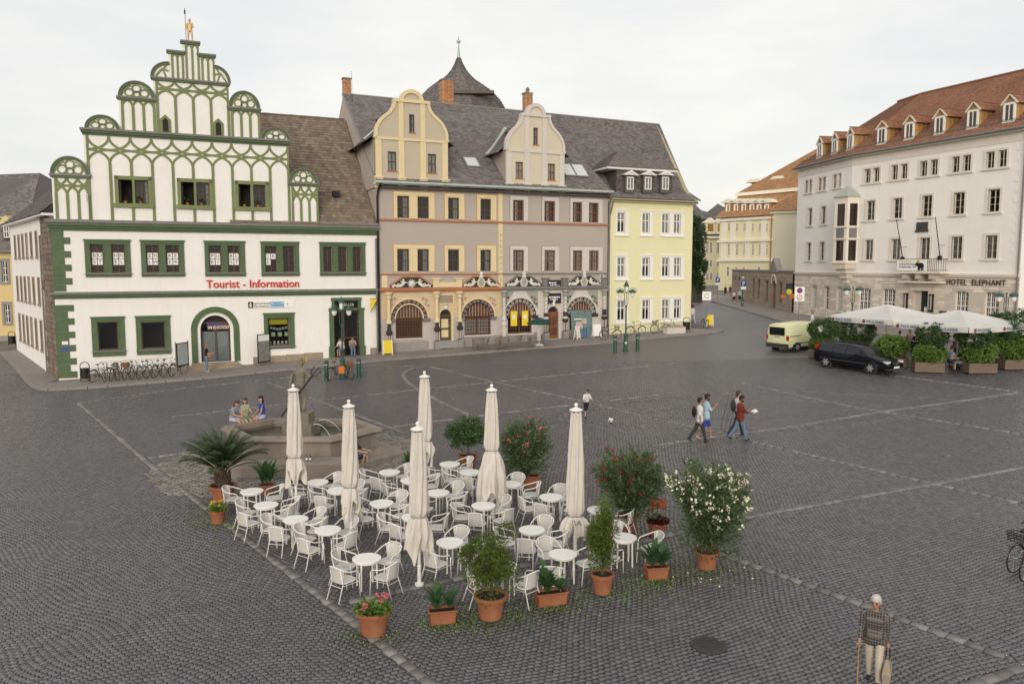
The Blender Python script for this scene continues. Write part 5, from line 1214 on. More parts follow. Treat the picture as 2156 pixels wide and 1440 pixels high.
# lettering
tx0, tx1 = FH1.s(1996, 592), FH1.s(2112, 592); mat('bronze_letters', (.10, .085, .07), .5, .1, metal=.3)
text('hotel_lettering', 'HOTEL  ELEPHANT', .62, 'bronze_letters', ht, ((tx0+tx1)/2+.08, -.08, hz(7.24)), ext=.03, sx=(tx1-tx0)/5.35, spacing=1.12)
# flagpoles and plaque
for (u0, v0, u1, v1) in ((1902.5, 544, 1887.5, 462.5), (1981, 542, 1969.5, 457)):
    x = FH1.s(u0, v0); z = hz(FH1.z(u0, v0)); x2 = FH1.s(u1, v1, 1.0); z2 = hz(FH1.z(u1, v1, 1.0)); fp = MB().tube([(x, -.1, z), (x2, -1.0, z2)], [.04, .03], 6).build('flagpole', 'black_iron', ht); MB().box(x-.1, x+.1, -.25, 0, z-.2, z+.12).build('flagpole_bracket', 'black_iron', fp); MB().tube([(x+(x2-x)*.3, -.37, z+(z2-z)*.3), (x+(x2-x)*.3+.25, 0, z+(z2-z)*.3)], .015, 5).build('flagpole_stay', 'black_iron', fp)
x0, x1 = FH1.s(1931, 477), FH1.s(1954, 477); z0, z1 = hz(FH1.z(1942, 488)), hz(FH1.z(1942, 468)); mat('bronze_plaque', (.06, .055, .05), .45, .2, 4)
MB().box(x0, x1, -.10, 0, z0+.08, z1).tube([(x0-.04, -.1, z0+.06), (x1+.08, -.1, z0+.06)], .09, 8).build('memorial_plaque', 'bronze_plaque', ht)
MB().tube([(W1-.1, -.12, z) for z in (.2, 4, 8, 12, ze_)], .06).build('drainpipe', 'lead_grey', ht)
# quoin blocks at the right end
for k in range(28): z = zc_+.2+k*.36; w_ = .55 if k % 2 else .8; box_part('quoin_block', 'hotel_plaster', ht, W1-w_, W1-.01, -.025, .02, z+.01, z+.35)
# oriel at the bend
zo0, zo1 = hz(8.75), hz(14.6)
O = [(-1.25, .1), (-.80, -1.05), (.62, -1.0), (.98, .1)]
for i in range(3):
    (xa, ya), (xb, yb) = O[i], O[i+1]; L = math.hypot(xb-xa, yb-ya); an = math.atan2(yb-ya, xb-xa)
    s = empty('oriel_side', (xa, ya, 0), an); s.parent = ht; wz = [(hz(8.95), hz(10.75)), (hz(12.0), hz(13.95))]; e = .22 if L < 1.3 else .28
    MB().wall(0, L, zo0, zo1, [(e, L-e, c, d) for c, d in wz], 0, .12).build('wall', 'travertine_trim', s)
    for c, d in wz: casement(s, e, L-e, c, d, 'dark_wood', .06, 2 if L > 1.3 else 1, 1, .05, .02, sub=(2, 5), name='oriel_window')
    MB().box(e, L-e, -.02, .02, hz(10.95), hz(11.8)).build('spandrel_panel', 'lead_grey', s)
    for z in (zo0-.02, hz(10.82), hz(11.85), zo1-.1): MB().box(-.06, L+.06, -.10, .05, z, z+.12).build('oriel_band', 'travertine_trim', s)
MB().slab(O+[(.98, .6), (-1.25, .6)], zo0-.1, zo0+.02).build('oriel_floor', 'travertine', ht); MB().slab([(x, y+.12) for x, y in O[1:3]]+[(.8, .3), (-1.0, .3)], zo0, zo1).build('oriel_core', 'interior', ht)
apx = (-.15, -.35, hz(15.55)); Oo = [(x*1.15, y*1.15) for x, y in O]
MB().add([(x, y, zo1) for x, y in Oo]+[apx], [(0, 1, 4), (1, 2, 4), (2, 3, 4)]).build('oriel_roof', 'verdigris', ht); MB().slab(Oo, zo1-.08, zo1).build('oriel_eaves', 'verdigris', ht)
cb = MB(); n = 4
for k in range(n): t0 = 1-k*.24; cb.slab([(x*t0, y*t0) for x, y in O], zo0-.1-(k+1)*.42, zo0-.1-k*.42)
cb.build('oriel_corbel', 'travertine', ht)
# ---------------- roof
rd = 7.0; zr = hz(23.84)
ev = ze_+.15; ey = -.6
def eav(t): return ey+(rd-ey)*t, ev+(zr-ev)*t
kk = math.tan(A2/2)
def hroof(parent, x0e, x0r, x1e, x1r, nm):
    MB().quad((x0e, ey, ev), (x1e, ey, ev), (x1r, rd, zr), (x0r, rd, zr)).build('roof', 'red_tile', parent)
    roof_tiles('roof_tiles', parent, 'red_tile', (x0e, ey, ev), (x1e, ey, ev), (x1r, rd, zr), (x0r, rd, zr), .19, .17, .022, .2)
hroof(ht, ey*-kk, rd*-kk, W1+.3, W1+.3, 'a')
hroof(lf, XL-.4, XL+.6+4.6, ey*kk, rd*kk, 'b')
MB().tube([(rd*-kk, rd, zr+.05), (W1+.3, rd, zr+.05)], .13, 6).build('ridge_tiles', 'red_tile', ht); MB().tube([(XL+5.2, rd, zr+.05), (rd*kk, rd, zr+.05)], .13, 6).build('ridge_tiles', 'red_tile', lf); MB().tube([(ey*-kk, ey, ev+.03), (rd*-kk, rd, zr+.03)], .09, 6).build('hip_tiles', 'red_tile', ht)
MB().add([(XL-.4, ey, ev), (XL+5.2, rd, zr), (XL-.4, 14, ev)], [(0, 1, 2)]).build('hip_end', 'red_tile', lf)
MB().quad((rd*-kk, rd, zr), (W1+.3, rd, zr), (W1+.3, 15, ev), (0, 15, ev)).build('rear_roof', 'red_tile', ht); MB().add([(XL, .0, -.8), (XL, 13, -.8), (XL, 13, ze_), (XL, 0, ze_)], [(0, 1, 2, 3)]).build('end_wall', 'hotel_plaster', lf)
MB().add([(W1, .0, -.8), (W1, 14, -.8), (W1, 14, ze_), (W1, rd, zr), (W1, 0, ze_)], [(0, 1, 2, 3, 4)]).build('end_wall', 'hotel_plaster', ht)
# snow guard
for p, a, b in ((ht, 0, W1), (lf, XL, 0)):
    g = MB(); y, z = eav(.10)
    for h in (.08, .16, .24): g.tube([(a, y, z+h), (b, y, z+h)], .012, 4)
    x = a
    while x < b: g.tube([(x, y, z), (x, y, z+.26)], .010, 4); x += .22
    g.build('snow_guard', 'lead_grey', p)['kind'] = 'stuff'
mat('dormer_larch', (.42, .25, .10), .75, .25, 3, .2, 20, rnd=.3)
def hdormer(parent, c):
    z0, z1 = hz(18.86), hz(20.12); t = (z0-ev)/(zr-ev); y0 = ey+(rd-ey)*t-.12; w = .42
    yb = y0+2.6
    r = empty('dormer', (c, y0, 0)); r.parent = parent
    MB().box(-w, w, .06, 2.4, z0-.1, z1).build('dormer_body', 'dormer_larch', r)
    bb = MB(); k = .1
    while k < 2.3: bb.box(w, w+.02, k, k+.11, z0+(k*.55)-.1, z1); k += .13
    bb.build('cheek_boards', 'dormer_larch', r, rnd=6)['kind'] = 'stuff'
    MB().box(-w-.03, -w+.08, 0, .12, z0-.05, z1).box(w-.08, w+.03, 0, .12, z0-.05, z1).box(-w, w, 0, .12, z1-.06, z1+.04).box(-w-.05, w+.05, -.05, .12, z0-.12, z0-.03).build('dormer_frame', 'white_wood', r)
    casement(r, -w+.08, w-.08, z0, z1-.06, 'white_wood', .01, 2, 1, .05, .02, cur=[(0, 1, 0)])
    zp = z1+.62; MB().prism([(-w-.02, z1+.04), (w+.02, z1+.04), (0, zp-.1)], .08, .14).build('dormer_pediment', 'dormer_larch', r)
    MB().strip([(-w-.2, z1-.06), (0, zp), (w+.2, z1-.06)], .10, -.04, .10).build('verge_board', 'cream_wood', r)
    for sg in (-1, 1): roof_tiles('dormer_tiles', r, 'red_tile', (sg*(w+.22), -.02, z1-.04), (sg*(w+.22), 2.9, z1-.04), (0, 2.9, zp+.03), (0, -.02, zp+.03), .18, .15, .02); MB().quad((sg*(w+.22), .0, z1-.06), (sg*(w+.22), 2.9, z1-.06), (0, 2.9, zp), (0, 0, zp)).build('dormer_roof', 'red_tile', r)
    MB().tube([(0, -.04, zp+.05), (0, 2.9, zp+.05)], .07, 6).build('ridge_tiles', 'red_tile', r)
for a, b in ((1852, 1871), (1909, 1929.6), (1972, 1993), (2041, 2062.5), (2116, 2139)): hdormer(ht, FH1.s((a+b)/2, 280, -.5))
for u in (1731, 1762.5, 1795): hdormer(lf, FH2.s(u, 310, -.5)-sb)

# ------------------------------------------------------------------ stone screen wall up the street
wa, wb = G(1576, 639), G(1672, 661); fa = math.atan2(wb.y-wa.y, wb.x-wa.x); FW = Fac(wa, fa); w0, w1 = FW.s(1541, 600), FW.s(1669, 600)
ww = FW.root('stone_screen_wall', 0, 3.4); tag(ww, 'long brown stone wall with arched gateway beside the hotel', 'wall'); zt = 7.88-3.4
wop = [(FW.s(a, 610), FW.s(b, 610), c-3.4, d-3.4) for a, b, c, d in ((1546, 1549, 6.6, 7.0), (1553.5, 1557, 6.6, 7.0), (1584, 1588.5, 4.6, 6.9), (1594.5, 1599.5, 4.6, 6.9), (1611.5, 1617, 4.4, 6.8), (1625, 1633.5, 3.3, 6.75), (1640, 1646.5, 4.5, 6.7))]
MB().wall(w0, w1, -.8, zt, wop, 0, .45).build('wall', 'sandstone', ww); MB().box(w0, w1, .46, .5, -.8, zt).build('rear_face', 'sandstone', ww); MB().box(w0-.1, w1, -.12, .6, zt, zt+.16).build('coping', 'plinth', ww); MB().quad((w0, 0, -.8), (w0, 0, zt), (w0, .5, zt), (w0, .5, -.8)).build('end_face', 'sandstone', ww)
b = MB(); z = -.3; k = 0
while z < zt-.3:
    x = w0
    while x < w1:
        x2 = min(x+random.uniform(.6, 1.2), w1)
        if not any(x < o[1]+.05 and x2 > o[0]-.05 and z < o[3]+.05 and z+.34 > o[2]-.05 for o in wop): b.box(x+.012, x2-.012, -.03-random.random()*.03, 0, z+.012, z+.33)
        x = x2
    z += .345; k += 1
b.build('ashlar_blocks', 'sandstone', ww, rnd=6)['kind'] = 'stuff'
gx = (wop[5][0]+wop[5][1])/2; MB().prism([(gx-1.6, zt-.1), (gx+1.6, zt-.1), (gx, zt+1.3)], -.1, .5).build('gate_gable', 'sandstone', ww); MB().strip([(gx-1.7, zt-.1), (gx, zt+1.4), (gx+1.7, zt-.1)], .16, -.16, .5).build('gate_coping', 'plinth', ww); MB().strip(arc_pts(gx, wop[5][3]-.2, .95, 0, math.pi, 12), .2, -.1, .1).build('gate_arch', 'travertine_trim', ww)
# ------------------------------------------------------------------ pale yellow palace with orange mansard roof, at the head of the street
FP = Fac(Vector((37.0, 140.0)), math.radians(-53.8)); pz = 4.2; pal = FP.root('yellow_palace', 0, pz); tag(pal, 'pale yellow palace with orange mansard roof at the end of the street', 'palace')
mat('palace_yellow', (.80, .73, .47), .9, .04, .5, .1, 40); mat('palace_trim', (.84, .80, .66), .85, .03); mat('orange_tile', (.43, .25, .13), .75, .14, .5, .1, 30, rnd=.2, stain=.2, stain_col=(.28, .15, .07))
mat('amber_glass', (.30, .18, .07), .15, .2, 2, spec=.6)
def pwin(parent, fac, px, v0, v1, z0, m, offx=0, fr='palace_trim', gm='amber_glass', wd=None):
    for u0, u1 in px:
        a, b = fac.s(u0, (v0+v1)/2)-offx, fac.s(u1, (v0+v1)/2)-offx; c, d = fac.z((u0+u1)/2, v1)-z0, fac.z((u0+u1)/2, v0)-z0; e = (b-a)*.35
        f = MB().box(a-e, a, -.06, .05, c-e, d+e).box(b, b+e, -.06, .05, c-e, d+e).box(a, b, -.06, .05, d, d+e).box(a, b, -.08, .05, c-e, c).box((a+b)/2-.05, (a+b)/2+.05, -.03, .03, c, d).box(a, b, -.03, .03, c+(d-c)*.6, c+(d-c)*.6+.08).build('window', fr, parent); MB().quad((a, -.02, c), (b, -.02, c), (b, -.02, d), (a, -.02, d)).build('pane', gm, f)
pr = FP.s(1640, 520); pe = FP.z(1515, 461)-pz
MB().box(-.3, pr, 0, 12, -2, pe).build('wall', 'palace_yellow', pal)
PX6 = ((1533, 1537.5), (1550.5, 1555), (1566, 1570.5), (1584, 1588), (1598, 1602), (1614, 1617.5))
pwin(pal, FP, PX6, 471, 487, pz, 0); pwin(pal, FP, PX6, 514, 537, pz, 0); pwin(pal, FP, ((1531, 1535.5), (1549, 1552.5), (1564, 1567.5), (1596, 1600)), 562, 581, pz, 0, gm='interior')
for u in (1524, 1543, 1575, 1608): x = FP.s(u, 500); MB().box(x-.5, x+.5, -.12, .05, FP.z(u, 545)-pz, pe-.3).build('pilaster', 'palace_trim', pal)
for v in (461, 506, 547): z = FP.z(1560, v)-pz; MB().box(-.5, pr, -.35, .05, z-.3, z+.15).build('cornice', 'palace_trim', pal)
MB().tube([(FP.s(1626, 500), -.3, 2), (FP.s(1626, 500), -.3, pe)], .12, 6).build('drainpipe', 'red_line', pal)
z1 = FP.z(1538, 415, -3)-pz; z2 = FP.z(1545, 410, -4)-pz; z3 = FP.z(1640, 370, -9)-pz
for (ya, za, xa), (yb, zb2, xb) in (((-.6, pe+.1, -1.0), (3.2, z1, 1.2)), ((3.0, z1+.5, .9), (10, z3+4.0, 12.0))):
    MB().quad((xa, ya, za), (pr+14, ya, za), (pr+14, yb, zb2), (xb, yb, zb2)).add([(xa, ya, za), (xb, yb, zb2), (xb, 20, zb2), (xa, 22, za)], [(0, 1, 2, 3)]).build('mansard_roof', 'orange_tile', pal); roof_tiles('roof_tiles', pal, 'orange_tile', (xa, ya, za+.02), (pr+14, ya, za+.02), (pr+14, yb, zb2+.02), (xb, yb, zb2+.02), .4, .4, .05)
MB().box(.8, pr+14, 2.6, 3.6, z1, z1+.55).build('mansard_cornice', 'palace_trim', pal)
for u0, u1 in ((1531, 1538), (1548, 1555), (1564, 1572), (1581, 1589), (1596, 1604), (1612, 1620)):
    a, b = FP.s(u0, 438, -.6), FP.s(u1, 438, -.6); c, d = FP.z((u0+u1)/2, 447, -.6)-pz, FP.z((u0+u1)/2, 430, -.6)-pz
    r = MB().box(a-.5, b+.5, .5, 3, c-.3, d+.2).build('dormer', 'red_line', pal); MB().prism([(a-1.2, d+.2), (b+1.2, d+.2), (b+.4, d+.7), ((a+b)/2, d+.95), (a-.4, d+.7)], .2, 3).build('dormer_hood', 'palace_trim', r); MB().box(a, b, .42, .5, c, d).box(a-.18, a, .40, .5, c, d).build('window', 'palace_trim', r); MB().quad((a+.2, .41, c+.2), (b-.2, .41, c+.2), (b-.2, .41, d-.2), (a+.2, .41, d-.2)).build('pane', 'amber_glass', r)
for u, v in ((1594, 393), (1643, 388)):
    x = FP.s(u, v, -6); z = FP.z(u, v, -6)-pz; r = MB().box(x-.7, x+.7, 5.4, 8, z-.8, z+.7).build('roof_dormer', 'orange_tile', pal); MB().prism([(x-1.8, z+.7), (x+1.8, z+.7), (x+.8, z+1.3), (x-.8, z+1.3)], 5.0, 8).build('dormer_hood', 'palace_trim', r); MB().ball((x, 5.35, z), (.45, .1, .5), 10, 6).build('pane', 'interior', r)
# pale wing in front of it, behind the hotel
FG = Fac(G(1640, 652)+Vector((3.2, 6, 0)), math.radians(-30)); wz = 3.6; gw_ = FG.root('pale_wing', 0, wz); tag(gw_, 'plain cream wall with orange roof between palace and hotel', 'house')
xa, xb = FG.s(1627, 500), FG.s(1700, 500); zz = FG.z(1640, 446)-wz; mat('cream_plaster', (.78, .74, .56), .9, .05, .5, .1, 40)
MB().box(xa, xb, 0, 8, -1, zz).build('wall', 'cream_plaster', gw_); MB().box(xa-.3, xb, -.3, .1, zz-.2, zz+.1).build('eaves', 'palace_trim', gw_); zr2 = FG.z(1676, 396, -4)-wz
roof_tiles('roof_tiles', gw_, 'orange_tile', (xa-.6, -.5, zz+.1), (xb, -.5, zz+.1), (xb, 5, zr2+1.0), (xa+3.6, 5, zr2+1.0), .3, .3, .04); MB().quad((xa-.6, -.5, zz+.08), (xb, -.5, zz+.08), (xb, 5, zr2+.98), (xa+3.6, 5, zr2+.98)).build('roof', 'orange_tile', gw_)
# slate-roofed yellow building deeper in the street
FD = Fac(Vector((38.5, 165.0)), math.radians(3)); dz_ = 4.4; dh = FD.root('slate_roofed_house', 0, dz_); tag(dh, 'yellow house with mansard slate roof seen behind the tree', 'house')
xa, xb = FD.s(1470, 500), FD.s(1530, 500); ze2 = FD.z(1500, 499)-dz_; MB().box(xa, xb, 0, 10, -2, ze2).build('wall', 'palace_yellow', dh)
mat('grey_glass', (.16, .14, .12), .15, .2, 2, spec=.6)
for v0, v1 in ((510, 533), (548, 561), (575, 589)): pwin(dh, FD, ((1487, 1491), (1494.5, 1499), (1509, 1513.5)), v0, v1, dz_, 0, gm='grey_glass')
zm = FD.z(1500, 461)-dz_; MB().quad((xa-.5, -.8, ze2), (xb, -.8, ze2), (xb, 1.5, zm), (xa, 1.5, zm)).build('mansard_roof', 'slate', dh); MB().box(xa-.6, xb, -.9, .3, ze2-.3, ze2+.1).build('eaves', 'palace_trim', dh)
zt2 = FD.z(1476, 427)-dz_; MB().add([(xa-1, .8, zm), (xb+2, .8, zm), (FD.s(1476, 427), 8, zt2+1.2), (FD.s(1500, 445), 8, zt2-1)], [(0, 1, 3, 2)]).build('upper_roof', 'slate', dh); x = FD.s(1527, 430); MB().add([(x-5, 3, FD.z(1500, 441)-dz_-2), (x+6, 3, FD.z(1500, 441)-dz_-2), (x, 5, FD.z(1527, 425)-dz_)], [(0, 1, 2)]).build('gable_roof', 'slate', dh)
for u0, u1 in ((1487, 1501), (1508, 1518)):
    a, b = FD.s(u0, 480), FD.s(u1, 480); c, d = FD.z(1494, 488)-dz_, FD.z(1494, 472)-dz_; r = MB().box(a-.3, b+.3, -.7, 2, c-.5, d+.2).build('dormer', 'palace_yellow', dh); MB().prism([(a-.8, d+.2), (b+.8, d+.2), ((a+b)/2, d+1.3)], -.9, 2).build('dormer_pediment', 'palace_trim', r); MB().quad((a+.1, -.72, c), (b-.1, -.72, c), (b-.1, -.72, d), (a+.1, -.72, d)).build('pane', 'amber_glass', r)
# ------------------------------------------------------------------ bell-shaped tower roof behind the double house
tp = Vector((-6.6, 100.0)); zb = 4.0; tw = empty('round_tower', (tp.x, tp.y, zb)); tag(tw, 'round tower with bell-shaped slate roof and ball finial behind the house row', 'tower'); tw.scale = (1, 1, 1)
def tz(v): return CZ+ray(975, v).z*100/ray(975, v).y - zb
def tr(du): return du/FPX*101
prof = [(tr(110), tz(262)), (tr(100), tz(240)), (tr(93), tz(228)), (tr(84), tz(212)), (tr(70), tz(196)), (tr(52), tz(182)), (tr(36), tz(171)), (tr(24), tz(160)), (tr(15), tz(148)), (tr(8), tz(134)), (tr(3.5), tz(122))]
m8 = 10; bl = MB(); bl.lathe(prof, m8, caps=False); bl.build('bell_roof', 'slate', tw)
for i in range(len(prof)-1):
    (r0, z0), (r1, z1) = prof[i], prof[i+1]
    for k in range(m8):
        a0, a1 = 2*math.pi*k/m8, 2*math.pi*(k+1)/m8
        if math.sin((a0+a1)/2) > .35: continue
        roof_tiles('tower_slates', tw, 'slate', (r0*math.cos(a0), r0*math.sin(a0), z0), (r0*math.cos(a1), r0*math.sin(a1), z0), (r1*math.cos(a1), r1*math.sin(a1), z1), (r1*math.cos(a0), r1*math.sin(a0), z1), .42, .36, .05)
MB().lathe([(tr(3.6), tz(124)), (tr(2.4), tz(112)), (tr(.8), tz(92))], 10).build('spire', 'copper_green', tw); MB().ball((0, 0, tz(88)), tr(4.3), 12, 8).build('ball_finial', 'copper_green', tw); MB().tube([(0, 0, tz(86)), (0, 0, tz(77))], .03, 5).build('spike', 'black_iron', tw)
MB().lathe([(tr(95), -1), (tr(95), tz(240))], 20).build('wall', 'grey_plaster', tw); MB().box(-1.5, 4.5, -tr(90)-.2, -tr(70), tz(218), tz(212)).build('roof_hatch', 'dark_wood', tw)
# ------------------------------------------------------------------ yellow house at the end of the lane, far left
FL = Fac(G(6, 718), math.radians(8)); lz = 2.0; lh = FL.root('lane_house', 0, lz); tag(lh, 'yellow house with slate roof at the end of the lane, far left edge', 'house')
xa, xb = FL.s(-70, 600), FL.s(60, 600); zl = FL.z(10, 528)-lz; ops = []
for v0, v1 in ((550, 594), (640, 680)):
    for u0, u1 in ((-28, -20), (6, 17.5)): ops.append((FL.s(u0, 600), FL.s(u1, 600), FL.z(10, v1)-lz, FL.z(10, v0)-lz))
mat('ochre_plaster', (.66, .53, .27), .9, .05, .6, .2, 40)
MB().wall(xa, xb, -1, zl, ops, 0, .2).build('wall', 'ochre_plaster', lh); MB().box(xa, xb, .5, .55, -1, zl).build('interior_wall', 'interior', lh); MB().box(xa, xb, -.08, .05, -1, .75).build('plinth', 'plinth', lh)
for o in ops: casement(lh, *o, 'white_wood', .1, 2, 3, .06, .02); MB().box(o[0]-.2, o[0], -.04, .1, o[2]-.2, o[3]+.2).box(o[1], o[1]+.2, -.04, .1, o[2]-.2, o[3]+.2).box(o[0], o[1], -.04, .1, o[3], o[3]+.2).box(o[0], o[1], -.08, .1, o[2]-.2, o[2]).build('window_surround', 'plinth', lh)
zm = FL.z(10, 459, -1.6)-lz; MB().quad((xa, -.6, zl), (xb, -.6, zl), (xb, 1.6, zm), (xa, 1.6, zm)).build('mansard_roof', 'slate', lh); roof_tiles('roof_slates', lh, 'slate', (xa, -.6, zl+.02), (xb, -.6, zl+.02), (xb, 1.6, zm+.02), (xa, 1.6, zm+.02), .3, .25, .025); MB().box(xa, xb, -.7, .1, zl-.12, zl+.04).build('eaves_gutter', 'lead_grey', lh)
a, b = FL.s(12.5, 490), FL.s(24.5, 490); c, d = FL.z(18, 501)-lz, FL.z(18, 475)-lz; r = MB().box(a-.15, b+.15, -.3, 1.5, c-.1, d+.1).build('dormer', 'slate', lh); MB().prism([(a-.4, d+.1), (b+.4, d+.1), ((a+b)/2, d+.8)], -.45, 1.5).build('dormer_pediment', 'ochre_plaster', r); casement(r, a, b, c, d, 'white_wood', -.38, 2, 2, .06, .02)
hb = 7.5; zt3 = FL.z(-10, 375, -hb)-lz; MB().box(xa-6, FL.s(62, 440, -2.5), 2.4, 3.0, zm-.3, zm+.15).build('upper_cornice', 'palace_trim', lh)
rx = FL.s(85, 365, -hb); MB().quad((xa-6, 2.4, zm+.1), (FL.s(60, 446, -2.4), 2.4, zm+.1), (rx, hb, FL.z(85, 365, -hb)-lz), (xa-6, hb, zt3)).add([(FL.s(60, 446, -2.4), 2.4, zm+.1), (FL.s(60, 446, -2.4)+5, 14, zm+.1), (rx, hb, FL.z(85, 365, -hb)-lz)], [(0, 1, 2)]).build('hipped_roof', 'slate', lh)
roof_tiles('roof_slates', lh, 'slate', (xa-6, 2.4, zm+.12), (FL.s(60, 446, -2.4), 2.4, zm+.12), (rx, hb, FL.z(85, 365, -hb)-lz+.02), (xa-6, hb, zt3+.02), .3, .25, .025)
# ------------------------------------------------------------------ fountain
mat('wet_water', (.045, .055, .035), .08, .2, 2, .5, 14, spec=.6); mat('basin_stone', (.26, .222, .185), .8, .18, 1.4, .35, 25, stain=.65, stain_col=(.12, .105, .09), streak=1); mat('mossy_stone', (.20, .18, .14), .85, .25, 3, .4, 25, stain=.5, stain_col=(.07, .08, .045))
fc = Vector((-8.05, 29.35, 0)); fc.z = gz(fc.x, fc.y)-.05
ft = empty('fountain', fc); tag(ft, 'stone fountain basin with stepped base and central pedestal', 'fountain')
HEX = [(3.03, 0), (1.6, -1.85), (-1.5, -1.85), (-3.03, .15), (-1.7, 1.75), (1.75, 1.7)]
def ring(name, m, k0, z0, k1, z1, ki, parent=ft, hexa=HEX):
    """hexagonal wall: outer scale k0 at z0, k1 at z1, inner scale ki; one part for each side"""
    n = len(hexa)
    for i in range(n):
        a, b = Vector(hexa[i]), Vector(hexa[(i+1) % n])
        P = [(*(a*k0), z0), (*(b*k0), z0), (*(b*k1), z1), (*(a*k1), z1), (*(a*ki), z0), (*(b*ki), z0), (*(b*ki), z1), (*(a*ki), z1)]
        MB().add(P, [(3, 2, 1, 0), (4, 5, 6, 7), (2, 3, 7, 6), (0, 1, 5, 4), (1, 2, 6, 5), (3, 0, 4, 7)]).build(name, m, parent)
SLOPE = .0
ring('step_slab', 'basin_stone', 1.36, -.35, 1.345, .22, .9); ring('base_course', 'basin_stone', 1.10, .22, 1.04, .42, .85)
ring('basin_wall', 'basin_stone', .97, .42, .95, .98, .86); ring('rim_moulding', 'basin_stone', 1.0, .98, 1.03, 1.04, .84); ring('rim_slab', 'basin_stone', 1.035, 1.04, 1.0, 1.18, .86)
MB().slab([(x*.87, y*.87) for x, y in HEX], .30, .90).build('water', 'wet_water', ft)
MB().box(.25, 2.4, -3.1, -1.9, .0, .52).build('front_step', 'basin_stone', ft)
ped = MB().slab([(-.55, -.5), (.55, -.5), (.65, .5), (-.65, .5)], .5, 1.35).slab([(-.42, -.4), (.42, -.4), (.45, .4), (-.45, .4)], 1.35, 1.75).build('pedestal', 'mossy_stone', ft)
for k in range(4):
    an = .8+k*1.57; MB().tube([(.5*math.cos(an), .5*math.sin(an), 1.25), (.6*math.cos(an), .6*math.sin(an), 1.3)], .05, 6).build('spout', 'black_iron', ft)
mat('water_jet', (.75, .78, .78), .2, 0)
for an in (-.5, .5): MB().tube([(.6*math.cos(an)+t*.75*math.cos(an), .6*math.sin(an)+t*.75*math.sin(an), 1.3+.45*t-.62*t*t) for t in np.linspace(0, 1.35, 9)], [.012-.004*q/9 for q in range(9)], 5).build('water_jet', 'water_jet', ft)

# ------------------------------------------------------------------ white cafe furniture
mat('white_metal', (.78, .77, .74), .35, .04, 4, spec=.5); mat('table_white', (.82, .81, .78), .4, .05, 6)
def weave_mat():
    m = bpy.data.materials.new('white_weave'); m.use_nodes = True; t = m.node_tree; N = t.nodes; L = t.links; p = N['Principled BSDF']; p.inputs['Roughness'].default_value = .6
    tcn = N.new('ShaderNodeTexCoord'); ck = N.new('ShaderNodeTexChecker'); ck.inputs['Scale'].default_value = 90; ck.inputs[1].default_value = (.70, .69, .66, 1); ck.inputs[2].default_value = (.42, .41, .39, 1); L.new(tcn.outputs['Object'], ck.inputs[0]); L.new(ck.outputs[0], p.inputs['Base Color'])
    MATS['white_weave'] = m
weave_mat()
def chair_tree(metal='white_metal', weave='white_weave', name='cafe_chair'):
    r = empty(name, (0, 0, 0))
    loop = [(-.255, .225, .585), (-.265, .16, .645), (-.285, .0, .675), (-.285, -.12, .705), (-.235, -.24, .76), (-.13, -.305, .805), (0, -.32, .82)]
    loop += [(-x, y, z) for x, y, z in loop[-2::-1]]
    MB().tube(loop, .0155, 7).build('armrest', metal, r, smooth=True)
    for sg in (-1, 1):
        MB().tube([(sg*.235, .27, 0), (sg*.245, .235, .40), (sg*.255, .225, .585)], .0145, 7).build('leg', metal, r, smooth=True)
        MB().tube([(sg*.215, -.36, 0), (sg*.195, -.21, .42), (sg*.17, -.27, .785)], .0145, 7).build('leg', metal, r, smooth=True)
    sq = [(.225*math.copysign(abs(math.cos(a))**.6, math.cos(a)), -.01+.225*math.copysign(abs(math.sin(a))**.6, math.sin(a))) for a in [2*math.pi*k/20 for k in range(20)]]
    MB().slab(sq, .415, .432).build('seat', weave, r); MB().tube([(x, y, .424) for x, y in sq], .013, 6, closed=True).build('seat_frame', metal, r, smooth=True)
    b = MB(); n = 10; A = [(.19*math.sin(t), -.17-.115*math.cos(t), .44) for t in np.linspace(-1.35, 1.35, n)]; B = [(.262*math.sin(t), -.16-.155*math.cos(t), .80-.085*abs(t)**1.5*.6) for t in np.linspace(-1.2, 1.2, n)]
    vs = A+B+[(x*.95, y+.012, z) for x, y, z in A]+[(x*.95, y+.012, z) for x, y, z in B]
    b.add(vs, [(i, i+1, n+i+1, n+i) for i in range(n-1)]+[(2*n+i, 3*n+i, 3*n+i+1, 2*n+i+1) for i in range(n-1)]); b.build('backrest', weave, r, smooth=True)
    MB().tube([(-.2, -.25, .33), (.2, -.25, .33)], .008, 6).build('stretcher', metal, r); 
    for sg in (-1, 1): MB().tube([(sg*.24, .24, .37), (sg*.2, -.23, .37)], .007, 5).build('stretcher', metal, r)
    return r
def table_tree(name='cafe_table', top='table_white', R=.345):
    r = empty(name, (0, 0, 0)); n = 32
    MB().lathe([(R*.97, .695), (R, .70), (R, .722), (R*.97, .728)], n).build('tabletop', top, r, smooth=False)
    MB().lathe([(R*.80, .64), (R*.84, .64), (R*.84, .695), (R*.80, .695)], n, caps=False).build('apron', top, r)
    for a in (.785, 2.356, 3.927, 5.498): MB().tube([(R*.80*math.cos(a), R*.80*math.sin(a), 0), (R*.76*math.cos(a), R*.76*math.sin(a), .69)], [.019, .024], 7).build('leg', top, r)
    return r
CH0 = chair_tree(); TB0 = table_tree(); used = {'c': False, 't': False}
def put(proto, key, loc, rz, label, cat, group):
    o = proto if not used[key] else copy_tree(proto); used[key] = True
    o.location = loc; o.rotation_euler = (0, 0, rz); return tag(o, label, cat, group)
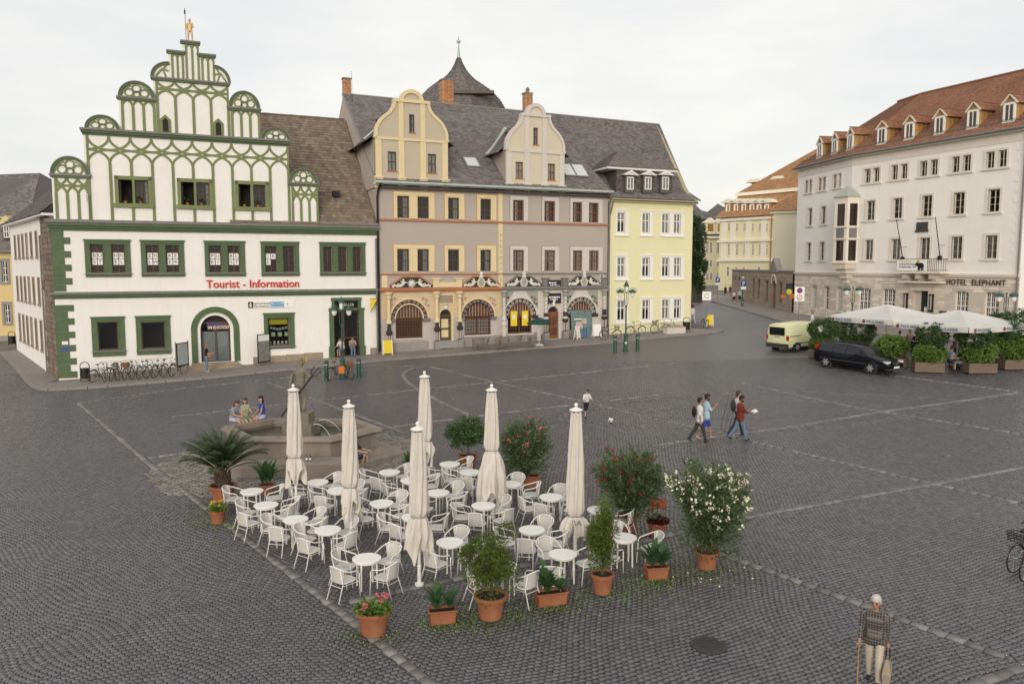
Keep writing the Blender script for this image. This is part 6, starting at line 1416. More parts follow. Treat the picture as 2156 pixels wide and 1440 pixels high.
# table (photo position of its top), where it stands, and its chairs as compass bearings seen from the viewpoint (0 = right, 90 = behind)
TABLES = [
 ((772, 1174), 'beside the pink geranium pot', (160, 55, 235, 330)),
 ((690, 1114), 'second from the geranium end of the front row', (165, 60, 240, 325)),
 ((622, 1092), 'third from the geranium end of the front row', (170, 55, 240, 345)),
 ((560, 1062), 'fourth from the geranium end of the front row', (170, 35, 245, 350)),
 ((530, 1033), 'beside the palm pot', (170, 20)),
 ((668, 1014), 'between palm parasol and fountain step', (50, 200)),
 ((712, 1031), 'behind the second parasol trunk', (175, 235, 340, 60)),
 ((803, 1058), 'right of the second parasol trunk', (225, 330, 60, 170)),
 ((820, 993), 'nearest the fountain front step', (185, 260, 40)),
 ((872, 1087), 'hidden behind the front parasol trunk', (180, 240, 350)),
 ((866, 1010), 'hidden behind the far parasol trunk', (220, 20, 75)),
 ((947, 976), 'nearest the round laurel bush', (40, 215)),
 ((990, 993), 'left of the loosest parasol', (170, 270)),
 ((922, 1036), 'in the middle of the terrace', (245, 335, 55)),
 ((1018, 1063), 'behind the feathery bush in front', (190, 255, 330, 50)),
 ((1073, 1018), 'beside the pink oleander', (75, 340, 215)),
 ((1160, 1045), 'left of the parasol with printed letters', (190, 255, 335, 75)),
 ((1120, 1114), 'right behind the feathery bush', (60, 190, 335, 250)),
 ((947, 1140), 'just right of the front parasol foot', (75, 250, 340)),
 ((1185, 1165), 'behind the middle canna box', (125, 5, 245)),
 ((1058, 1190), 'behind the feathery bush trunk', (330, 210)),
 ((1312, 1130), 'beside the red flower spikes', (5, 235, 95)),
 ((1262, 1072), 'under the printed parasol hem', (350,)),
]
SIDE = {0: 'right-hand', 1: 'far right', 2: 'far', 3: 'far left', 4: 'left-hand', 5: 'near left', 6: 'near', 7: 'near right'}
rs = random.Random(9)
for (u, v), where, ang in TABLES:
    p = G(u, v, .725); put(TB0, 't', p, rs.random(), 'round white plastic café table '+where, 'table', 'white café tables'); seen_s = {}
    for a in ang:
        a_ = math.radians(a+rs.uniform(-8, 8)); d = .62+rs.uniform(-.03, .08); x, y = p.x+d*math.cos(a_), p.y+d*math.sin(a_)
        k = int(((a % 360)+22.5)//45) % 8
        put(CH0, 'c', (x, y, gz(x, y)), a_+math.pi/2+rs.uniform(-.3, .3), 'white chair, %s side of table %s' % (SIDE[k], where), 'chair', 'white café chairs')
# ------------------------------------------------------------------ closed parasols
mat('parasol_cloth', (.70, .66, .60), .9, .12, 2.5, .6, 14, stain=.45, stain_col=(.34, .29, .235), streak=1, trans=.12)
def from_top(u, v, H):
    d = ray(u, v); lo, hi = 3.0, 200.0
    for _ in range(50):
        m = (lo+hi)/2
        if CZ+d.z*m-gz(d.x*m, d.y*m) > H: lo = m
        else: hi = m
    return Vector((d.x*lo, d.y*lo, gz(d.x*lo, d.y*lo)))
def parasol(u, v, H, tie, flare, hem, twist, seed, label, lean=(0, 0), letters=False):
    p = from_top(u, v, H); r = empty('closed_parasol', p); tag(r, label, 'parasol', 'closed white parasols'); rg = random.Random(seed)
    MB().lathe([(.11, 0), (.11, .05), (.05, .08), (.045, .45), (.06, .47), (.04, .5), (.034, H-.2)], 12).build('pole', 'white_metal', r, smooth=False)
    MB().lathe([(.03, H-.22), (.17, H-.20), (.17, H-.17), (.05, H-.12), (.03, H-.1)], 16).ball((0, 0, H-.05), .05, 10, 7).build('finial', 'white_metal', r)
    n, m = 64, 60; zt = H-.24; V = []
    ph = rg.random()*6.28
    for j in range(m):
        t = j/(m-1); z = zt+(hem-zt)*t; tt = (zt-tie)/(zt-hem)
        if t < tt: q = t/tt; R = .125+.075*q**.8+.02*math.sin(q*3.1); 
        else: q = (t-tt)/(1-tt); R = .18+flare*math.sin(min(1, q*1.15)*1.7)*.9
        pin = math.exp(-((t-tt)/.022)**2); R = R*(1-.16*pin)
        for k in range(n):
            a = 2*math.pi*k/n; tw = twist*t*3+ph; loose = max(0, t-tt)/(1-tt+1e-6)
            f = 1+(.13+.10*t)*(1-.75*pin)*math.sin(8*a+tw)+.08*t*math.sin(3*a-tw*1.7+seed)+(.05+.07*loose)*math.sin(13*a+9*t+seed+2*math.sin(11*t+seed))*(.4+t)+.05*loose*math.sin(5*a+23*t)+loose*.22*math.sin(2*a+seed*2.3)
            hz_ = z-(loose**2)*.20*(math.sin(4*a+seed)+.6*math.sin(7*a+seed*3))
            V.append((R*f*math.cos(a)+lean[0]*t, R*f*math.sin(a)+lean[1]*t, hz_))
    cl = MB().add(V, [(j*n+k, (j+1)*n+k, (j+1)*n+(k+1) % n, j*n+(k+1) % n) for j in range(m-1) for k in range(n)]).build('canopy', 'parasol_cloth', r, smooth=True)
    MB().tube([(.185*math.cos(a)+lean[0]*tt, .185*math.sin(a)+lean[1]*tt, tie+.01*math.sin(a*3)) for a in np.linspace(0, 6.283, 25)[:-1]], .011, 5, closed=True).build('tie_cord', 'lead_grey', r)
    for k in range(8): a = k*.785; MB().tube([(.045*math.cos(a), .045*math.sin(a), H-.22), (.12*math.cos(a), .12*math.sin(a), H-.36)], .008, 4).build('rib_end', 'black_iron', r)
    if letters: text('lettering', 'RA', .2, 'dark_green_iron', r, (.02, -.25, tie-.14), rot=(math.pi/2-.2, 0, 0), ext=.002)
parasol(617, 808, 4.0, 1.78, .06, 1.12, 2.2, 1, 'closed parasol in front of the fountain statue, nearest the palm')
parasol(734, 841, 4.0, 1.62, .06, .98, 3.0, 2, 'closed parasol in front of the right end of the fountain')
parasol(879, 887, 4.0, 1.72, .08, .86, 2.0, 3, 'closed parasol nearest the pink geraniums, standing at the front corner')
parasol(893.5, 781, 4.0, 1.75, .05, 1.2, 2.5, 4, 'farthest closed parasol, partly hidden behind another parasol')
parasol(1035, 808, 4.0, 2.05, .24, .62, .8, 5, 'closed parasol with wide loose skirt beside the pink oleander')
parasol(1213, 848, 4.0, 1.05, .11, .62, 1.4, 6, 'closed parasol with dark printed letters on its crumpled hem', letters=True)
# ------------------------------------------------------------------ two big beer-garden umbrellas in front of the hotel
mat('awning_white', (.78, .775, .76), .85, .05, 1, .1, 20, trans=.25); mat('print_maroon', (.22, .06, .05), .6, .1)
e_ = Vector((.46, -.888)); f_ = Vector((.888, .46))
def big_umbrella(L, side, side2, label, pole_off=0):
    c = Vector(L)+e_*side/2+f_*side2/2; r = empty('market_umbrella', (c.x, c.y, gz(c.x, c.y)), math.atan2(e_.y, e_.x)); tag(r, label, 'umbrella', 'white beer-garden umbrellas'); a, b = side/2, side2/2; h = 2.55; ap = 3.30
    n = 12; 
    for (p, q) in (((-a, -b), (a, -b)), ((a, -b), (a, b)), ((a, b), (-a, b)), ((-a, b), (-a, -b))):
        m = MB(); V = []
        for i in range(n+1):
            for j in range(n+1):
                t = i/n; s = j/n; x = (p[0]+(q[0]-p[0])*s)*t; y = (p[1]+(q[1]-p[1])*s)*t; z = ap+(h-ap)*t-.10*math.sin(math.pi*t)*math.sin(math.pi*s)*1.0-.05*math.sin(math.pi*s)*t
                V.append((x, y, z))
        m.add(V, [(i*(n+1)+j, (i+1)*(n+1)+j, (i+1)*(n+1)+j+1, i*(n+1)+j+1) for i in range(n) for j in range(n)]); m.build('canopy_panel', 'awning_white', r, smooth=True)
        d = Vector((q[0]-p[0], q[1]-p[1])); l = d.length; d /= l; o = Vector((d.y, -d.x)); vm = MB(); k = 14; V = []
        for j in range(k+1):
            s = j/k; x = p[0]+(q[0]-p[0])*s+o.x*.02; y = p[1]+(q[1]-p[1])*s+o.y*.02; z = h-.05*math.sin(math.pi*s); V += [(x, y, z), (x+o.x*.03*math.sin(j), y+o.y*.03*math.sin(j), z-.30)]
        vm.add(V, [(2*j, 2*j+1, 2*j+3, 2*j+2) for j in range(k)]); va = vm.build('valance', 'awning_white', r)
        ang = math.atan2(d.y, d.x)
        for s in (.22, .72):
            cx, cy = p[0]+d.x*l*s+o.x*.065, p[1]+d.y*l*s+o.y*.065
            text('lettering', 'PAULANER', .24, 'navy_print', va, (cx+d.x*.12, cy+d.y*.12, h-.20), rot=(math.pi/2, 0, ang), ext=.002)
            q_ = MB().prism(arc_pts(0, 0, .11, 0, 6.283, 14), -.004, .004).build('round_emblem', 'print_maroon', va); q_.location = (cx-d.x*.66, cy-d.y*.66, h-.19); q_.rotation_euler = (0, 0, ang)
    MB().tube([(0, 0, 0), (0, 0, ap-.02)], .045, 10).build('mast', 'white_metal', r)
    for sx in (-1, 1):
        for sy in (-1, 1): MB().tube([(0, 0, ap-.06), (sx*a*.98, sy*b*.98, h-.03)], .018, 5).build('rib', 'white_metal', r); MB().tube([(0, 0, 2.5), (sx*a*.5, sy*b*.5, (ap+h)/2-.06)], .015, 5).build('strut', 'white_metal', r)
    MB().lathe([(.4, 0), (.4, .12), (.1, .16)], 12).build('base', 'lead_grey', r)
big_umbrella((20.0, 49.3), 4.5, 4.9, 'large white umbrella nearer the pale yellow van, printed PAULANER')
big_umbrella((22.2, 45.5), 4.5, 5.2, 'large white umbrella under the HOTEL ELEPHANT lettering, printed PAULANER')
# ------------------------------------------------------------------ leaves
mat('oleander_leaf', (.105, .155, .072), .5, .35, 5, trans=.25, rnd=.35); mat('fresh_leaf', (.115, .165, .035), .5, .3, 5, trans=.35, rnd=.35); mat('laurel_leaf', (.07, .125, .042), .4, .3, 5, trans=.2, rnd=.4, spec=.5); mat('hedge_leaf', (.165, .26, .062), .42, .3, 5, trans=.25, rnd=.45, spec=.5); mat('palm_leaf', (.09, .14, .055), .5, .25, 4, trans=.25, rnd=.3); mat('canna_leaf', (.055, .125, .045), .4, .2, 4, trans=.3)
mat('tree_leaf', (.05, .085, .038), .55, .3, 2, trans=.25, rnd=.4); mat('bark', (.10, .075, .055), .9, .3, 8, .4, 30); mat('terracotta', (.30, .115, .058), .8, .22, 2.5, .2, 30, stain=.3, stain_col=(.42, .26, .18)); mat('potting_soil', (.035, .025, .018), .95, .3, 9, .6, 30)
mat('petal_pink', (.62, .15, .17), .6, .2, 20, rnd=.2); mat('petal_red', (.42, .022, .015), .6, .2, 20, rnd=.3); mat('petal_white', (.78, .74, .58), .6, .1, 20, rnd=.1); mat('petal_yellow', (.75, .50, .02), .6, .1, 20, rnd=.1); mat('petal_orange', (.62, .10, .012), .6, .15, 20, rnd=.2)
def leaves(name, parent, m, P, Dr, ln, wd, seed=1, kind=True, curl=.25):
    """P (n,3) positions, Dr (n,3) leaf axes; folded four-triangle blades"""
    rg = np.random.default_rng(seed); n = len(P); Dr = Dr/np.linalg.norm(Dr, axis=1, keepdims=True); R = rg.normal(size=(n, 3)); S = np.cross(Dr, R); S /= np.linalg.norm(S, axis=1, keepdims=True)+1e-9; N_ = np.cross(S, Dr)
    l = (ln*(.7+.6*rg.random(n)))[:, None]; w = (wd*(.7+.6*rg.random(n)))[:, None]
    mid = P+Dr*l*.5+N_*l*curl*.25; tip = P+Dr*l-N_*l*curl*.35
    V = np.stack([P, mid+S*w/2+N_*w*.2, tip, mid-S*w/2+N_*w*.2, mid], 1).reshape(-1, 3); b = np.arange(n)[:, None]*5
    F_ = np.concatenate([b+np.array([[0, 1, 4]]), b+np.array([[1, 2, 4]]), b+np.array([[2, 3, 4]]), b+np.array([[3, 0, 4]])]).reshape(-1, 3)
    r = rg.random(n); o = link(name, np_mesh(name, V, F_, m, np.concatenate([r]*4)), parent)
    if kind: o['kind'] = 'stuff'
    return o
def pot(parent, r, h, soil=True):
    MB().lathe([(r*.68, 0), (r*.86, h*.80), (r*.87, h*.81), (r*.99, h*.82), (r*1.02, h*.9), (r, h), (r*.88, h), (r*.84, h*.90)], 28, caps=False).build('pot', 'terracotta', parent, smooth=False)
    MB().lathe([(.001, h*.90), (r*.86, h*.90)], 24, caps=False).build('soil', 'potting_soil', parent)
def trough(parent, l, w, h):
    b = MB(); t = .025
    for sx in (-1, 1):
        b.add([(sx*l*.46, -w*.44, 0), (sx*l*.46, w*.44, 0), (sx*l/2, w/2, h), (sx*l/2, -w/2, h), (sx*(l*.46-t), -w*.44, 0), (sx*(l*.46-t), w*.44, 0), (sx*(l/2-t), w/2, h), (sx*(l/2-t), -w/2, h)], [(0, 1, 2, 3), (7, 6, 5, 4), (3, 2, 6, 7), (0, 3, 7, 4), (1, 5, 6, 2)])
    for sy in (-1, 1):
        b.add([(-l*.46, sy*w*.44, 0), (l*.46, sy*w*.44, 0), (l/2, sy*w/2, h), (-l/2, sy*w/2, h), (-l*.46, sy*(w*.44-t), 0), (l*.46, sy*(w*.44-t), 0), (l/2, sy*(w/2-t), h), (-l/2, sy*(w/2-t), h)], [(0, 1, 2, 3), (7, 6, 5, 4), (3, 2, 6, 7)])
    b.build('trough', 'terracotta', parent); rm = MB(); rm.tube([(-l/2, -w/2, h-.015), (l/2, -w/2, h-.015), (l/2, w/2, h-.015), (-l/2, w/2, h-.015)], .022, 6, closed=True); rm.build('trough_rim', 'terracotta', parent); MB().slab([(-l*.48, -w*.47), (l*.48, -w*.47), (l*.48, w*.47), (-l*.48, w*.47)], h*.75, h*.86).build('soil', 'potting_soil', parent)
def plant(u, v, label, name='potted_plant', rz=0.0, group='potted plants round the café terrace', cat='potted plant'):
    p = G(u, v); r = empty(name, p, rz); return tag(r, label, cat, group)
def clump_points(n, shape, seed, shell=.55, lumps=26, lr=.32):
    """points on many small lumps inside an ellipsoid (rx, ry, rz): uneven outline with gaps"""
    rg = np.random.default_rng(seed); rx, ry, rz = shape; C = []
    while len(C) < lumps:
        q = rg.normal(size=3); q /= np.linalg.norm(q); q *= rg.uniform(shell, 1.0)
        C.append(q)
    C = np.array(C); k = rg.integers(0, lumps, n); d = rg.normal(size=(n, 3)); d /= np.linalg.norm(d, axis=1, keepdims=True); rr = lr*(.5+.7*rg.random(lumps))[k]*rg.random(n)**.4
    P = C[k]+d*rr[:, None]; return P*np.array([rx, ry, rz]), d
def oleander(u, v, pr, ph, H, W, petal, label, seed, box=False, nl=5200, nf=60, low=.12):
    r = plant(u, v, label, 'oleander_bush'); rg = np.random.default_rng(seed)
    if box: trough(r, .8, .55, ph)
    else: pot(r, pr, ph)
    P = []; Dd = []; tips = []; st = MB()
    for k in range(60):
        a = rg.random()*6.283; sp = W*(.25+.75*rg.random()**.6); h = H*(.55+.45*rg.random())*(1-.22*(sp/W)**2); b = np.array([.10*math.cos(a), .10*math.sin(a), ph*.9]); e = np.array([sp*math.cos(a), sp*math.sin(a), ph+h*(1-.0)]); m_ = (b+e)/2+np.array([-.15*sp*math.cos(a), -.15*sp*math.sin(a), .18*h])
        st.tube([b, m_, e], [.014, .009, .004], 4); tips.append(e)
        for t in np.linspace(low, 1.04, int(nl/60)):
            q = (1-t)**2*b+2*t*(1-t)*m_+t*t*e; tg = 2*(1-t)*(m_-b)+2*t*(e-m_); tg /= np.linalg.norm(tg); o = rg.normal(size=3); o -= tg*o.dot(tg); o /= np.linalg.norm(o)
            P.append(q+rg.normal(size=3)*.05); Dd.append(tg*.75+o*.8)
        # side sprays drooping low on the outside
        if k % 2 == 0:
            for t in np.linspace(0, 1, 60): q = np.array([sp*.72*math.cos(a), sp*.72*math.sin(a), ph+H*(.05+.6*t)])+rg.normal(size=3)*.13; P.append(q); Dd.append(np.array([math.cos(a), math.sin(a), .2+rg.normal()*.5]))
    st.build('stems', 'bark', r)['kind'] = 'stuff'
    leaves('foliage', r, 'oleander_leaf', np.array(P), np.array(Dd), .175, .040, seed)
    FP = []; FD_ = []
    for k in range(nf):
        e = tips[rg.integers(len(tips))]; c = e+rg.normal(size=3)*np.array([.06, .06, .05])-np.array([0, 0, .0 if k % 3 else .35*rg.random()])
        for j in range(7): d = rg.normal(size=3); d[2] = abs(d[2]); FP.append(c+rg.normal(size=3)*.03); FD_.append(d)
    leaves('blossoms', r, petal, np.array(FP), np.array(FD_), .065, .06, seed+1, curl=-.3)
    return r
oleander(1487, 1194, .32, .44, 2.35, 1.02, 'petal_white', 'tall oleander covered in white blossom, in a terracotta pot', 31, nl=8000, nf=190)
oleander(1322, 1116, .30, .45, 2.0, 1.0, 'petal_red', 'tall dark oleander with red blossom behind the feathery shrub', 32, nl=7500, nf=32)
oleander(1108, 1024, .3, .40, 1.95, .82, 'petal_pink', 'oleander with pink blossom in a square terracotta box', 33, box=True, nf=40)
# clipped round laurel
r = plant(985, 984, 'round dark green laurel bush on a short trunk beyond the parasols', 'laurel_bush'); pot(r, .36, .46); MB().tube([(0, 0, .4), (.02, 0, .75), (0, .02, 1.1)], [.04, .035, .03], 6).build('trunk', 'bark', r); P, d = clump_points(6500, (.76, .76, .56), 4, .35, 50, .34); leaves('foliage', r, 'laurel_leaf', P+[0, 0, 1.25], d+[0, 0, .35], .085, .045, 4)
# palm
r = plant(470, 1052, 'date palm with arching fronds in a wide terracotta pot', 'palm_plant'); pot(r, .44, .50); MB().lathe([(.16, .45), (.21, .58), (.19, .75), (.13, .9), (.05, 1.0)], 14).build('trunk', 'bark', r)
sc = MB(); rg = random.Random(3)
for k in range(70): a = k*2.4; z = .5+.38*k/70; sc.tube([(.19*math.cos(a), .19*math.sin(a), z), (.27*math.cos(a), .27*math.sin(a), z+.13)], [.03, .008], 4)
sc.build('leaf_bases', 'bark', r)['kind'] = 'stuff'
for k in range(66):
    a = k*2.4+rg.uniform(-.2, .2); el = .48+1.06*(k/66)**.7; L_ = 1.24+.3*rg.random(); P = []; Dd = []; R0 = []; fr = MB(); pts = []
    for i in range(13):
        t = i/12; dr = el-1.05*t*t*(1.25-el*.5); 
        q = (pts[-1] if pts else Vector((.06*math.cos(a), .06*math.sin(a), .92))); pts.append(q+Vector((math.cos(a)*math.cos(dr), math.sin(a)*math.cos(dr), math.sin(dr)))*L_/12)
    fr.tube(pts, [.012*(1-.8*i/12) for i in range(13)], 4)
    side = Vector((-math.sin(a), math.cos(a), 0)); F_ = fr
    for i in range(2, 13):
        for hf in (0, .5):
            t = (i+hf)/12
            if t > 1: continue
            j = min(11, int(t*12)); q = pts[j].lerp(pts[min(12, j+1)], t*12-j); tg = (pts[min(12, j+1)]-pts[j]).normalized() if j < 12 else tg; ll = .34*math.sin(math.pi*min(1, .18+t*.82))**.6
            for sg in (-1, 1):
                d = (tg*.85+side*sg*.8+Vector((0, 0, .25-.5*t))).normalized(); tip = q+d*ll-Vector((0, 0, .05)); w_ = side.cross(d).normalized()*.010+tg*.006; F_.add([q-w_, q+w_, q.lerp(tip, .55)+w_*1.1, tip, q.lerp(tip, .55)-w_*1.1], [(0, 1, 2, 3, 4)])
    F_.build('frond', 'palm_leaf', r)
# feathery shrubs
def shrub(u, v, pr, ph, shape, zc, n, m, label, seed, ln=.07, wd=.026, trunk=True, lr=.30, lumps=34):
    r = plant(u, v, label, 'shrub'); pot(r, pr, ph); P, d = clump_points(n, shape, seed, .25, lumps, lr)
    if trunk:
        t = MB(); t.tube([(0, 0, ph*.85), (.03, .01, ph+.3), (0, 0, zc)], [.035, .028, .012], 6); rg = random.Random(seed)
        for k in range(16): a = rg.uniform(0, 6.28); t.tube([(0, 0, ph+.15+.35*rg.random()), (.5*shape[0]*math.cos(a), .5*shape[1]*math.sin(a), zc), (.9*shape[0]*math.cos(a), .9*shape[1]*math.sin(a), zc+shape[2]*rg.uniform(-.4, .8))], [.012, .008, .003], 4)
        t.build('trunk', 'bark', r)
    leaves('foliage', r, m, P+[0, 0, zc], d+[0, 0, .3], ln, wd, seed); return r
shrub(1033, 1298, .37, .52, (.62, .62, .74), 1.32, 8500, 'fresh_leaf', 'feathery light green shrub on a thin trunk, middle of the front row of pots', 41, lr=.36)
shrub(1268, 1247, .28, .48, (.36, .36, .80), 1.28, 7000, 'fresh_leaf', 'slim upright light green shrub between the two terracotta troughs', 42, lr=.36)
# cannas
def canna(u, v, rz, label, spots, l=.62, seed=1, roundpot=None, w=.3):
    r = plant(u, v, label, 'canna_plant', rz); rg = random.Random(seed)
    if roundpot: pot(r, *roundpot); h = roundpot[1]
    else: trough(r, l, w, .30); h = .27
    for (x, n, H) in spots:
        for k in range(n):
            a = k*2.2+rg.uniform(-.4, .4); z0 = h+H*.12*k/n; ln = H*(.62+.3*rg.random()); tilt = .25+.55*(1-k/n)+rg.uniform(-.1, .15); b = MB(); up = []
            for i in range(6): t = i/5; ang = tilt*(.6+.9*t); up.append(Vector((x+math.cos(a)*math.sin(ang)*ln*t, math.sin(a)*math.sin(ang)*ln*t, z0+H*.25*(k/n)+math.cos(ang)*ln*t)))
            sd = Vector((-math.sin(a), math.cos(a), 0)); wd = [.012, .05, .078, .070, .040, .003]
            V = [q+sd*w_+Vector((0, 0, w_*.35)) for q, w_ in zip(up, wd)]+up+[q-sd*w_+Vector((0, 0, w_*.35)) for q, w_ in zip(up, wd)]
            b.add(V, [(i, i+1, 7+i, 6+i) for i in range(5)]+[(6+i, 7+i, 13+i, 12+i) for i in range(5)]); b.build('leaf', 'canna_leaf', r, smooth=True)
    return r
canna(931, 1309, .22, 'small terracotta trough of canna leaves beside the geranium pot', [(-.12, 13, .62), (.17, 7, .5)], .60, 1)
canna(1160, 1271, .30, 'long terracotta trough of canna leaves in front of the printed parasol', [(-.10, 15, .72), (.2, 6, .38)], .74, 2)
canna(1381, 1216, .18, 'terracotta trough of broad canna leaves below the red flower spikes', [(-.1, 12, .72), (.14, 10, .66)], .56, 3)
canna(562, 1040, 0, 'leafy green lily in a pot between palm and fountain', [(-.14, 12, .8), (.14, 12, .75), (0, 12, .9)], seed=4, roundpot=(.26, .34))
canna(861, 1003, 0, 'small leafy plant in a pot at the right corner of the fountain step', [(0, 12, .55), (.05, 8, .5)], seed=5, roundpot=(.2, .32))
# flower pots
def bowl(u, v, pr, ph, label, petal, nfl, seed, leaf='hedge_leaf', spikes=0):
    r = plant(u, v, label, 'flower_pot'); pot(r, pr, ph); rg = np.random.default_rng(seed); n = 520; a = rg.random(n)*6.283; q = pr*.95*np.sqrt(rg.random(n)); P = np.stack([q*np.cos(a), q*np.sin(a), ph*.9+.22*rg.random(n)*(1.1-q/pr)], 1); D = np.stack([np.cos(a), np.sin(a), .6+rg.random(n)], 1); leaves('foliage', r, leaf, P, D, .10, .06, seed)
    FP = []; FD_ = []
    for k in range(nfl):
        a = rg.random()*6.283; q = pr*(.35+.6*rg.random()); c = np.array([q*math.cos(a), q*math.sin(a), ph+.13+.10*rg.random()])
        for j in range(16): d = rg.normal(size=3); d[2] = abs(d[2]); FP.append(c+rg.normal(size=3)*.025); FD_.append(d)
    if FP: leaves('blossoms', r, petal, np.array(FP), np.array(FD_), .04, .04, seed+2)
    for k in range(spikes):
        x, y = ((-.14, .0), (.14, -.04), (.02, .1))[k]; n = 90; z = rg.random(n)*.26; aa = rg.random(n)*6.283; P = np.stack([x+.035*np.cos(aa), y+.035*np.sin(aa), ph+.34+z], 1); leaves('flower_spike', r, 'petal_orange', P, np.stack([np.cos(aa), np.sin(aa), .9+0*aa], 1), .06, .035, seed+k); MB().tube([(x, y, ph*.9), (x, y, ph+.5)], .008, 5).build('flower_stem', 'leaf_mid', r)
    return r
bowl(787, 1331, .38, .52, 'terracotta pot of pink geraniums at the near corner of the terrace', 'petal_pink', 9, 51)
bowl(459, 1100, .25, .40, 'small terracotta pot with yellow flowers in front of the palm', 'petal_yellow', 5, 52)
mat('bronze_leaf', (.07, .022, .015), .5, .3, 6, rnd=.3)
bowl(1384, 1128, .27, .40, 'pot with tall red flower spikes and bronze leaves behind the cannas', 'petal_orange', 0, 53, 'bronze_leaf', 3)
# ------------------------------------------------------------------ weeds and fallen petals between the cobbles round the pots
wp = []; rg = np.random.default_rng(77)
for u, v, n, sp in ((459, 1104, 260, .6), (430, 1085, 160, .8), (787, 1338, 300, .5), (930, 1315, 300, .5), (1033, 1305, 360, .7), (1160, 1278, 340, .5), (1270, 1252, 240, .6), (1380, 1225, 340, .5), (1490, 1205, 420, .8), (1120, 1032, 200, .5), (1000, 1300, 200, .9), (1340, 1250, 160, .9)):
    p = G(u, v); q = rg.normal(size=(n, 2))*sp*np.array([.8, .45]); x = p.x+q[:, 0]; y = p.y+q[:, 1]; wp.append(np.stack([x, y, gza(x, y)-.005], 1))
wp = np.concatenate(wp); d = rg.normal(size=(len(wp), 3)); d[:, 2] = np.abs(d[:, 2])+.5
wd_ = leaves('weeds', None, 'hedge_leaf', wp, d, .07, .022, 5); tag(wd_, 'low green weeds sprouting between cobbles round the pots', 'weeds', kind='stuff')
p = G(1490, 1215); q = rg.normal(size=(26, 2))*np.array([.75, .4]); x = p.x+q[:, 0]; y = p.y+q[:, 1]; d = rg.normal(size=(26, 3)); d[:, 2] *= .2
pt = leaves('fallen_petals', None, 'petal_white', np.stack([x, y, gza(x, y)+.012], 1), d, .05, .04, 6); tag(pt, 'white petals fallen on cobbles below the white oleander', 'petals', kind='stuff')
# ------------------------------------------------------------------ hotel planters
mat('old_plank', (.235, .18, .14), .85, .2, 3, .3, 25, stain=.4, stain_col=(.16, .12, .09), rnd=.2)
def hedge_box(u, v, L_, D_, rz, hh, ball, label, seed, ballshape=(.75, .75, .62), zb=1.55, wide=1.0):
    p = G(u, v); r = empty('planter_hedge', p, rz); tag(r, label, 'planter', 'hedge planters before the hotel')
    for k in range(4):
        z = .06+k*.135
        for (x0, x1, y0, y1) in ((-L_/2, L_/2, -.0, .035), (-L_/2, L_/2, D_-.035, D_), (-L_/2, -L_/2+.035, .036, D_-.036), (L_/2-.035, L_/2, .036, D_-.036)): MB().box(x0, x1, y0, y1, z, z+.125).build('plank', 'old_plank', r)
    MB().box(-L_/2+.05, L_/2-.05, .05, D_-.05, .0, .52).build('soil', 'potting_soil', r)
    if hh: P, d = clump_points(int(9500*wide), (L_/2*1.18, D_/2*1.5, hh/2*1.08), seed, .66, 120, .17); leaves('hedge', r, 'hedge_leaf', P+[0, D_/2, .52+hh/2], d+[0, 0, .5], .12, .062, seed)
    if ball: P, d = clump_points(9000, tuple(1.12*q for q in ballshape), seed+5, .74, 120, .15); leaves('clipped_ball', r, 'laurel_leaf', P+[ball, D_/2, zb], d+[0, 0, .3], .09, .048, seed+5); MB().tube([(ball, D_/2, .4), (ball, D_/2, zb)], .04, 6).build('trunk', 'bark', r)
RZ = math.radians(-14)
hedge_box(1722, 757, 1.5, .9, math.radians(-62), .95, .01, 'planter nearest the van, clipped ball above loose leaves', 61, (.82, .82, .62), 1.85)
hedge_box(1790, 752, 1.5, .9, math.radians(-62), .8, .01, 'planter hedge with wide rounded crown behind the black car', 62, (1.0, .95, .85), 1.65)
hedge_box(1878, 775, 1.7, .9, RZ, 1.25, 0, 'low wide hedge in a planter behind the car bonnet', 63)
hedge_box(1957, 786, 1.5, .85, RZ, 1.05, .15, 'planter hedge with clipped ball right of the black car', 64, (.76, .76, .62), 2.05)
hedge_box(2070, 788, 1.55, .85, RZ+.25, 1.1, -.35, 'planter hedge with clipped ball beside the seated guests', 65, (.82, .82, .60), 2.0)
hedge_box(2145, 780, 1.6, .9, RZ+.3, 1.4, .2, 'tall planter hedge cut off by the right edge of the picture', 66, (.9, .9, .95), 2.3)
hedge_box(2100, 745, 1.4, .8, RZ, 1.0, .1, 'planter hedge standing behind the tall right-hand hedge', 67, (.7, .7, .55), 1.9)
# ------------------------------------------------------------------ tree behind the yellow corner house
tp = Vector((17.1, 75.5)); tz0 = gz(tp.x, tp.y); t = empty('street_tree', (tp.x, tp.y, tz0)); tag(t, 'tall dark leafy tree rising behind the yellow corner house', 'tree')
b = MB(); b.tube([(0, 0, 0), (.1, 0, 2.5), (-.1, 0, 5), (0, 0, 8)], [.28, .22, .17, .06], 8); rg_ = random.Random(5)
for k in range(14): a = k*2.4; z = 2.8+k*.38; b.tube([(0, 0, z), (1.0*math.cos(a), 1.0*math.sin(a), z+.7), (1.7*math.cos(a), 1.7*math.sin(a), z+1.0)], [.08, .05, .02], 5)
b.build('trunk', 'bark', t); P, d = clump_points(20000, (1.55, 1.55, 4.1), 71, .25, 80, .24); leaves('crown', t, 'tree_leaf', P+[0, 0, 6.0], d+[0, 0, .2], .22, .13, 71)
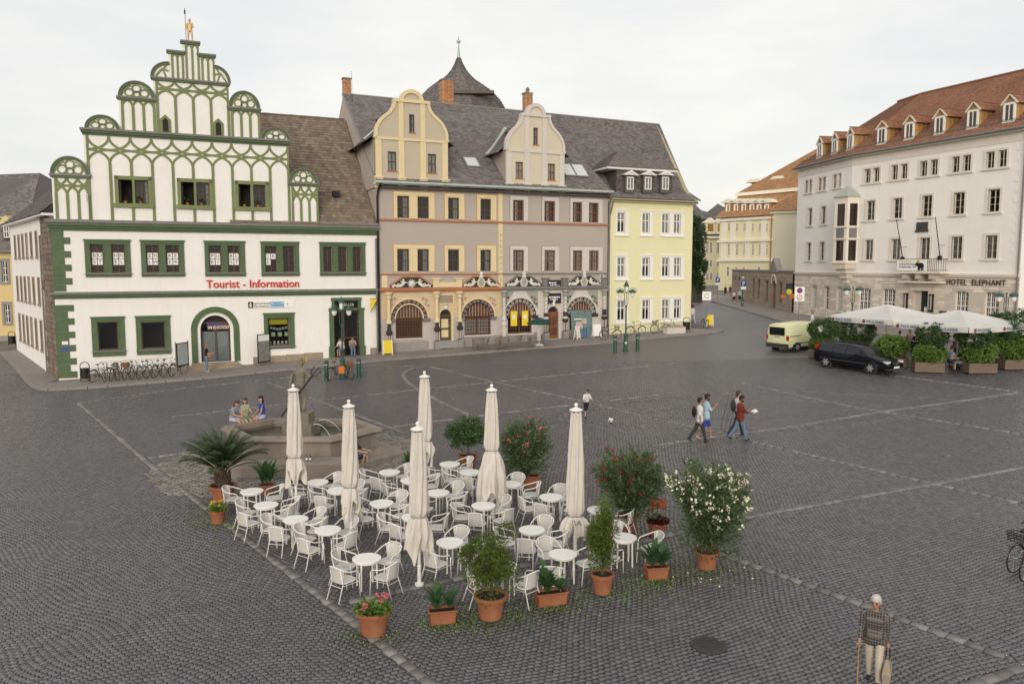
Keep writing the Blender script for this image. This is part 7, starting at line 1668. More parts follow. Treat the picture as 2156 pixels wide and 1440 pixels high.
# ------------------------------------------------------------------ people: one continuous skin grown over a jointed figure
SKIN = (.50, .30, .21)
def cloth(name, col, rough=.85, plaid=None):
    m = mat(name, col, rough, .12, 9, .25, 50)
    if plaid and not m.get('plaid'):
        m['plaid'] = 1; N = m.node_tree.nodes; L = m.node_tree.links; p = N['Principled BSDF']; src = p.inputs['Base Color'].links[0].from_socket; tcn = N.new('ShaderNodeTexCoord'); cur = src
        for ax in ('X', 'Z', 'Y'):
            w = N.new('ShaderNodeTexWave'); w.bands_direction = ax; w.inputs['Scale'].default_value = plaid[1]; L.new(tcn.outputs['Object'], w.inputs[0]); r = N.new('ShaderNodeValToRGB'); r.color_ramp.elements[0].position = .78; r.color_ramp.elements[1].position = .88; L.new(w.outputs['Fac'], r.inputs[0]); mx = N.new('ShaderNodeMix'); mx.data_type = 'RGBA'; mx.inputs['B'].default_value = (*plaid[0], 1)
            mu = N.new('ShaderNodeMath'); mu.operation = 'MULTIPLY'; mu.inputs[1].default_value = .55; L.new(r.outputs[0], mu.inputs[0]); L.new(mu.outputs[0], mx.inputs['Factor']); L.new(cur, mx.inputs['A']); cur = mx.outputs['Result']
        L.new(cur, p.inputs['Base Color'])
    return m
mat('skin', SKIN, .55, .08, 6); mat('skin_tan', (.36, .20, .13), .55, .08, 6); mat('hair_dark', (.018, .013, .010), .6, .3, 30); mat('hair_brown', (.07, .038, .020), .6, .3, 30); mat('hair_fair', (.24, .14, .065), .6, .3, 30); mat('hair_grey', (.52, .51, .49), .7, .2, 30); mat('shoe_dark', (.02, .018, .016), .5, .2); mat('shoe_light', (.62, .60, .57), .6, .1); mat('sole', (.7, .7, .68), .6, .1)
mat('eye_dark', (.01, .008, .006), .2, 0); mat('lip', (.36, .13, .10), .5, .05)
PENDING = []
def person(p, rz, label, h=1.74, top='c', bottom='d', skin='skin', hair='hair_dark', shoe='shoe_dark', sleeve=.45, leg=1.0, longhair=0, beard=0, legs=((0, 0), (0, 0)), arms=((0, .1, .1, 0), (0, .1, .1, 0)), lean=0.0, sit=None, headp=(0, 0), splay=.0, vox=.017, female=False, voff=0.0, bare=False, tunic=0):
    """arms: (swing forward, elbow bend, outwards, inwards turn of the forearm) for left and right; legs: (hip flexion, knee bend)"""
    k = h/1.75; C = []
    def cap(a, b, ra, rb, t): C.append((Vector(a), Vector(b), ra, rb, t))
    sw = (.165 if female else .19); hw = .095
    pel = Vector((0, 0, .94)); ln = Vector((0, math.sin(lean), math.cos(lean))); fw = Vector((0, math.cos(lean), -math.sin(lean)))
    chest = pel+ln*.36; neck = pel+ln*.53; X = Vector((1, 0, 0))
    tt = 'top'
    wl = .105 if female else .12
    cap(pel-X*.07+ln*.02, pel+X*.07+ln*.02, .115, .115, 'bottom'); cap(pel-X*.065-ln*.05, pel+X*.065-ln*.05, .105, .105, 'bottom')
    for q, wx, r in ((.10, .075, wl), (.19, .07, wl-.005), (.28, .09, wl+.002), (.37, .105, wl+.004), (.44, .105, .10)): cap(pel+ln*q-X*wx, pel+ln*q+X*wx, r, r, tt)
    if tunic: cap(pel-X*.085+ln*.03, pel+X*.085+ln*.03, .128, .128, tt); cap(pel-X*.09-ln*.06*tunic, pel+X*.09-ln*.06*tunic, .132, .132, tt)
    if female: cap(pel+ln*.36-X*.075+fw*.06, pel+ln*.36+X*.075+fw*.06, .07, .07, tt)
    cap(chest+ln*.11-X*(sw-.03), chest+ln*.11+X*(sw-.03), .062, .062, tt if not bare else 'top')
    cap(neck-ln*.02, neck+ln*.08+fw*.01, .056, .052, 'skin')
    hp, hy = headp; hd = (ln*math.cos(hp)+fw*math.sin(hp)).normalized(); hf = (fw*math.cos(hp)-ln*math.sin(hp)); hf = (hf*math.cos(hy)+X*math.sin(hy)).normalized(); hx = hf.cross(hd)
    hc = neck+ln*.075+hd*.105+hf*.015
    cap(hc+hd*.035-hf*.015, hc-hd*.01+hf*.005, .090, .086, 'skin'); cap(hc-hd*.045+hf*.03, hc-hd*.075+hf*.045, .062, .045, 'skin'); cap(hc+hf*.085-hd*.015, hc+hf*.105-hd*.035, .012, .016, 'skin')
    for s in (-1, 1): cap(hc+hx*s*.088-hd*.01, hc+hx*s*.090-hd*.04, .018, .014, 'skin'); cap(hc+hx*s*.034+hf*.083+hd*.008, hc+hx*s*.038+hf*.083+hd*.008, .0125, .0125, 'eye')
    cap(hc+hf*.082-hd*.068-hx*.018, hc+hf*.082-hd*.068+hx*.018, .011, .011, 'lip')
    cap(hc+hd*.050-hf*.034, hc+hd*.062-hf*.006, .093, .086, 'hair'); cap(hc-hf*.045+hd*.02, hc-hf*.05-hd*.035, .080, .062, 'hair')
    for s in (-1, 1): cap(hc+hx*s*.05+hd*.05-hf*.02, hc+hx*s*.055+hd*.0-hf*.02, .048, .042, 'hair')
    if longhair:
        for s in (-1, 0, 1): cap(hc-hf*.05+hx*s*.05-hd*.02, neck-fw*.075+X*s*.06-ln*(.05+.17*longhair), .055, .035, 'hair')
    if beard: cap(hc-hd*.072+hf*.035-hx*.03, hc-hd*.072+hf*.035+hx*.03, .058, .058, 'hair'); cap(hc-hd*.03+hx*.066+hf*.015, hc-hd*.075+hx*.045+hf*.04, .03, .03, 'hair'); cap(hc-hd*.03-hx*.066+hf*.015, hc-hd*.075-hx*.045+hf*.04, .03, .03, 'hair')
    def limb(a, b, ra, rb, frac, t1, t2='skin', add=.014):
        if frac >= 1: cap(a, b, ra+add, rb+add, t1)
        elif frac <= 0: cap(a, b, ra, rb, t2)
        else: m = a.lerp(b, frac); rm = ra+(rb-ra)*frac; cap(a, m, ra+add, rm+add, t1); cap(a.lerp(b, max(0, frac-.05)), b, rm, rb, t2)
    hands = []; feet = []
    for i, s in enumerate((-1, 1)):
        sw_, eb, out, tw = arms[i]; sh = chest+ln*.10+X*s*sw
        d1 = (X*s*math.sin(out)+(ln*-math.cos(sw_)+fw*math.sin(sw_))*math.cos(out)).normalized(); el = sh+d1*.285
        a2 = sw_+eb; d2 = (ln*-math.cos(a2)+fw*math.sin(a2)+X*s*(math.sin(out)*.4-tw)).normalized(); wr = el+d2*.245
        r0 = .046 if not female else .038
        limb(sh, el, r0, r0*.85, min(1, sleeve*2), 'top'); limb(el, wr, r0*.84, r0*.60, max(0, sleeve*2-1), 'top')
        pm = wr+d2*.075; sd = d2.cross(X if abs(d2.x) < .8 else fw).normalized(); sd2 = d2.cross(sd).normalized(); cap(wr, pm, .026, .030, 'skin'); cap(pm-sd*.018, pm+sd*.018, .022, .022, 'skin')
        for j in range(4): fb = pm+sd*(-.030+.020*j)+d2*.015; L_ = (.058, .068, .064, .05)[j]; k1 = fb+d2*L_*.55; k2 = k1+(d2*.7-sd2*.6*s).normalized()*L_*.5; cap(fb, k1, .0095, .009, 'skin'); cap(k1, k2, .009, .0075, 'skin')
        tb = wr+d2*.03+sd*.028; cap(tb, tb+(sd*.6+d2*.8).normalized()*.055, .012, .009, 'skin'); hands.append(pm+d2*.03)
        hf_, kb = legs[i]; hj = pel-Vector((0, 0, .04))+X*s*hw; o = X*s*splay
        t1 = (Vector((0, math.sin(hf_), -math.cos(hf_)))+o).normalized(); kn = hj+t1*.425; t2 = (Vector((0, math.sin(hf_-kb), -math.cos(hf_-kb)))+o*.3).normalized(); an = kn+t2*.41
        limb(hj, kn, .078 if not female else .076, .054, min(1, leg*2), 'bottom', add=.018); limb(kn, an, .052, .036, max(0, leg*2-1), 'bottom', add=.022)
        fa = hf_-kb; ff = Vector((0, math.cos(fa*.75), math.sin(fa*.75))); dn = Vector((0, math.sin(fa*.75), -math.cos(fa*.75))); cap(an, an+dn*.035+ff*.02, .042, .04, 'shoe'); cap(an+dn*.048-ff*.035, an+dn*.058+ff*.12, .035, .030, 'shoe'); feet.append(an+dn*.09)
    if sit is None: dz = -min(f.z for f in feet)
    else: dz = sit/k+.115-pel.z+.02
    V = MB(); 
    for a, b, ra, rb, t in C:
        d = b-a; l = d.length; ax = d/l if l > 1e-6 else Vector((0, 0, 1)); n = 5
        pts = [a-ax*ra*math.cos(q*math.pi/2/n) for q in range(n)]+[a]+[b]+[b+ax*rb*math.sin((q+1)*math.pi/2/n) for q in range(n)]; rr = [max(.001, ra*math.sin(q*math.pi/2/n)) for q in range(n)]+[ra, rb]+[max(.001, rb*math.cos((q+1)*math.pi/2/n)) for q in range(n)]
        if l < 1e-6: pts[n+1] = pts[n+1]+ax*1e-4
        V.tube(pts, rr, 10)
    me = V.mesh('person'); ob = bpy.data.objects.new('person', me); COL.objects.link(ob)
    ob.location = Vector(p)+Vector((0, 0, voff)); ob.rotation_euler = (0, 0, rz); tag(ob, label, 'person', 'people on the square')
    md = ob.modifiers.new('skin', 'REMESH'); md.mode = 'VOXEL'; md.voxel_size = vox; sm = ob.modifiers.new('soft', 'SMOOTH'); sm.factor = .5; sm.iterations = 3
    PENDING.append((ob, C, dict(top=top, bottom=bottom, skin=skin, hair=hair, shoe=shoe, eye='eye_dark', lip='lip'), dz, k)); M = Matrix.Translation(ob.location) @ Matrix.Rotation(rz, 4, 'Z')
    return ob, [M @ ((q+Vector((0, 0, dz)))*k) for q in hands]
def finish_people():
    dg = bpy.context.evaluated_depsgraph_get()
    for ob, C, mm, dz, k in PENDING:
        me = bpy.data.meshes.new_from_object(ob.evaluated_get(dg)); ob.modifiers.clear(); n = len(me.vertices); co = np.empty(n*3, 'f'); me.vertices.foreach_get('co', co); co = co.reshape(-1, 3)
        cen = np.empty(len(me.polygons)*3, 'f'); me.polygons.foreach_get('center', cen); cen = cen.reshape(-1, 3); best = np.full(len(cen), 9.); idx = np.zeros(len(cen), 'i'); keys = list(mm)
        for a, b, ra, rb, t in C:
            a_, b_ = np.array(a), np.array(b); d = b_-a_; l2 = d.dot(d)+1e-9; q = np.clip(((cen-a_)@d)/l2, 0, 1); dist = np.linalg.norm(cen-a_-q[:, None]*d, axis=1)-(ra+(rb-ra)*q)-(.004 if t in ('hair', 'eye', 'lip') else 0); w = dist < best; best[w] = dist[w]; idx[w] = keys.index(t)
        me.materials.clear()
        for q in keys: me.materials.append(MATS[mm[q]])
        me.polygons.foreach_set('material_index', idx); me.vertices.foreach_set('co', ((co+np.array([0, 0, dz]))*k).astype('f').ravel()); me.shade_smooth(); me.update(); old = ob.data; ob.data = me; bpy.data.meshes.remove(old)
def at(u, v, h=0.0): return G(u, v, h)
for n_, c_ in dict(white_shirt=(.66, .65, .66), pale_blue=(.36, .52, .62), grey_top=(.26, .27, .32), navy=(.02, .025, .05), black_top=(.015, .014, .016), charcoal=(.045, .045, .05), denim=(.13, .19, .29), pale_denim=(.38, .42, .48), blue_shorts=(.03, .07, .38), royal=(.03, .06, .32), sage=(.33, .36, .26), beige=(.50, .44, .36), brown_top=(.12, .07, .06), red_top=(.4, .05, .03), lilac_shorts=(.42, .44, .58), green_skirt=(.22, .30, .17), taupe=(.30, .24, .19), slate_shorts=(.16, .18, .22)).items(): cloth(n_, c_)
cloth('red_plaid', (.26, .045, .025), plaid=((.02, .015, .015), 5.5)); cloth('grey_plaid', (.035, .035, .040), plaid=((.22, .205, .19), 6.5))
R = math.radians
# facing: rz rotates local +y (forward); heading to the right of the picture = -90 degrees
old, hh = person(at(1838, 1436), R(148), 'person in grey plaid shirt and beige trousers walking with a cane', 1.68, 'grey_plaid', 'beige', 'skin_tan', 'hair_grey', 'shoe_dark', .92, 1.0, lean=.16, legs=((.18, .22), (-.16, .12)), arms=((.05, .12, .12, 0), (.28, .45, .20, .1)), headp=(-.08, .1), vox=.0085, tunic=1.6)
m_ = MB(); hx, hy_, hz_ = hh[1]; g0 = gz(hx, hy_); m_.tube([(hx, hy_, g0), (hx, hy_, hz_-.01)], .011, 8); c_ = m_.build('walking_cane', 'cane_wood' if 'cane_wood' in MATS else mat('cane_wood', (.42, .22, .08), .5, .15), None); MB().tube([(hx-.05, hy_, hz_), (hx+.02, hy_, hz_+.012), (hx+.06, hy_, hz_)], .014, 8).build('cane_handle', 'cane_wood', c_); MB().tube([(hx, hy_, g0), (hx, hy_, g0+.03)], .015, 8).build('cane_tip', 'shoe_dark', c_); tag(c_, 'light wooden walking cane held by the person in grey plaid', 'cane')
x, y, z = hh[0]; bg = empty('handbag', (x, y, z-.62), R(60)); tag(bg, 'beige cloth bag carried by the person in grey plaid', 'bag'); mat('bag_cloth', (.30, .25, .19), .85, .15, 12, .3, 40)
MB().add([(-.19, -.06, .0), (.19, -.06, 0), (.19, .06, 0), (-.19, .06, 0), (-.20, -.075, .18), (.20, -.075, .18), (.20, .075, .18), (-.20, .075, .18), (-.09, -.03, .43), (.09, -.03, .43), (.09, .03, .43), (-.09, .03, .43)], [(3, 2, 1, 0), (0, 1, 5, 4), (1, 2, 6, 5), (2, 3, 7, 6), (3, 0, 4, 7), (4, 5, 9, 8), (5, 6, 10, 9), (6, 7, 11, 10), (7, 4, 8, 11), (8, 9, 10, 11)]).build('bag_body', 'bag_cloth', bg)
for s in (-1, 1): MB().tube([(-.08, s*.03, .42), (-.05, s*.03, .56), (0, s*.02, .62), (.05, s*.03, .56), (.08, s*.03, .42)], .01, 6).build('bag_handle', 'shoe_dark', bg)
wk = ((.34, .15), (-.30, .25)); wk2 = ((-.32, .30), (.33, .12))
person(at(1472, 930), R(-92), 'person in white short-sleeved shirt and dark trousers striding to the right', 1.74, 'white_shirt', 'charcoal', 'skin_tan', 'hair_dark', 'shoe_dark', .5, 1, legs=wk2, arms=((.3, .2, .1, 0), (-.15, .3, .1, 0)), tunic=1)
person(at(1486, 924), R(-90), 'person in pale blue shirt and blue shorts walking to the right', 1.80, 'pale_blue', 'blue_shorts', 'skin_tan', 'hair_dark', 'skin', .42, .46, beard=1, legs=wk, arms=((-.2, .2, .1, 0), (.5, 1.9, .1, .3)), headp=(.2, 0), tunic=1)
_, hb = person(at(1557, 927), R(-90), 'person in red plaid shirt and jeans reading while walking', 1.78, 'red_plaid', 'denim', 'skin_tan', 'hair_dark', 'shoe_dark', .75, 1, beard=1, legs=wk2, arms=((.5, 1.0, .08, .35), (.5, 1.0, .08, .35)), headp=(.35, 0), tunic=1)
c = (hb[0]+hb[1])/2; bk = MB().box(-.10, .10, -.13, .13, -.008, .008).build('open_book', 'pure_white', None); bk.location = c+Vector((.08, 0, .03)); bk.rotation_euler = (.2, -.35, 0); tag(bk, 'white open booklet in the hands of the plaid-shirted walker', 'book')
person(at(1552, 917), R(-90), 'person in white shirt with dark backpack half hidden behind the reader', 1.80, 'white_shirt', 'charcoal', 'skin', 'hair_brown', 'shoe_dark', .5, 1, legs=wk, arms=((.2, .2, .1, 0), (-.2, .2, .1, 0)))
q = at(1548, 917); bp = MB(); bp.ball((0, 0, 1.22), (.10, .15, .25), 12, 8); bp = bp.build('backpack', 'charcoal', None, smooth=True); bp.location = q+Vector((-.12, .0, .0)); tag(bp, 'dark backpack on the walker behind the reader', 'backpack')
q = at(1468, 930); bp = MB().ball((0, 0, 1.18), (.08, .13, .22), 12, 8).build('backpack', 'black_top', None, smooth=True); bp.location = q+Vector((-.14, .05, 0)); tag(bp, 'small black backpack on the white-shirted walker', 'backpack')
person(at(1234, 880), R(-152), 'child in white shirt and dark shorts running after a football', 1.28, 'white_shirt', 'navy', 'skin', 'hair_brown', 'shoe_dark', .42, .5, legs=((-.25, .9), (.12, .1)), arms=((.5, 1.2, .25, .4), (.3, 1.1, .3, .3)), lean=.12, headp=(.3, .2))
q = at(1286, 890); ball = empty('football', q); tag(ball, 'black and white football rolling on the cobbles', 'ball'); bm = MB(); 
bm.ball((0, 0, .115), .11, 18, 12); bm.build('ball_skin', 'pure_white', ball, smooth=True)
phi = (1+5**.5)/2
for v in [Vector(q) for a in (-1, 1) for b in (-phi, phi) for q in ((0, a, b), (a, b, 0), (b, 0, a))]:
    v.normalize(); t = v.orthogonal().normalized(); w = v.cross(t); MB().add([v*.1125+(t*math.cos(k*1.2566)+w*math.sin(k*1.2566))*.036-v*.003+Vector((0, 0, .115)) for k in range(5)], [(0, 1, 2, 3, 4)]).build('black_panel', 'black_print', ball)
q = at(436, 787); person((q.x, q.y, q.z+.12), R(-60), 'person in black top and jeans standing before the arched door', 1.68, 'black_top', 'denim', 'skin', 'hair_fair', 'shoe_light', .35, 1, 1, arms=((.3, 1.3, .1, .3), (.2, 1.5, .12, .2)), headp=(.35, 0), female=True)
q2 = at(440, 770); hbag = MB().ball((0, 0, .95), (.16, .08, .13), 12, 8).tube([(-.14, 0, 1.02), (-.05, .04, 1.3), (.05, .04, 1.3), (.14, 0, 1.02)], .01, 5).build('shoulder_bag', mat('tan_leather', (.28, .13, .05), .5, .15), None, smooth=True); hbag.location = (q.x+.22, q.y-.12, q.z+.12); tag(hbag, 'tan shoulder bag worn by the person before the door', 'bag')
def seated(u, v, seat, rz, label, h, top, bottom, **k):
    p = at(u, v); return person((p.x, p.y, p.z), rz, label, h, top, bottom, sit=seat, legs=k.pop('legs', ((1.45, 1.5), (1.4, 1.45))), **k)
seated(502, 768, .38, R(175), 'person in dark clothes sitting on the steps beside the arched door', 1.62, 'black_top', 'navy', hair='hair_dark', sleeve=0, leg=.4, longhair=1, female=True, arms=((.9, .9, .1, .3), (.9, .9, .1, .3)), lean=.35, voff=.12)
seated(722, 754, .42, R(150), 'person in white top hunched in the shop doorway, left of two', 1.72, 'white_shirt', 'slate_shorts', hair='hair_dark', sleeve=.5, leg=.5, arms=((.9, 1.0, .1, .3), (.9, .8, .1, .2)), lean=.4, headp=(.2, 0), voff=.12)
seated(742, 752, .42, R(200), 'person in brown top and jeans in the shop doorway, right of two', 1.72, 'taupe', 'denim', hair='hair_brown', sleeve=.5, leg=1, arms=((.9, 1.0, .1, .3), (.8, 1.2, .1, .2)), lean=.35, voff=.12)
def on_rim(u, v, rz, label, **k):
    p = at(u, v, 1.12); return person((p.x, p.y, fc.z+1.16), rz, label, sit=0.02, female=True, **k)
on_rim(491, 888, R(-115), 'person in grey top leaning forward on the fountain rim', h=1.64, top='grey_top', bottom='lilac_shorts', hair='hair_brown', shoe='skin', sleeve=.3, leg=.25, longhair=.6, legs=((1.45, .9), (1.5, 1.1)), arms=((.8, .9, .1, .3), (.8, .9, .1, .3)), lean=.3, headp=(.25, 0))
on_rim(516, 884, R(-140), 'person in pale green dress, middle of three on the fountain rim', h=1.66, top='sage', bottom='green_skirt', hair='hair_brown', shoe='skin', sleeve=.05, leg=.4, longhair=1, legs=((1.4, 1.0), (1.45, 1.15)), arms=((.6, 1.2, .1, .3), (.5, 1.2, .1, .3)), lean=.12, headp=(.1, .3))
on_rim(553, 880, R(118), 'person in blue top sitting apart, right of three on the fountain rim', h=1.68, top='royal', bottom='lilac_shorts', hair='hair_dark', shoe='skin', sleeve=0, leg=.22, longhair=1.1, legs=((1.35, .8), (1.45, .95)), arms=((.3, .3, .1, .1), (.5, .4, .1, .2)), lean=.05, headp=(.1, -.4))
p = at(748, 984); person((p.x, p.y, fc.z+.22), R(-100), 'person in dark shorts sitting on the fountain step behind a parasol', 1.72, 'charcoal', 'navy', sit=.05, hair='hair_brown', sleeve=.4, leg=.42, legs=((1.7, 1.6), (1.9, 2.2)), arms=((.7, .7, .2, .2), (.9, .5, .2, .1)), lean=-.05)
q = at(1458, 687); person((q.x, q.y, q.z+.1), R(20), 'person in pale top and light jeans walking round the yellow house corner', 1.68, 'white_shirt', 'pale_denim', hair='hair_dark', sleeve=.4, legs=wk, female=True); q = at(1452, 684); person((q.x, q.y, q.z+.1), R(40), 'person with red bag half hidden by the yellow house corner', 1.7, 'red_top', 'denim', hair='hair_dark', legs=wk2)
person(at(1545, 640), R(185), 'person in white vest and dark shorts walking down the street', 1.66, 'white_shirt', 'black_top', hair='hair_fair', sleeve=0, leg=.4, legs=wk, female=True); person(at(1557, 639), R(180), 'person in pale shirt and dark shorts walking down the street', 1.78, 'pale_blue', 'charcoal', hair='hair_grey', sleeve=.45, leg=.5, legs=wk2)
person(at(1527, 626), R(170), 'person in black farther up the street', 1.68, 'black_top', 'black_top', hair='hair_dark', sleeve=.2, leg=.4, legs=wk, female=True); person(at(1537, 624), R(185), 'person in red skirt farther up the street', 1.66, 'brown_top', 'red_top', hair='hair_brown', sleeve=.2, leg=.4, legs=wk2)
# guests under the umbrellas
def folding_seat(p, rz, label):
    r = empty('folding_chair', p, rz); tag(r, label, 'chair', 'folding chairs under the umbrellas')
    for s in (-1, 1): MB().tube([(s*.19, -.2, 0), (s*.19, .2, .45)], .012, 6).build('leg', 'black_iron', r); MB().tube([(s*.17, .2, 0), (s*.17, -.18, .44), (s*.17, -.26, .85)], .012, 6).build('leg', 'black_iron', r)
    for k in range(5): box = MB().box(-.2, .2, -.18+k*.085, -.11+k*.085, .44, .46).build('slat', 'dark_wood', r)
    for k in range(2): MB().box(-.19, .19, -.275, -.255, .66+k*.1, .74+k*.1).build('back_slat', 'dark_wood', r)
for (u, v, rz, lab, top, bot, hr, lg) in ((1999, 781, -75, 'guest in grey top at the table between two hedge planters', 'grey_top', 'navy', 'hair_brown', 1), (2026, 783, 75, 'guest in navy top and grey shorts beside the right-hand hedge', 'navy', 'slate_shorts', 'hair_dark', .48), (2012, 757, 170, 'guest in brown top deeper under the umbrella', 'brown_top', 'navy', 'hair_dark', 1), (1930, 744, 120, 'guest in black behind the low hedge planter', 'black_top', 'navy', 'hair_dark', 1), (1912, 738, 200, 'guest with head just above the low hedge', 'taupe', 'navy', 'hair_fair', 1), (1893, 742, 150, 'guest in pale top between hedge planters', 'white_shirt', 'denim', 'hair_brown', 1)):
    p = at(u, v); folding_seat(p, R(rz), 'folding chair of the '+lab); person(p, R(rz), lab, 1.72, top, bot, sit=.46, hair=hr, sleeve=.5, leg=lg, legs=((1.5, 1.55), (1.45, 1.4)), arms=((.7, .9, .1, .2), (.8, .9, .1, .2)), lean=.12, female='grey' in top)
p = at(2012, 775); t_ = table_tree('beer_table', 'dark_wood', .42); t_.location = p; tag(t_, 'dark round table between the guests at the hedge gap', 'table')
p = at(1709, 706); person(p, R(60), 'waiter in white shirt standing behind the first planter', 1.8, 'white_shirt', 'black_top', hair='hair_fair', sleeve=.5)
finish_people()
# gilded knight on the gable and the stone sea god on the fountain are grown the same way
PENDING.clear()
mat('gilding', (.55, .36, .16), .45, .2, 9, metal=.5); mat('gold_leaf', (.85, .60, .12), .25, .1, metal=1.0)
tz = FROW.z(401, 88); ss = FROW.s(401, 88); q = FROW.xy(ss, .18); kn, kh = person((q.x, q.y, tz), R(190), 'gilded knight statue standing on the top step of the green gable', 1.33, 'gilding', 'gilding', 'gilding', 'gilding', 'gilding', .95, 1.0, arms=((.2, 1.2, .25, .0), (0, .15, .25, 0)), splay=.12, vox=.015); kn.name = 'knight_statue'
lx = kh[1] if kh[1].x < kh[0].x else kh[0]; ln_ = MB().tube([(lx.x, lx.y, tz), (lx.x-.02, lx.y, tz+1.95)], .016, 6).build('knight_lance', 'black_iron', None); tag(ln_, 'dark lance held upright by the gilded knight', 'lance'); MB().box(lx.x-.07, lx.x+.02, lx.y-.01, lx.y+.01, tz+1.62, tz+1.85).build('lance_pennant', 'black_iron', ln_)
sp = fc+Vector((0, .1, 1.75)); nep, nh = person(sp, R(-35), 'weathered stone sea god statue on the fountain pedestal', 2.0, 'mossy_stone', 'mossy_stone', 'mossy_stone', 'mossy_stone', 'mossy_stone', 1, 1, beard=1, longhair=.6, legs=((.1, .1), (.35, .55)), arms=((.4, .8, .3, .1), (.5, .9, .4, .0)), lean=.08, vox=.016); nep.name = 'sea_god_statue'; nep['category'] = 'statue'; kn['category'] = 'statue'; nep['group'] = kn['group'] = 'statues'
hd_ = sp+Vector((0, 0, 1.98)); cr = MB()
for k in range(16): a = k*6.283/16; cr.tube([(.115*math.cos(a), .115*math.sin(a), 0), (.14*math.cos(a+.15), .14*math.sin(a+.15), .09+.05*(k % 2))], [.025, .010], 5)
cr.tube([(.115*math.cos(a), .115*math.sin(a), 0) for a in np.linspace(0, 6.28, 17)[:-1]], .022, 6, closed=True); cr = cr.build('gilded_crown', 'gold_leaf', nep); cr.location = (.0, .16, 1.90)
drp = MB()
for k in range(5): drp.tube([(-.22+.02*k, -.12-.03*k, 1.45), (-.26, -.2-.02*k, 1.0), (-.15+.03*k, -.16, .55)], [.05, .07, .04], 6)
drp.build('stone_drapery', 'mossy_stone', nep, smooth=True)
A = Vector((0, 0, 0)); d0 = ray(592, 877); d1 = ray(672, 772); t0 = (fc.y-.35)/d0.y; t1 = (fc.y-.35)/d1.y; pa = Vector((d0.x*t0, d0.y*t0, CZ+d0.z*t0)); pb = Vector((d1.x*t1, d1.y*t1, CZ+d1.z*t1)); tr_ = MB(); pm = pa.lerp(pb, .82); tr_.tube([pa, pm], .028, 8); dr = (pb-pa).normalized(); sd = Vector((dr.z, 0, -dr.x))
for s in (-1, 0, 1): tr_.tube([pm, pm+sd*s*.13+dr*.08, pb+sd*s*.15-dr*(.0 if s == 0 else .08)], [.022, .02, .01], 6); tr_.tube([pb+sd*s*.15-dr*(.08 if s else 0)-dr*.1+sd*.04, pb+sd*s*.15-dr*(.08 if s else 0)], [.018, .004], 5)
tr_ = tr_.build('trident', 'black_iron', None); tag(tr_, 'dark iron trident slanting across the fountain statue', 'trident')
finish_people()
# ------------------------------------------------------------------ lamps and bollards
mat('opal_glass', (.78, .78, .75), .3, .02); mat('sticker', (.7, .7, .68), .6, .1)
def lamp(p, label, centre=True, H=4.7, one=False):
    r = empty('street_lamp', p); tag(r, label, 'street lamp', 'green street lamps'); G_ = 'dark_green_iron'
    MB().lathe([(.19, 0), (.19, .1), (.15, .16), (.13, 1.0), (.15, 1.04), (.15, 1.12), (.07, 1.2), (.06, 1.35)], 14).build('base', G_, r); MB().lathe([(.055, 1.3), (.045, H-1.75), (.08, H-1.7), (.05, H-1.6)], 12).build('post', G_, r)
    for k in range(3): MB().box(-.07, .07, -.155, -.12, .25+.25*k, .38+.25*k).build('sticker', 'sticker', r) if k == 1 else None
    for s in ((-1, 1) if not one else (0,)):
        x = s*.42; zt = H-.75 if not one else H-.6
        if s: MB().tube([(s*.03, 0, H-1.7), (s*.12, 0, H-1.5), (s*.12, 0, H-.85), (s*.2, 0, H-.62), (x, 0, H-.55)], .022, 6).build('arm', G_, r); MB().tube([(x-.26, 0, zt)]+[(x+.26*math.cos(a), 0, zt+.05+.26*math.sin(a)) for a in np.linspace(math.pi, 0, 9)]+[(x+.26, 0, zt)], .016, 5).build('hoop', G_, r)
        h = MB().lathe([(.23, zt), (.23, zt+.03), (.19, zt+.12), (.10, zt+.21), (.02, zt+.24)], 16, (x, 0, 0)).build('lamp_hood', G_, r); MB().lathe([(.03, zt-.30), (.10, zt-.27), (.145, zt-.15), (.15, zt)], 14, (x, 0, 0)).build('lamp_glass', 'opal_glass', h)
    if centre and not one:
        MB().tube([(0, 0, H-1.65), (0, 0, H-.7)], .02, 6).build('stem', G_, r); h = MB().lathe([(.19, H-.32), (.19, H-.29), (.13, H-.18), (.10, H-.08), (.03, H), (.02, H+.06)], 14).build('lamp_hood', G_, r); MB().lathe([(.05, H-.72), (.11, H-.66), (.13, H-.5), (.13, H-.32)], 12).build('lamp_glass', 'opal_glass', h)
        for k in range(4): a = .785+k*1.571; MB().tube([(.05*math.cos(a), .05*math.sin(a), H-.78), (.15*math.cos(a), .15*math.sin(a), H-.6), (.16*math.cos(a), .16*math.sin(a), H-.3)], .012, 5).build('cage_bar', G_, r)
    elif not one: MB().lathe([(.03, H-1.65), (.03, H-.6), (.07, H-.56), (.03, H-.5)], 10).build('stem', G_, r)
    return r
L1 = G(722, 797); L2 = G(1317, 739)
lamp(L1, 'three-armed green street lamp before the Keller doorway'); lamp(L2, 'three-armed green street lamp before the yellow corner house')
lamp(from_top(1797, 588, 4.6), 'two-armed green street lamp left of the big umbrellas', False, 4.6); lamp(from_top(2121, 598, 4.6), 'two-armed green street lamp at the end of the hotel lettering', False, 4.6); lamp(from_top(1565, 571, 4.2), 'single small green street lamp up the street by the stone wall', H=4.2, one=True)
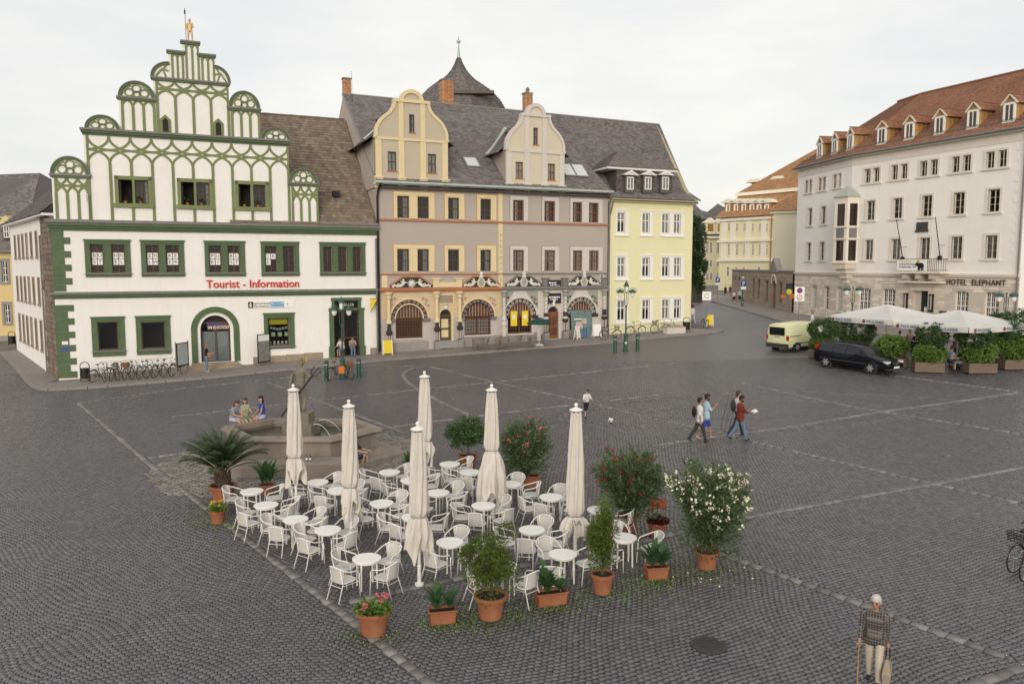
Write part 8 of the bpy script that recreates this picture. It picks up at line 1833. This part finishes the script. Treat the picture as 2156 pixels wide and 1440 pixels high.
for (u, v), lb in (((688, 800), 'left green bollard beside the Keller doorway lamp'), ((756, 795), 'right green bollard beside the Keller doorway lamp'), ((1295, 742), 'left green bollard beside the yellow house lamp'), ((1342, 738), 'right green bollard beside the yellow house lamp')):
    r = empty('bollard', G(u, v)); tag(r, lb, 'bollard', 'green bollards'); MB().lathe([(.15, 0), (.13, .05), (.12, .9), (.145, .93), (.145, .98), (.13, 1.0)], 14).build('post', 'dark_green_iron', r); MB().lathe([(.12, 1.0), (.13, 1.04), (.10, 1.10), (.03, 1.15)], 14).build('cap', 'dark_green_iron', r)
    for a in (-.5, .3): q = MB().box(-.035, .035, -.005, .0, .86, .91).build('sticker', 'sticker', r); q.location = (.125*math.sin(a), -.125*math.cos(a), 0); q.rotation_euler = (0, 0, a)
# ------------------------------------------------------------------ bicycles
mat('tyre', (.016, .016, .017), .8, .1); mat('chrome', (.45, .45, .46), .3, .1, metal=.8); mat('wicker_brown', (.22, .11, .045), .8, .3, 40); mat('saddle', (.02, .018, .016), .6, .1)
for n_, c_ in dict(paint_black=(.014, .014, .016), paint_silver=(.38, .38, .40), paint_red=(.11, .02, .018), paint_olive=(.07, .075, .05)).items(): mat(n_, c_, .35, .05, spec=.5)
def bike(paint, basket=None, name='bicycle'):
    r = empty(name, (0, 0, 0)); R_ = .345; F_, B_ = (.55, 0, R_), (-.50, 0, R_)
    for cx in (F_, B_):
        n = 24; w = MB().tube([(cx[0]+R_*math.cos(a), 0, R_+R_*math.sin(a)) for a in np.linspace(0, 6.283, n+1)[:-1]], .018, 5, closed=True).build('wheel', 'tyre', r); MB().tube([(cx[0]+(R_-.025)*math.cos(a), 0, R_+(R_-.025)*math.sin(a)) for a in np.linspace(0, 6.283, n+1)[:-1]], .009, 4, closed=True).build('rim', 'chrome', w); sp = MB()
        for k in range(14): a = k*6.283/14; sp.tube([(cx[0], .02*(-1)**k, R_), (cx[0]+(R_-.02)*math.cos(a), 0, R_+(R_-.02)*math.sin(a))], .0022, 3)
        sp.build('spokes', 'chrome', w)['kind'] = 'stuff'; MB().tube([(cx[0], -.05, R_), (cx[0], .05, R_)], .02, 6).build('hub', 'chrome', w); MB().tube([(cx[0]+(R_+.03)*math.cos(a), 0, R_+(R_+.03)*math.sin(a)) for a in np.linspace(.5, 2.9, 12)], .016, 4).build('mudguard', paint, r)
    st, bb, hd = (-.20, 0, .86), (-.05, 0, .29), (.36, 0, .80); fm = MB()
    for a, b, q in ((bb, st, .015), (bb, (.39, 0, .70), .018), ((-.17, 0, .72), hd, .015), (bb, B_, .011), ((-.17, 0, .75), B_, .009), (hd, (.40, 0, .66), .019)): fm.tube([a, b], q, 6)
    fm.build('frame', paint, r); MB().tube([(.40, 0, .66), (.47, 0, .45), F_], .013, 6).build('fork', paint, r); MB().tube([(-.20, 0, .84), (-.23, 0, .98)], .012, 6).build('seat_post', 'chrome', r); MB().ball((-.25, 0, 1.0), (.14, .075, .035), 10, 6).build('saddle', 'saddle', r, smooth=True); MB().tube([hd, (.33, 0, 1.02)], .012, 6).build('stem', 'chrome', r); MB().tube([(.22, -.28, 1.04), (.33, -.20, 1.06), (.37, 0, 1.03), (.33, .20, 1.06), (.22, .28, 1.04)], .011, 6).build('handlebar', 'chrome', r)
    for s in (-1, 1): MB().tube([(.23, s*.27, 1.04), (.15, s*.29, 1.03)], .016, 6).build('grip', 'tyre', r)
    MB().lathe([(.09, -.006), (.09, .006)], 16).build('chainring', 'chrome', r).matrix_local = Matrix.Translation((-.05, -.05, .29)) @ Matrix.Rotation(math.pi/2, 4, 'X')
    for s in (-1, 1): MB().tube([(-.05, s*.06, .29), (-.05+s*.15, s*.08, .29-s*.06)], .009, 5).box(-.05+s*.15-.04, -.05+s*.15+.04, s*.11-.03, s*.11+.03, .28-s*.06, .30-s*.06).build('pedal', 'tyre', r)
    MB().tube([(-.28, -.06, .74), (-.75, -.06, .74)], .007, 4).tube([(-.28, .06, .74), (-.75, .06, .74)], .007, 4).tube([(-.7, 0, .74), B_], .007, 4).build('rack', 'chrome', r); MB().ball((.44, 0, .86), (.04, .035, .035), 8, 6).build('headlight', 'chrome', r); MB().ball((-.80, 0, .70), .025, 8, 6).build('rear_light', 'paint_red', r)
    if basket:
        x, m_ = (.52, basket[1]) if basket[0] == 'f' else (-.52, basket[1]); b = MB()
        for z, k in ((.80, .8), (.86, .88), (.92, .94), (.98, 1.0)): b.tube([(x+.15*k*sx, .19*k*sy, z) for sx, sy in ((-1, -1), (1, -1), (1, 1), (-1, 1))], .010 if m_ != 'wicker_brown' else .028, 4, closed=True)
        for k in range(16): a = k*6.283/16; cx_, cy_ = max(-1, min(1, 1.4*math.cos(a))), max(-1, min(1, 1.4*math.sin(a))); b.tube([(x+.12*cx_, .15*cy_, .78), (x+.15*cx_, .19*cy_, .98)], .005, 3)
        b.build('basket', m_, r)
    return r
PROTO = {}
def park(kind, u, v, ang, label, lean=.1, up=.0, p=None, group='parked bicycles'):
    if kind not in PROTO: PROTO[kind] = o = bike(*dict(black=('paint_black',), silver=('paint_silver',), red=('paint_red', ('f', 'saddle')), olive=('paint_olive', ('r', 'wicker_brown')), wire=('paint_black', ('r', 'saddle')))[kind])
    else: o = copy_tree(PROTO[kind])
    q = p or G(u, v); o.location = (q.x, q.y, q.z+up); o.rotation_euler = (lean, 0, ang); tag(o, label, 'bicycle', group)
KO = ['black', 'silver', 'black', 'wire', 'olive', 'silver', 'black', 'silver', 'black', 'silver', 'black']
LB = ['nearest the round litter bin', 'second from the litter bin', 'third from the litter bin', 'fourth from the litter bin, with basket', 'with brown wicker basket, middle of the row', 'just right of the wicker basket one', 'below the gap between the two ground-floor windows', 'below the second ground-floor window', 'third from the notice board', 'second from the notice board', 'nearest the notice board']
for k, u in enumerate((212, 226, 240, 255, 270, 287, 302, 319, 335, 356, 374)): park(KO[k], u, 806-(u-212)*.075, ROWA+R(62+((k*37) % 40)-20), 'bicycle in the row at the white house, '+LB[k], .12*(-1)**k, .12)
park('black', 708, 797, R(58), 'dark bicycle leaning at the lamp, left of two', .1); park('olive', 736, 796, R(118), 'bicycle leaning at the lamp with basket, right of two', -.12)
mat('orange_bag', (.62, .17, .02), .6, .1); q = G(722, 800); bg = MB().box(-.16, .16, -.09, .09, .42, .82).build('pannier_bag', 'orange_bag', None); bg.location = q+Vector((0, -.25, 0)); tag(bg, 'bright orange pannier bag on the bicycle at the lamp', 'bag')
for k, (kd, u, v, a, lb) in enumerate((('red', 1284, 718, 15, 'reddish bicycle beside the painted house drainpipe'), ('black', 1338, 709, 22, 'black bicycle right of the lamp at the yellow house'), ('wire', 1388, 705, 24, 'cream-wheeled bicycle with front basket under the yellow house windows'), ('silver', 1412, 704, 60, 'bicycle turned sideways beside the stone flower box'))): park(kd, u, v, R(a), lb, .1, .12)
park('black', 1484, 694, R(95), 'bicycle behind the yellow sandwich board at the corner', .05, .12)
park('wire', 0, 0, R(28), 'bicycle with wire rear basket at the right edge', .04, p=G(2160, 1196), group='bicycles at the right edge'); park('black', 0, 0, R(34), 'second bicycle close behind at the right edge', .05, p=G(2178, 1212), group='bicycles at the right edge')
# ------------------------------------------------------------------ boards, bins, boxes
def aboard(u, v, rz, w, h, m, label, up=.12):
    r = empty('sandwich_board', G(u, v)+Vector((0, 0, up)), rz); tag(r, label, 'sandwich board', 'sandwich boards')
    for s in (-1, 1):
        f = MB().box(-w/2, w/2, -.015, .015, .12, h).build('board', m, r); f.location = (0, s*.16, 0); f.rotation_euler = (-s*-.14, 0, 0)
        for x in (-w/2, w/2): l = MB().box(x-.02, x+.02, -.02, .02, 0, h+.03).build('leg', 'white_wood', r); l.location = (0, s*.165, 0); l.rotation_euler = (-s*-.14, 0, 0)
aboard(816, 751, R(25), .62, 1.0, 'yellow_print', 'yellow sandwich board at the left end of the painted house'); aboard(1493, 690, R(10), .6, .95, 'yellow_print', 'yellow sandwich board on the corner pavement'); aboard(1256, 714, R(22), .62, 1.0, 'pure_white', 'white sandwich board beside the poster banner', .12)
aboard(1215, 718, R(60), .5, 1.0, 'pure_white', 'narrow sandwich board left of the poster banner', .12)
q = G(1226, 716)+Vector((0, .1, .12)); mat('poster_mix', (.13, .19, .19), .6, .5, 2.2); pb = MB().box(-.85, .85, -.02, .02, .05, 2.1).build('poster_banner', 'poster_mix', None); pb.location = q; pb.rotation_euler = (-.12, 0, R(20)); tag(pb, 'large poster banner leaning at the right-hand painted arch', 'banner'); mat('poster_skin', (.5, .36, .33), .6, .3, 5)
for x, z, w, h, m_ in ((-.2, 1.0, .28, .5, 'poster_skin'), (.2, 1.3, .2, .4, 'poster_skin'), (.15, .4, .06, .8, 'navy_print'), (.35, .4, .06, .8, 'navy_print'), (-.1, 1.45, .5, .07, 'pure_white')): MB().box(x-w, x+w, -.024, -.02, z-h/2, z+h/2).build('poster_print', m_, pb)
def bin_(u, v, label, up=.12):
    r = empty('litter_bin', G(u, v)+Vector((0, 0, up))); tag(r, label, 'litter bin', 'litter bins'); MB().lathe([(.2, .15), (.24, .2), (.25, .72), (.26, .74), (.2, .74)], 16).build('bin_body', 'black_iron', r); MB().tube([(-.27, 0, 0), (-.27, 0, .85)]+[(.27*math.cos(a), 0, .85+.25*math.sin(a)) for a in np.linspace(math.pi, 0, 9)]+[(.27, 0, .85), (.27, 0, 0)], .025, 6).build('hoop_frame', 'black_iron', r)
bin_(180, 806, 'round dark litter bin by the green quoins'); bin_(1445, 701, 'dark litter bin at the yellow house corner'); bin_(26, 731, 'dark litter bin far up the lane at the left edge')
q = G(1421, 706)+Vector((0, .35, .12)); fb = empty('stone_flower_box', q, ROWA); tag(fb, 'long stone box with tan lid under the yellow house window', 'box'); MB().box(-.85, .85, -.3, .3, 0, .5).build('box_body', 'pale_stone', fb); MB().add([(-.9, -.34, .5), (.9, -.34, .5), (.9, .34, .5), (-.9, .34, .5), (-.4, 0, .68), (.4, 0, .68)], [(0, 1, 5, 4), (1, 2, 5), (2, 3, 4, 5), (3, 0, 4)]).build('box_lid', 'sandstone', fb)
q = G(384, 797)+Vector((0, .1, .12)); nb = empty('notice_board', q, R(75)); tag(nb, 'tall metal notice board beside the arched door', 'notice board')
for x in (-.55, .55): MB().tube([(x, 0, 0), (x, 0, 2.1)], .035, 8).build('post', 'lead_grey', nb)
MB().box(-.5, .5, -.04, .04, .6, 2.0).build('board', 'black_iron', nb); MB().box(-.44, .44, -.05, -.04, .7, 1.95).build('notice_sheet', 'door_print', nb)
q = G(556, 771)+Vector((0, 0, .12)); db = empty('display_stand', q, R(62)); tag(db, 'tall leaning photo display stand under the shop window', 'display stand'); MB().box(-.5, .5, -.03, .03, .12, 1.95).build('board', 'black_iron', db); mat('photo_print', (.22, .23, .21), .5, .6, 3.5); MB().box(-.46, .46, -.035, -.03, .2, 1.5).build('photo_sheet', 'photo_print', db); MB().box(-.46, .46, -.035, -.03, 1.5, 1.9).build('title_sheet', 'pure_white', db); MB().box(-.55, .55, -.25, .25, 0, .12).build('base', 'lead_grey', db)
for s in (-1, 1): MB().tube([(0, 0, 1.2), (.1, s*1.0, .02)], .02, 6).build('stay', 'lead_grey', db)
# traffic signs
mat('sign_blue', (.03, .06, .32), .4, .03); mat('sign_signal_red', (.45, .03, .03), .4, .03); mat('stop_yellow', (.55, .55, .03), .5, .05); mat('stop_orange', (.55, .13, .03), .5, .05)
def post(name, p, h, label, up=.12): r = empty(name, p+Vector((0, 0, up))); tag(r, label, 'sign', 'street signs'); MB().tube([(0, 0, 0), (0, 0, h)], .03, 8).build('post', 'lead_grey', r); return r
for (u, vt, vb, lb) in ((1510, 585, 634, 'blue parking sign on its own post up the street'), (1564, 592, 648, 'blue parking sign fixed at the small street lamp')):
    p = G(u, vb); r = post('parking_sign', p, 3.0, lb); b = MB().box(-.3, .3, -.05, -.03, 2.35, 3.0).build('sign_plate', 'sign_blue', r); text('lettering', 'P', .62, 'pure_white', b, (0, -.055, 2.66)); MB().box(-.3, .3, -.05, -.03, 2.0, 2.32).build('lower_plate', 'pure_white', r)
p = G(1681, 682); r = post('no_stopping_sign', p, 3.1, 'tall white zone sign with blue no-stopping disc and 20 limit'); b = MB().box(-.42, .42, -.05, -.03, 1.85, 3.1).build('sign_plate', 'pure_white', r)
for z, m1, m2 in ((2.78, 'sign_signal_red', 'sign_blue'), (2.18, 'sign_signal_red', 'pure_white')): MB().prism(arc_pts(0, z, .25, 0, 6.283, 20), -.056, -.05).build('sign_ring', m1, b); MB().prism(arc_pts(0, z, .19, 0, 6.283, 20), -.060, -.056).build('sign_disc', m2, b)
MB().strip([(-.15, 2.93), (.15, 2.63)], .05, -.063, -.06).build('sign_bar', 'sign_signal_red', b); text('lettering', '20', .26, 'black_print', b, (0, -.064, 2.17))
p = G(1659, 676); r = post('bus_stop_sign', p, 3.3, 'bus stop post with yellow disc and orange plates'); MB().box(-.3, .3, -.04, -.02, 2.75, 3.3).build('sign_plate', 'black_iron', r); MB().prism(arc_pts(0, 2.55, .25, 0, 6.283, 18), -.05, -.03).build('yellow_disc', 'stop_yellow', r); MB().box(-.75, -.3, -.04, -.02, 1.95, 2.25).build('orange_plate', 'stop_orange', r); MB().box(.05, .5, -.04, -.02, 1.95, 2.35).build('orange_plate', 'stop_orange', r)
p = G(1486, 693); r = post('direction_sign', p, 2.95, 'white emblem sign above a grey plate at the corner pavement'); MB().box(-.36, .36, -.05, -.03, 2.25, 2.95).build('sign_plate', 'pure_white', r); MB().strip(arc_pts(0, 2.6, .17, .4, 6.0, 16), .07, -.056, -.05).build('emblem', 'green_grey', r); MB().box(-.34, .34, -.05, -.03, 1.75, 2.22).build('lower_plate', 'lead_grey', r)
# monument, far
p = Vector((24.3, 104.0)); r = empty('monument', (p.x, p.y, gz(p.x, p.y))); tag(r, 'dark monument pedestal half hidden behind the yellow house', 'monument'); MB().lathe([(1.7, 0), (1.7, .3), (1.3, .35), (1.2, .8), (1.0, .9), (.95, 2.6), (1.2, 2.75), (1.2, 2.9)], 4).build('pedestal', 'bronze_plaque', r); MB().lathe([(.5, 2.9), (.45, 4.0), (.55, 4.6), (.25, 4.9), (.22, 5.2)], 10).build('bust', 'bronze_plaque', r)
# ------------------------------------------------------------------ brown wicker furniture and small green parasol before the painted house
mat('brown_weave', (.20, .155, .11), .75, .25, 40, .3, 60); WC = chair_tree('lead_grey', 'brown_weave', 'wicker_chair'); fst = [True]
for k, (u, v, a, lb) in enumerate(((1003, 742, 200, 'alone near the second painted arch'), (1020, 740, 100, 'beside the alone-standing one'), (1045, 741, 150, 'left of the wicker group'), (1062, 742, 200, 'front middle of the wicker group'), (1078, 739, 260, 'front right of the wicker group'), (1090, 733, 30, 'rear right of the wicker group'), (1110, 737, 130, 'left of the small green parasol'), (1148, 733, 240, 'right of the small green parasol'))):
    o = WC if fst[0] else copy_tree(WC); fst[0] = False; o.location = G(u, v)+Vector((0, 0, .12)); o.rotation_euler = (0, 0, R(a)); tag(o, 'brown wicker chair, '+lb, 'chair', 'brown wicker chairs')
for u, v, lb in ((1012, 738, 'near the alone-standing wicker chair'), (1055, 736, 'amid the wicker chairs'), (1122, 736, 'beside the green parasol mast')): t_ = table_tree('bistro_table', 'lead_grey', .36); t_.location = G(u, v)+Vector((0, 0, .12)); tag(t_, 'small grey bistro table '+lb, 'table', 'grey bistro tables')
gp = empty('green_parasol', G(1135, 731)+Vector((0, 0, .12))); tag(gp, 'small open dark green parasol before the painted house', 'parasol'); n = 8; MB().tube([(0, 0, 0), (0, 0, 2.0)], .022, 8).build('mast', 'white_metal', gp); MB().lathe([(.32, 0), (.32, .08), (.05, .14)], 14).build('base', 'pure_white', gp); mat('green_cloth', (.02, .075, .055), .8, .12, 4, trans=.1); MB().lathe([(.86, 1.52), (.90, 1.58), (.84, 1.64), (.5, 1.82), (.1, 1.97), (.01, 2.0)], n).build('canopy', 'green_cloth', gp)
# ------------------------------------------------------------------ vehicles
mat('car_black', (.005, .006, .010), .14, .02, spec=.25); mat('van_cream', (.72, .74, .44), .3, .02, spec=.5, coat=.3); mat('car_glass', (.012, .014, .018), .04, .1, spec=.5); mat('plastic_dark', (.05, .05, .055), .6, .05); mat('tail_red', (.4, .02, .015), .25, .05); mat('lamp_clear', (.7, .72, .72), .12, .05, spec=.8); mat('alloy', (.5, .5, .5), .3, .1, metal=.7)
def vehicle(name, p, rz, label, paint, stations, sideglass, screens, wheels, W):
    r = empty(name, p, rz); tag(r, label, 'car' if 'car' in name else 'van'); secs = []
    for (x, zl, zb, zr, wl, wb, wr) in stations:
        h = [(wl*.86, zl), (wl, zl+.10), (wb, zl+(zb-zl)*.55), (wb*.985, zb), (wr, zr-.05 if zr-zb > .12 else zb+(zr-zb)*.6), (wr*.82, zr), (0, zr+.018)]; secs.append([(x, -y, z) for y, z in h]+[(x, y, z) for y, z in h[-2::-1]])
    m = 13; body = MB(); gl = {}
    for i in range(len(secs)-1):
        for j in range(m-1):
            f = [secs[i][j], secs[i][j+1], secs[i+1][j+1], secs[i+1][j]]; k = None
            if j in (3, 8) and i in sideglass: k = ('s', j, i)
            if j in (4, 5, 6, 7) and i in screens: k = ('w', i)
            (gl.setdefault(k, MB()) if k else body).quad(*f)
    body.add(secs[0], [tuple(range(m))]); body.add(secs[-1], [tuple(range(m-1, -1, -1))]); o = body.build('body', paint, r, smooth=False); bm = bmesh.new(); bm.from_mesh(o.data); bmesh.ops.remove_doubles(bm, verts=bm.verts, dist=.002); bmesh.ops.recalc_face_normals(bm, faces=bm.faces); bm.to_mesh(o.data); bm.free(); o.data.shade_smooth()
    em = o.modifiers.new('edges', 'EDGE_SPLIT'); em.split_angle = R(38)
    for k, g in gl.items(): g.build('windscreen' if k[0] == 'w' else 'side_window', 'car_glass', r)
    for (x, R_) in wheels:
        for s in (-1, 1):
            a = MB().lathe([(R_+.07, -.05), (R_+.07, .02)], 24).build('wheel_arch', 'plastic_dark', r); a.matrix_local = Matrix.Translation((x, s*(W-.025), R_+.02)) @ Matrix.Rotation(math.pi/2, 4, 'X')
            w = MB().lathe([(R_*.62, -.10), (R_*.95, -.11), (R_, -.07), (R_, .07), (R_*.95, .11), (R_*.62, .10)], 24).build('wheel', 'tyre', r); w.matrix_local = Matrix.Translation((x, s*(W-.07), R_)) @ Matrix.Rotation(-math.pi/2*s, 4, 'X')
            rim = MB().lathe([(R_*.64, .085), (R_*.62, .10)], 20).build('rim', 'plastic_dark', w); q = MB()
            for k in range(6): an = k*1.047; q.add([(c_*math.cos(an)-d_*math.sin(an), c_*math.sin(an)+d_*math.cos(an), .112) for c_, d_ in ((.03, -.03), (R_*.62, -.05), (R_*.62, .05), (.03, .03))], [(0, 1, 2, 3)])
            q.lathe([(.06, .10), (.05, .118)], 10); q.build('hubcap', 'alloy', w)
    return r
vp = G(1676, 741); vz = R(30)
ST = [(0, .42, 1.0, 1.08, .72, .80, .74), (.03, .30, 1.05, 1.62, .82, .88, .74), (.12, .26, 1.05, 1.78, .86, .90, .74), (.6, .24, 1.05, 1.83, .88, .91, .76), (2.0, .24, 1.05, 1.83, .88, .91, .76), (2.1, .24, 1.05, 1.83, .88, .91, .76), (2.9, .24, 1.04, 1.78, .88, .91, .74), (3.0, .24, 1.04, 1.74, .88, .91, .73), (3.55, .24, 1.0, 1.12, .88, .90, .74), (4.2, .26, .82, .92, .86, .87, .70), (4.4, .36, .62, .68, .74, .76, .6)]
v = vehicle('delivery_van', vp, vz, 'pale cream-yellow delivery van parked beside the planters', 'van_cream', ST, (5, 6), (7,), ((.85, .31), (3.5, .31)), .90); off = Matrix.Rotation(vz, 3, 'Z') @ Vector((-.85, .82, 0)); v.location = vp+off
MB().box(-.035, .0, -.62, .62, 1.10, 1.62).build('rear_window', 'car_glass', v); MB().box(-.10, .1, -.86, .86, .28, .56).build('rear_bumper', 'plastic_dark', v)
for s in (-1, 1): MB().box(-.02, .10, min(s*.76, s*.9), max(s*.76, s*.9), .78, 1.1).build('tail_light', 'tail_red', v); MB().box(.2, 1.2, min(s*.905, s*.925), max(s*.905, s*.925), 1.03, 1.07).build('door_rail', 'plastic_dark', v); MB().box(.7, 3.8, min(s*.89, s*.92), max(s*.89, s*.92), .52, .58).build('side_moulding', 'plastic_dark', v)
MB().box(-.02, .0, -.26, .26, .78, .9).build('number_plate', 'pure_white', v); MB().box(-.022, .0, -.2, .2, .95, .99).build('tailgate_handle', 'plastic_dark', v)
CT = [(0, .42, .74, .80, .70, .74, .60), (.08, .30, .88, .96, .80, .84, .66), (.16, .26, .94, 1.02, .84, .87, .66), (.40, .22, .95, 1.40, .87, .89, .61), (1.28, .20, .95, 1.46, .88, .90, .63), (1.34, .20, .95, 1.46, .88, .90, .63), (2.12, .20, .94, 1.46, .88, .90, .63), (2.18, .20, .94, 1.46, .88, .90, .63), (2.92, .20, .93, 1.37, .88, .90, .62), (3.52, .20, .91, .98, .88, .89, .70), (4.25, .22, .77, .85, .87, .87, .68), (4.60, .28, .64, .70, .80, .82, .62), (4.71, .36, .54, .58, .68, .70, .56)]
cz_ = R(-56); cw = Vector((19.15, 44.3, 0)); c = vehicle('parked_car', (0, 0, 0), cz_, 'black estate car parked in front of the hedge planters', 'car_black', CT, (3, 5, 7), (2, 8), ((.95, .32), (3.72, .32)), .88); q = cw.to_2d()+(Matrix.Rotation(cz_, 2) @ Vector((-2.33, .80))); c.location = (q.x, q.y, gz(q.x, q.y)); sl = .0
e1 = Vector((math.cos(cz_), math.sin(cz_))); tilt = math.atan(.02*e1.x+.049*e1.y); c.rotation_euler = (0, -tilt, cz_); e1 = Vector((math.cos(vz), math.sin(vz))); v.rotation_euler = (0, -math.atan(.02*e1.x+.049*e1.y), vz); v.location.z = gz(v.location.x, v.location.y)
for s in (-1, 1): MB().box(4.38, 4.62, min(s*.45, s*.8), max(s*.45, s*.8), .62, .76).build('headlight', 'lamp_clear', c); MB().box(.14, .34, min(s*.66, s*.80), max(s*.66, s*.80), .9, 1.28).build('tail_light', 'tail_red', c); MB().ball((2.85, s*.98, .98), (.07, .1, .07), 8, 6).build('wing_mirror', 'car_black', c); MB().tube([(.6, s*.55, 1.50), (2.6, s*.55, 1.50)], .018, 5).build('roof_rail', 'plastic_dark', c); MB().box(.5, 4.2, min(s*.885, s*.905), max(s*.885, s*.905), .50, .55).build('side_moulding', 'plastic_dark', c)
MB().box(4.62, 4.70, -.3, .3, .52, .70).build('grille', 'plastic_dark', c); MB().strip([(-.25, .54), (.25, .69)], .03, 0, .01).build('grille_bar', 'alloy', c).matrix_local = Matrix.Translation((4.705, 0, 0)) @ Matrix.Rotation(math.pi/2, 4, 'Z'); MB().box(4.71, 4.73, -.26, .26, .38, .49).build('number_plate', 'pure_white', c); MB().box(4.3, 4.73, -.78, .78, .3, .38).build('front_bumper', 'plastic_dark', c)
# ------------------------------------------------------------------ small things
def cover(u, v, R_, label):
    p = G(u, v); r = MB().lathe([(R_, -.04), (R_, .012), (R_*.9, .016), (.01, .016)], 28); 
    for k in range(7):
        for j in range(7):
            x, y = (k-3)*R_*.26, (j-3)*R_*.26
            if math.hypot(x, y) < R_*.82: r.box(x-.03*R_/.36, x+.03*R_/.36, y-.03*R_/.36, y+.03*R_/.36, .014, .024)
    r = r.build('manhole_cover', mat('cast_iron', (.05, .047, .045), .55, .2), None); r.location = p; tag(r, label, 'manhole cover')
cover(1493, 1357, .37, 'round cast iron manhole cover near the bottom edge'); cover(455, 1006, .22, 'small round drain cover beside the palm pot')
for k, (u, v) in enumerate(((676, 983), (683, 984))):
    b = empty('beer_bottle', (0, 0, 0)); MB().lathe([(.035, 0), (.037, .15), (.015, .21), (.014, .26)], 10).build('bottle_body', mat('bottle_glass', (.01, .05, .015), .1, 0, spec=.7), b); MB().lathe([(.0375, .04), (.0375, .12)], 10, caps=False).build('bottle_label', 'pure_white', b); b.location = (fc.x+.9+.12*k, fc.y-2.6, fc.z+.52); tag(b, ('left', 'right')[k]+' of two green bottles on the fountain step', 'bottle', 'bottles on the fountain step')
rg = random.Random(8); lm = MB()
for k in range(26): p = G(rg.uniform(200, 2100), rg.uniform(780, 1150)); s = rg.uniform(.02, .05); a = rg.uniform(0, 3); lm.quad(*[(p.x+s*math.cos(a+q), p.y+s*math.sin(a+q)*.7, p.z+.02+.01*(q > 2)) for q in (0, 1.57, 3.14, 4.71)])
tag(lm.build('litter', 'pure_white', None), 'tiny scraps of white paper scattered over the cobbles', 'litter', kind='stuff')
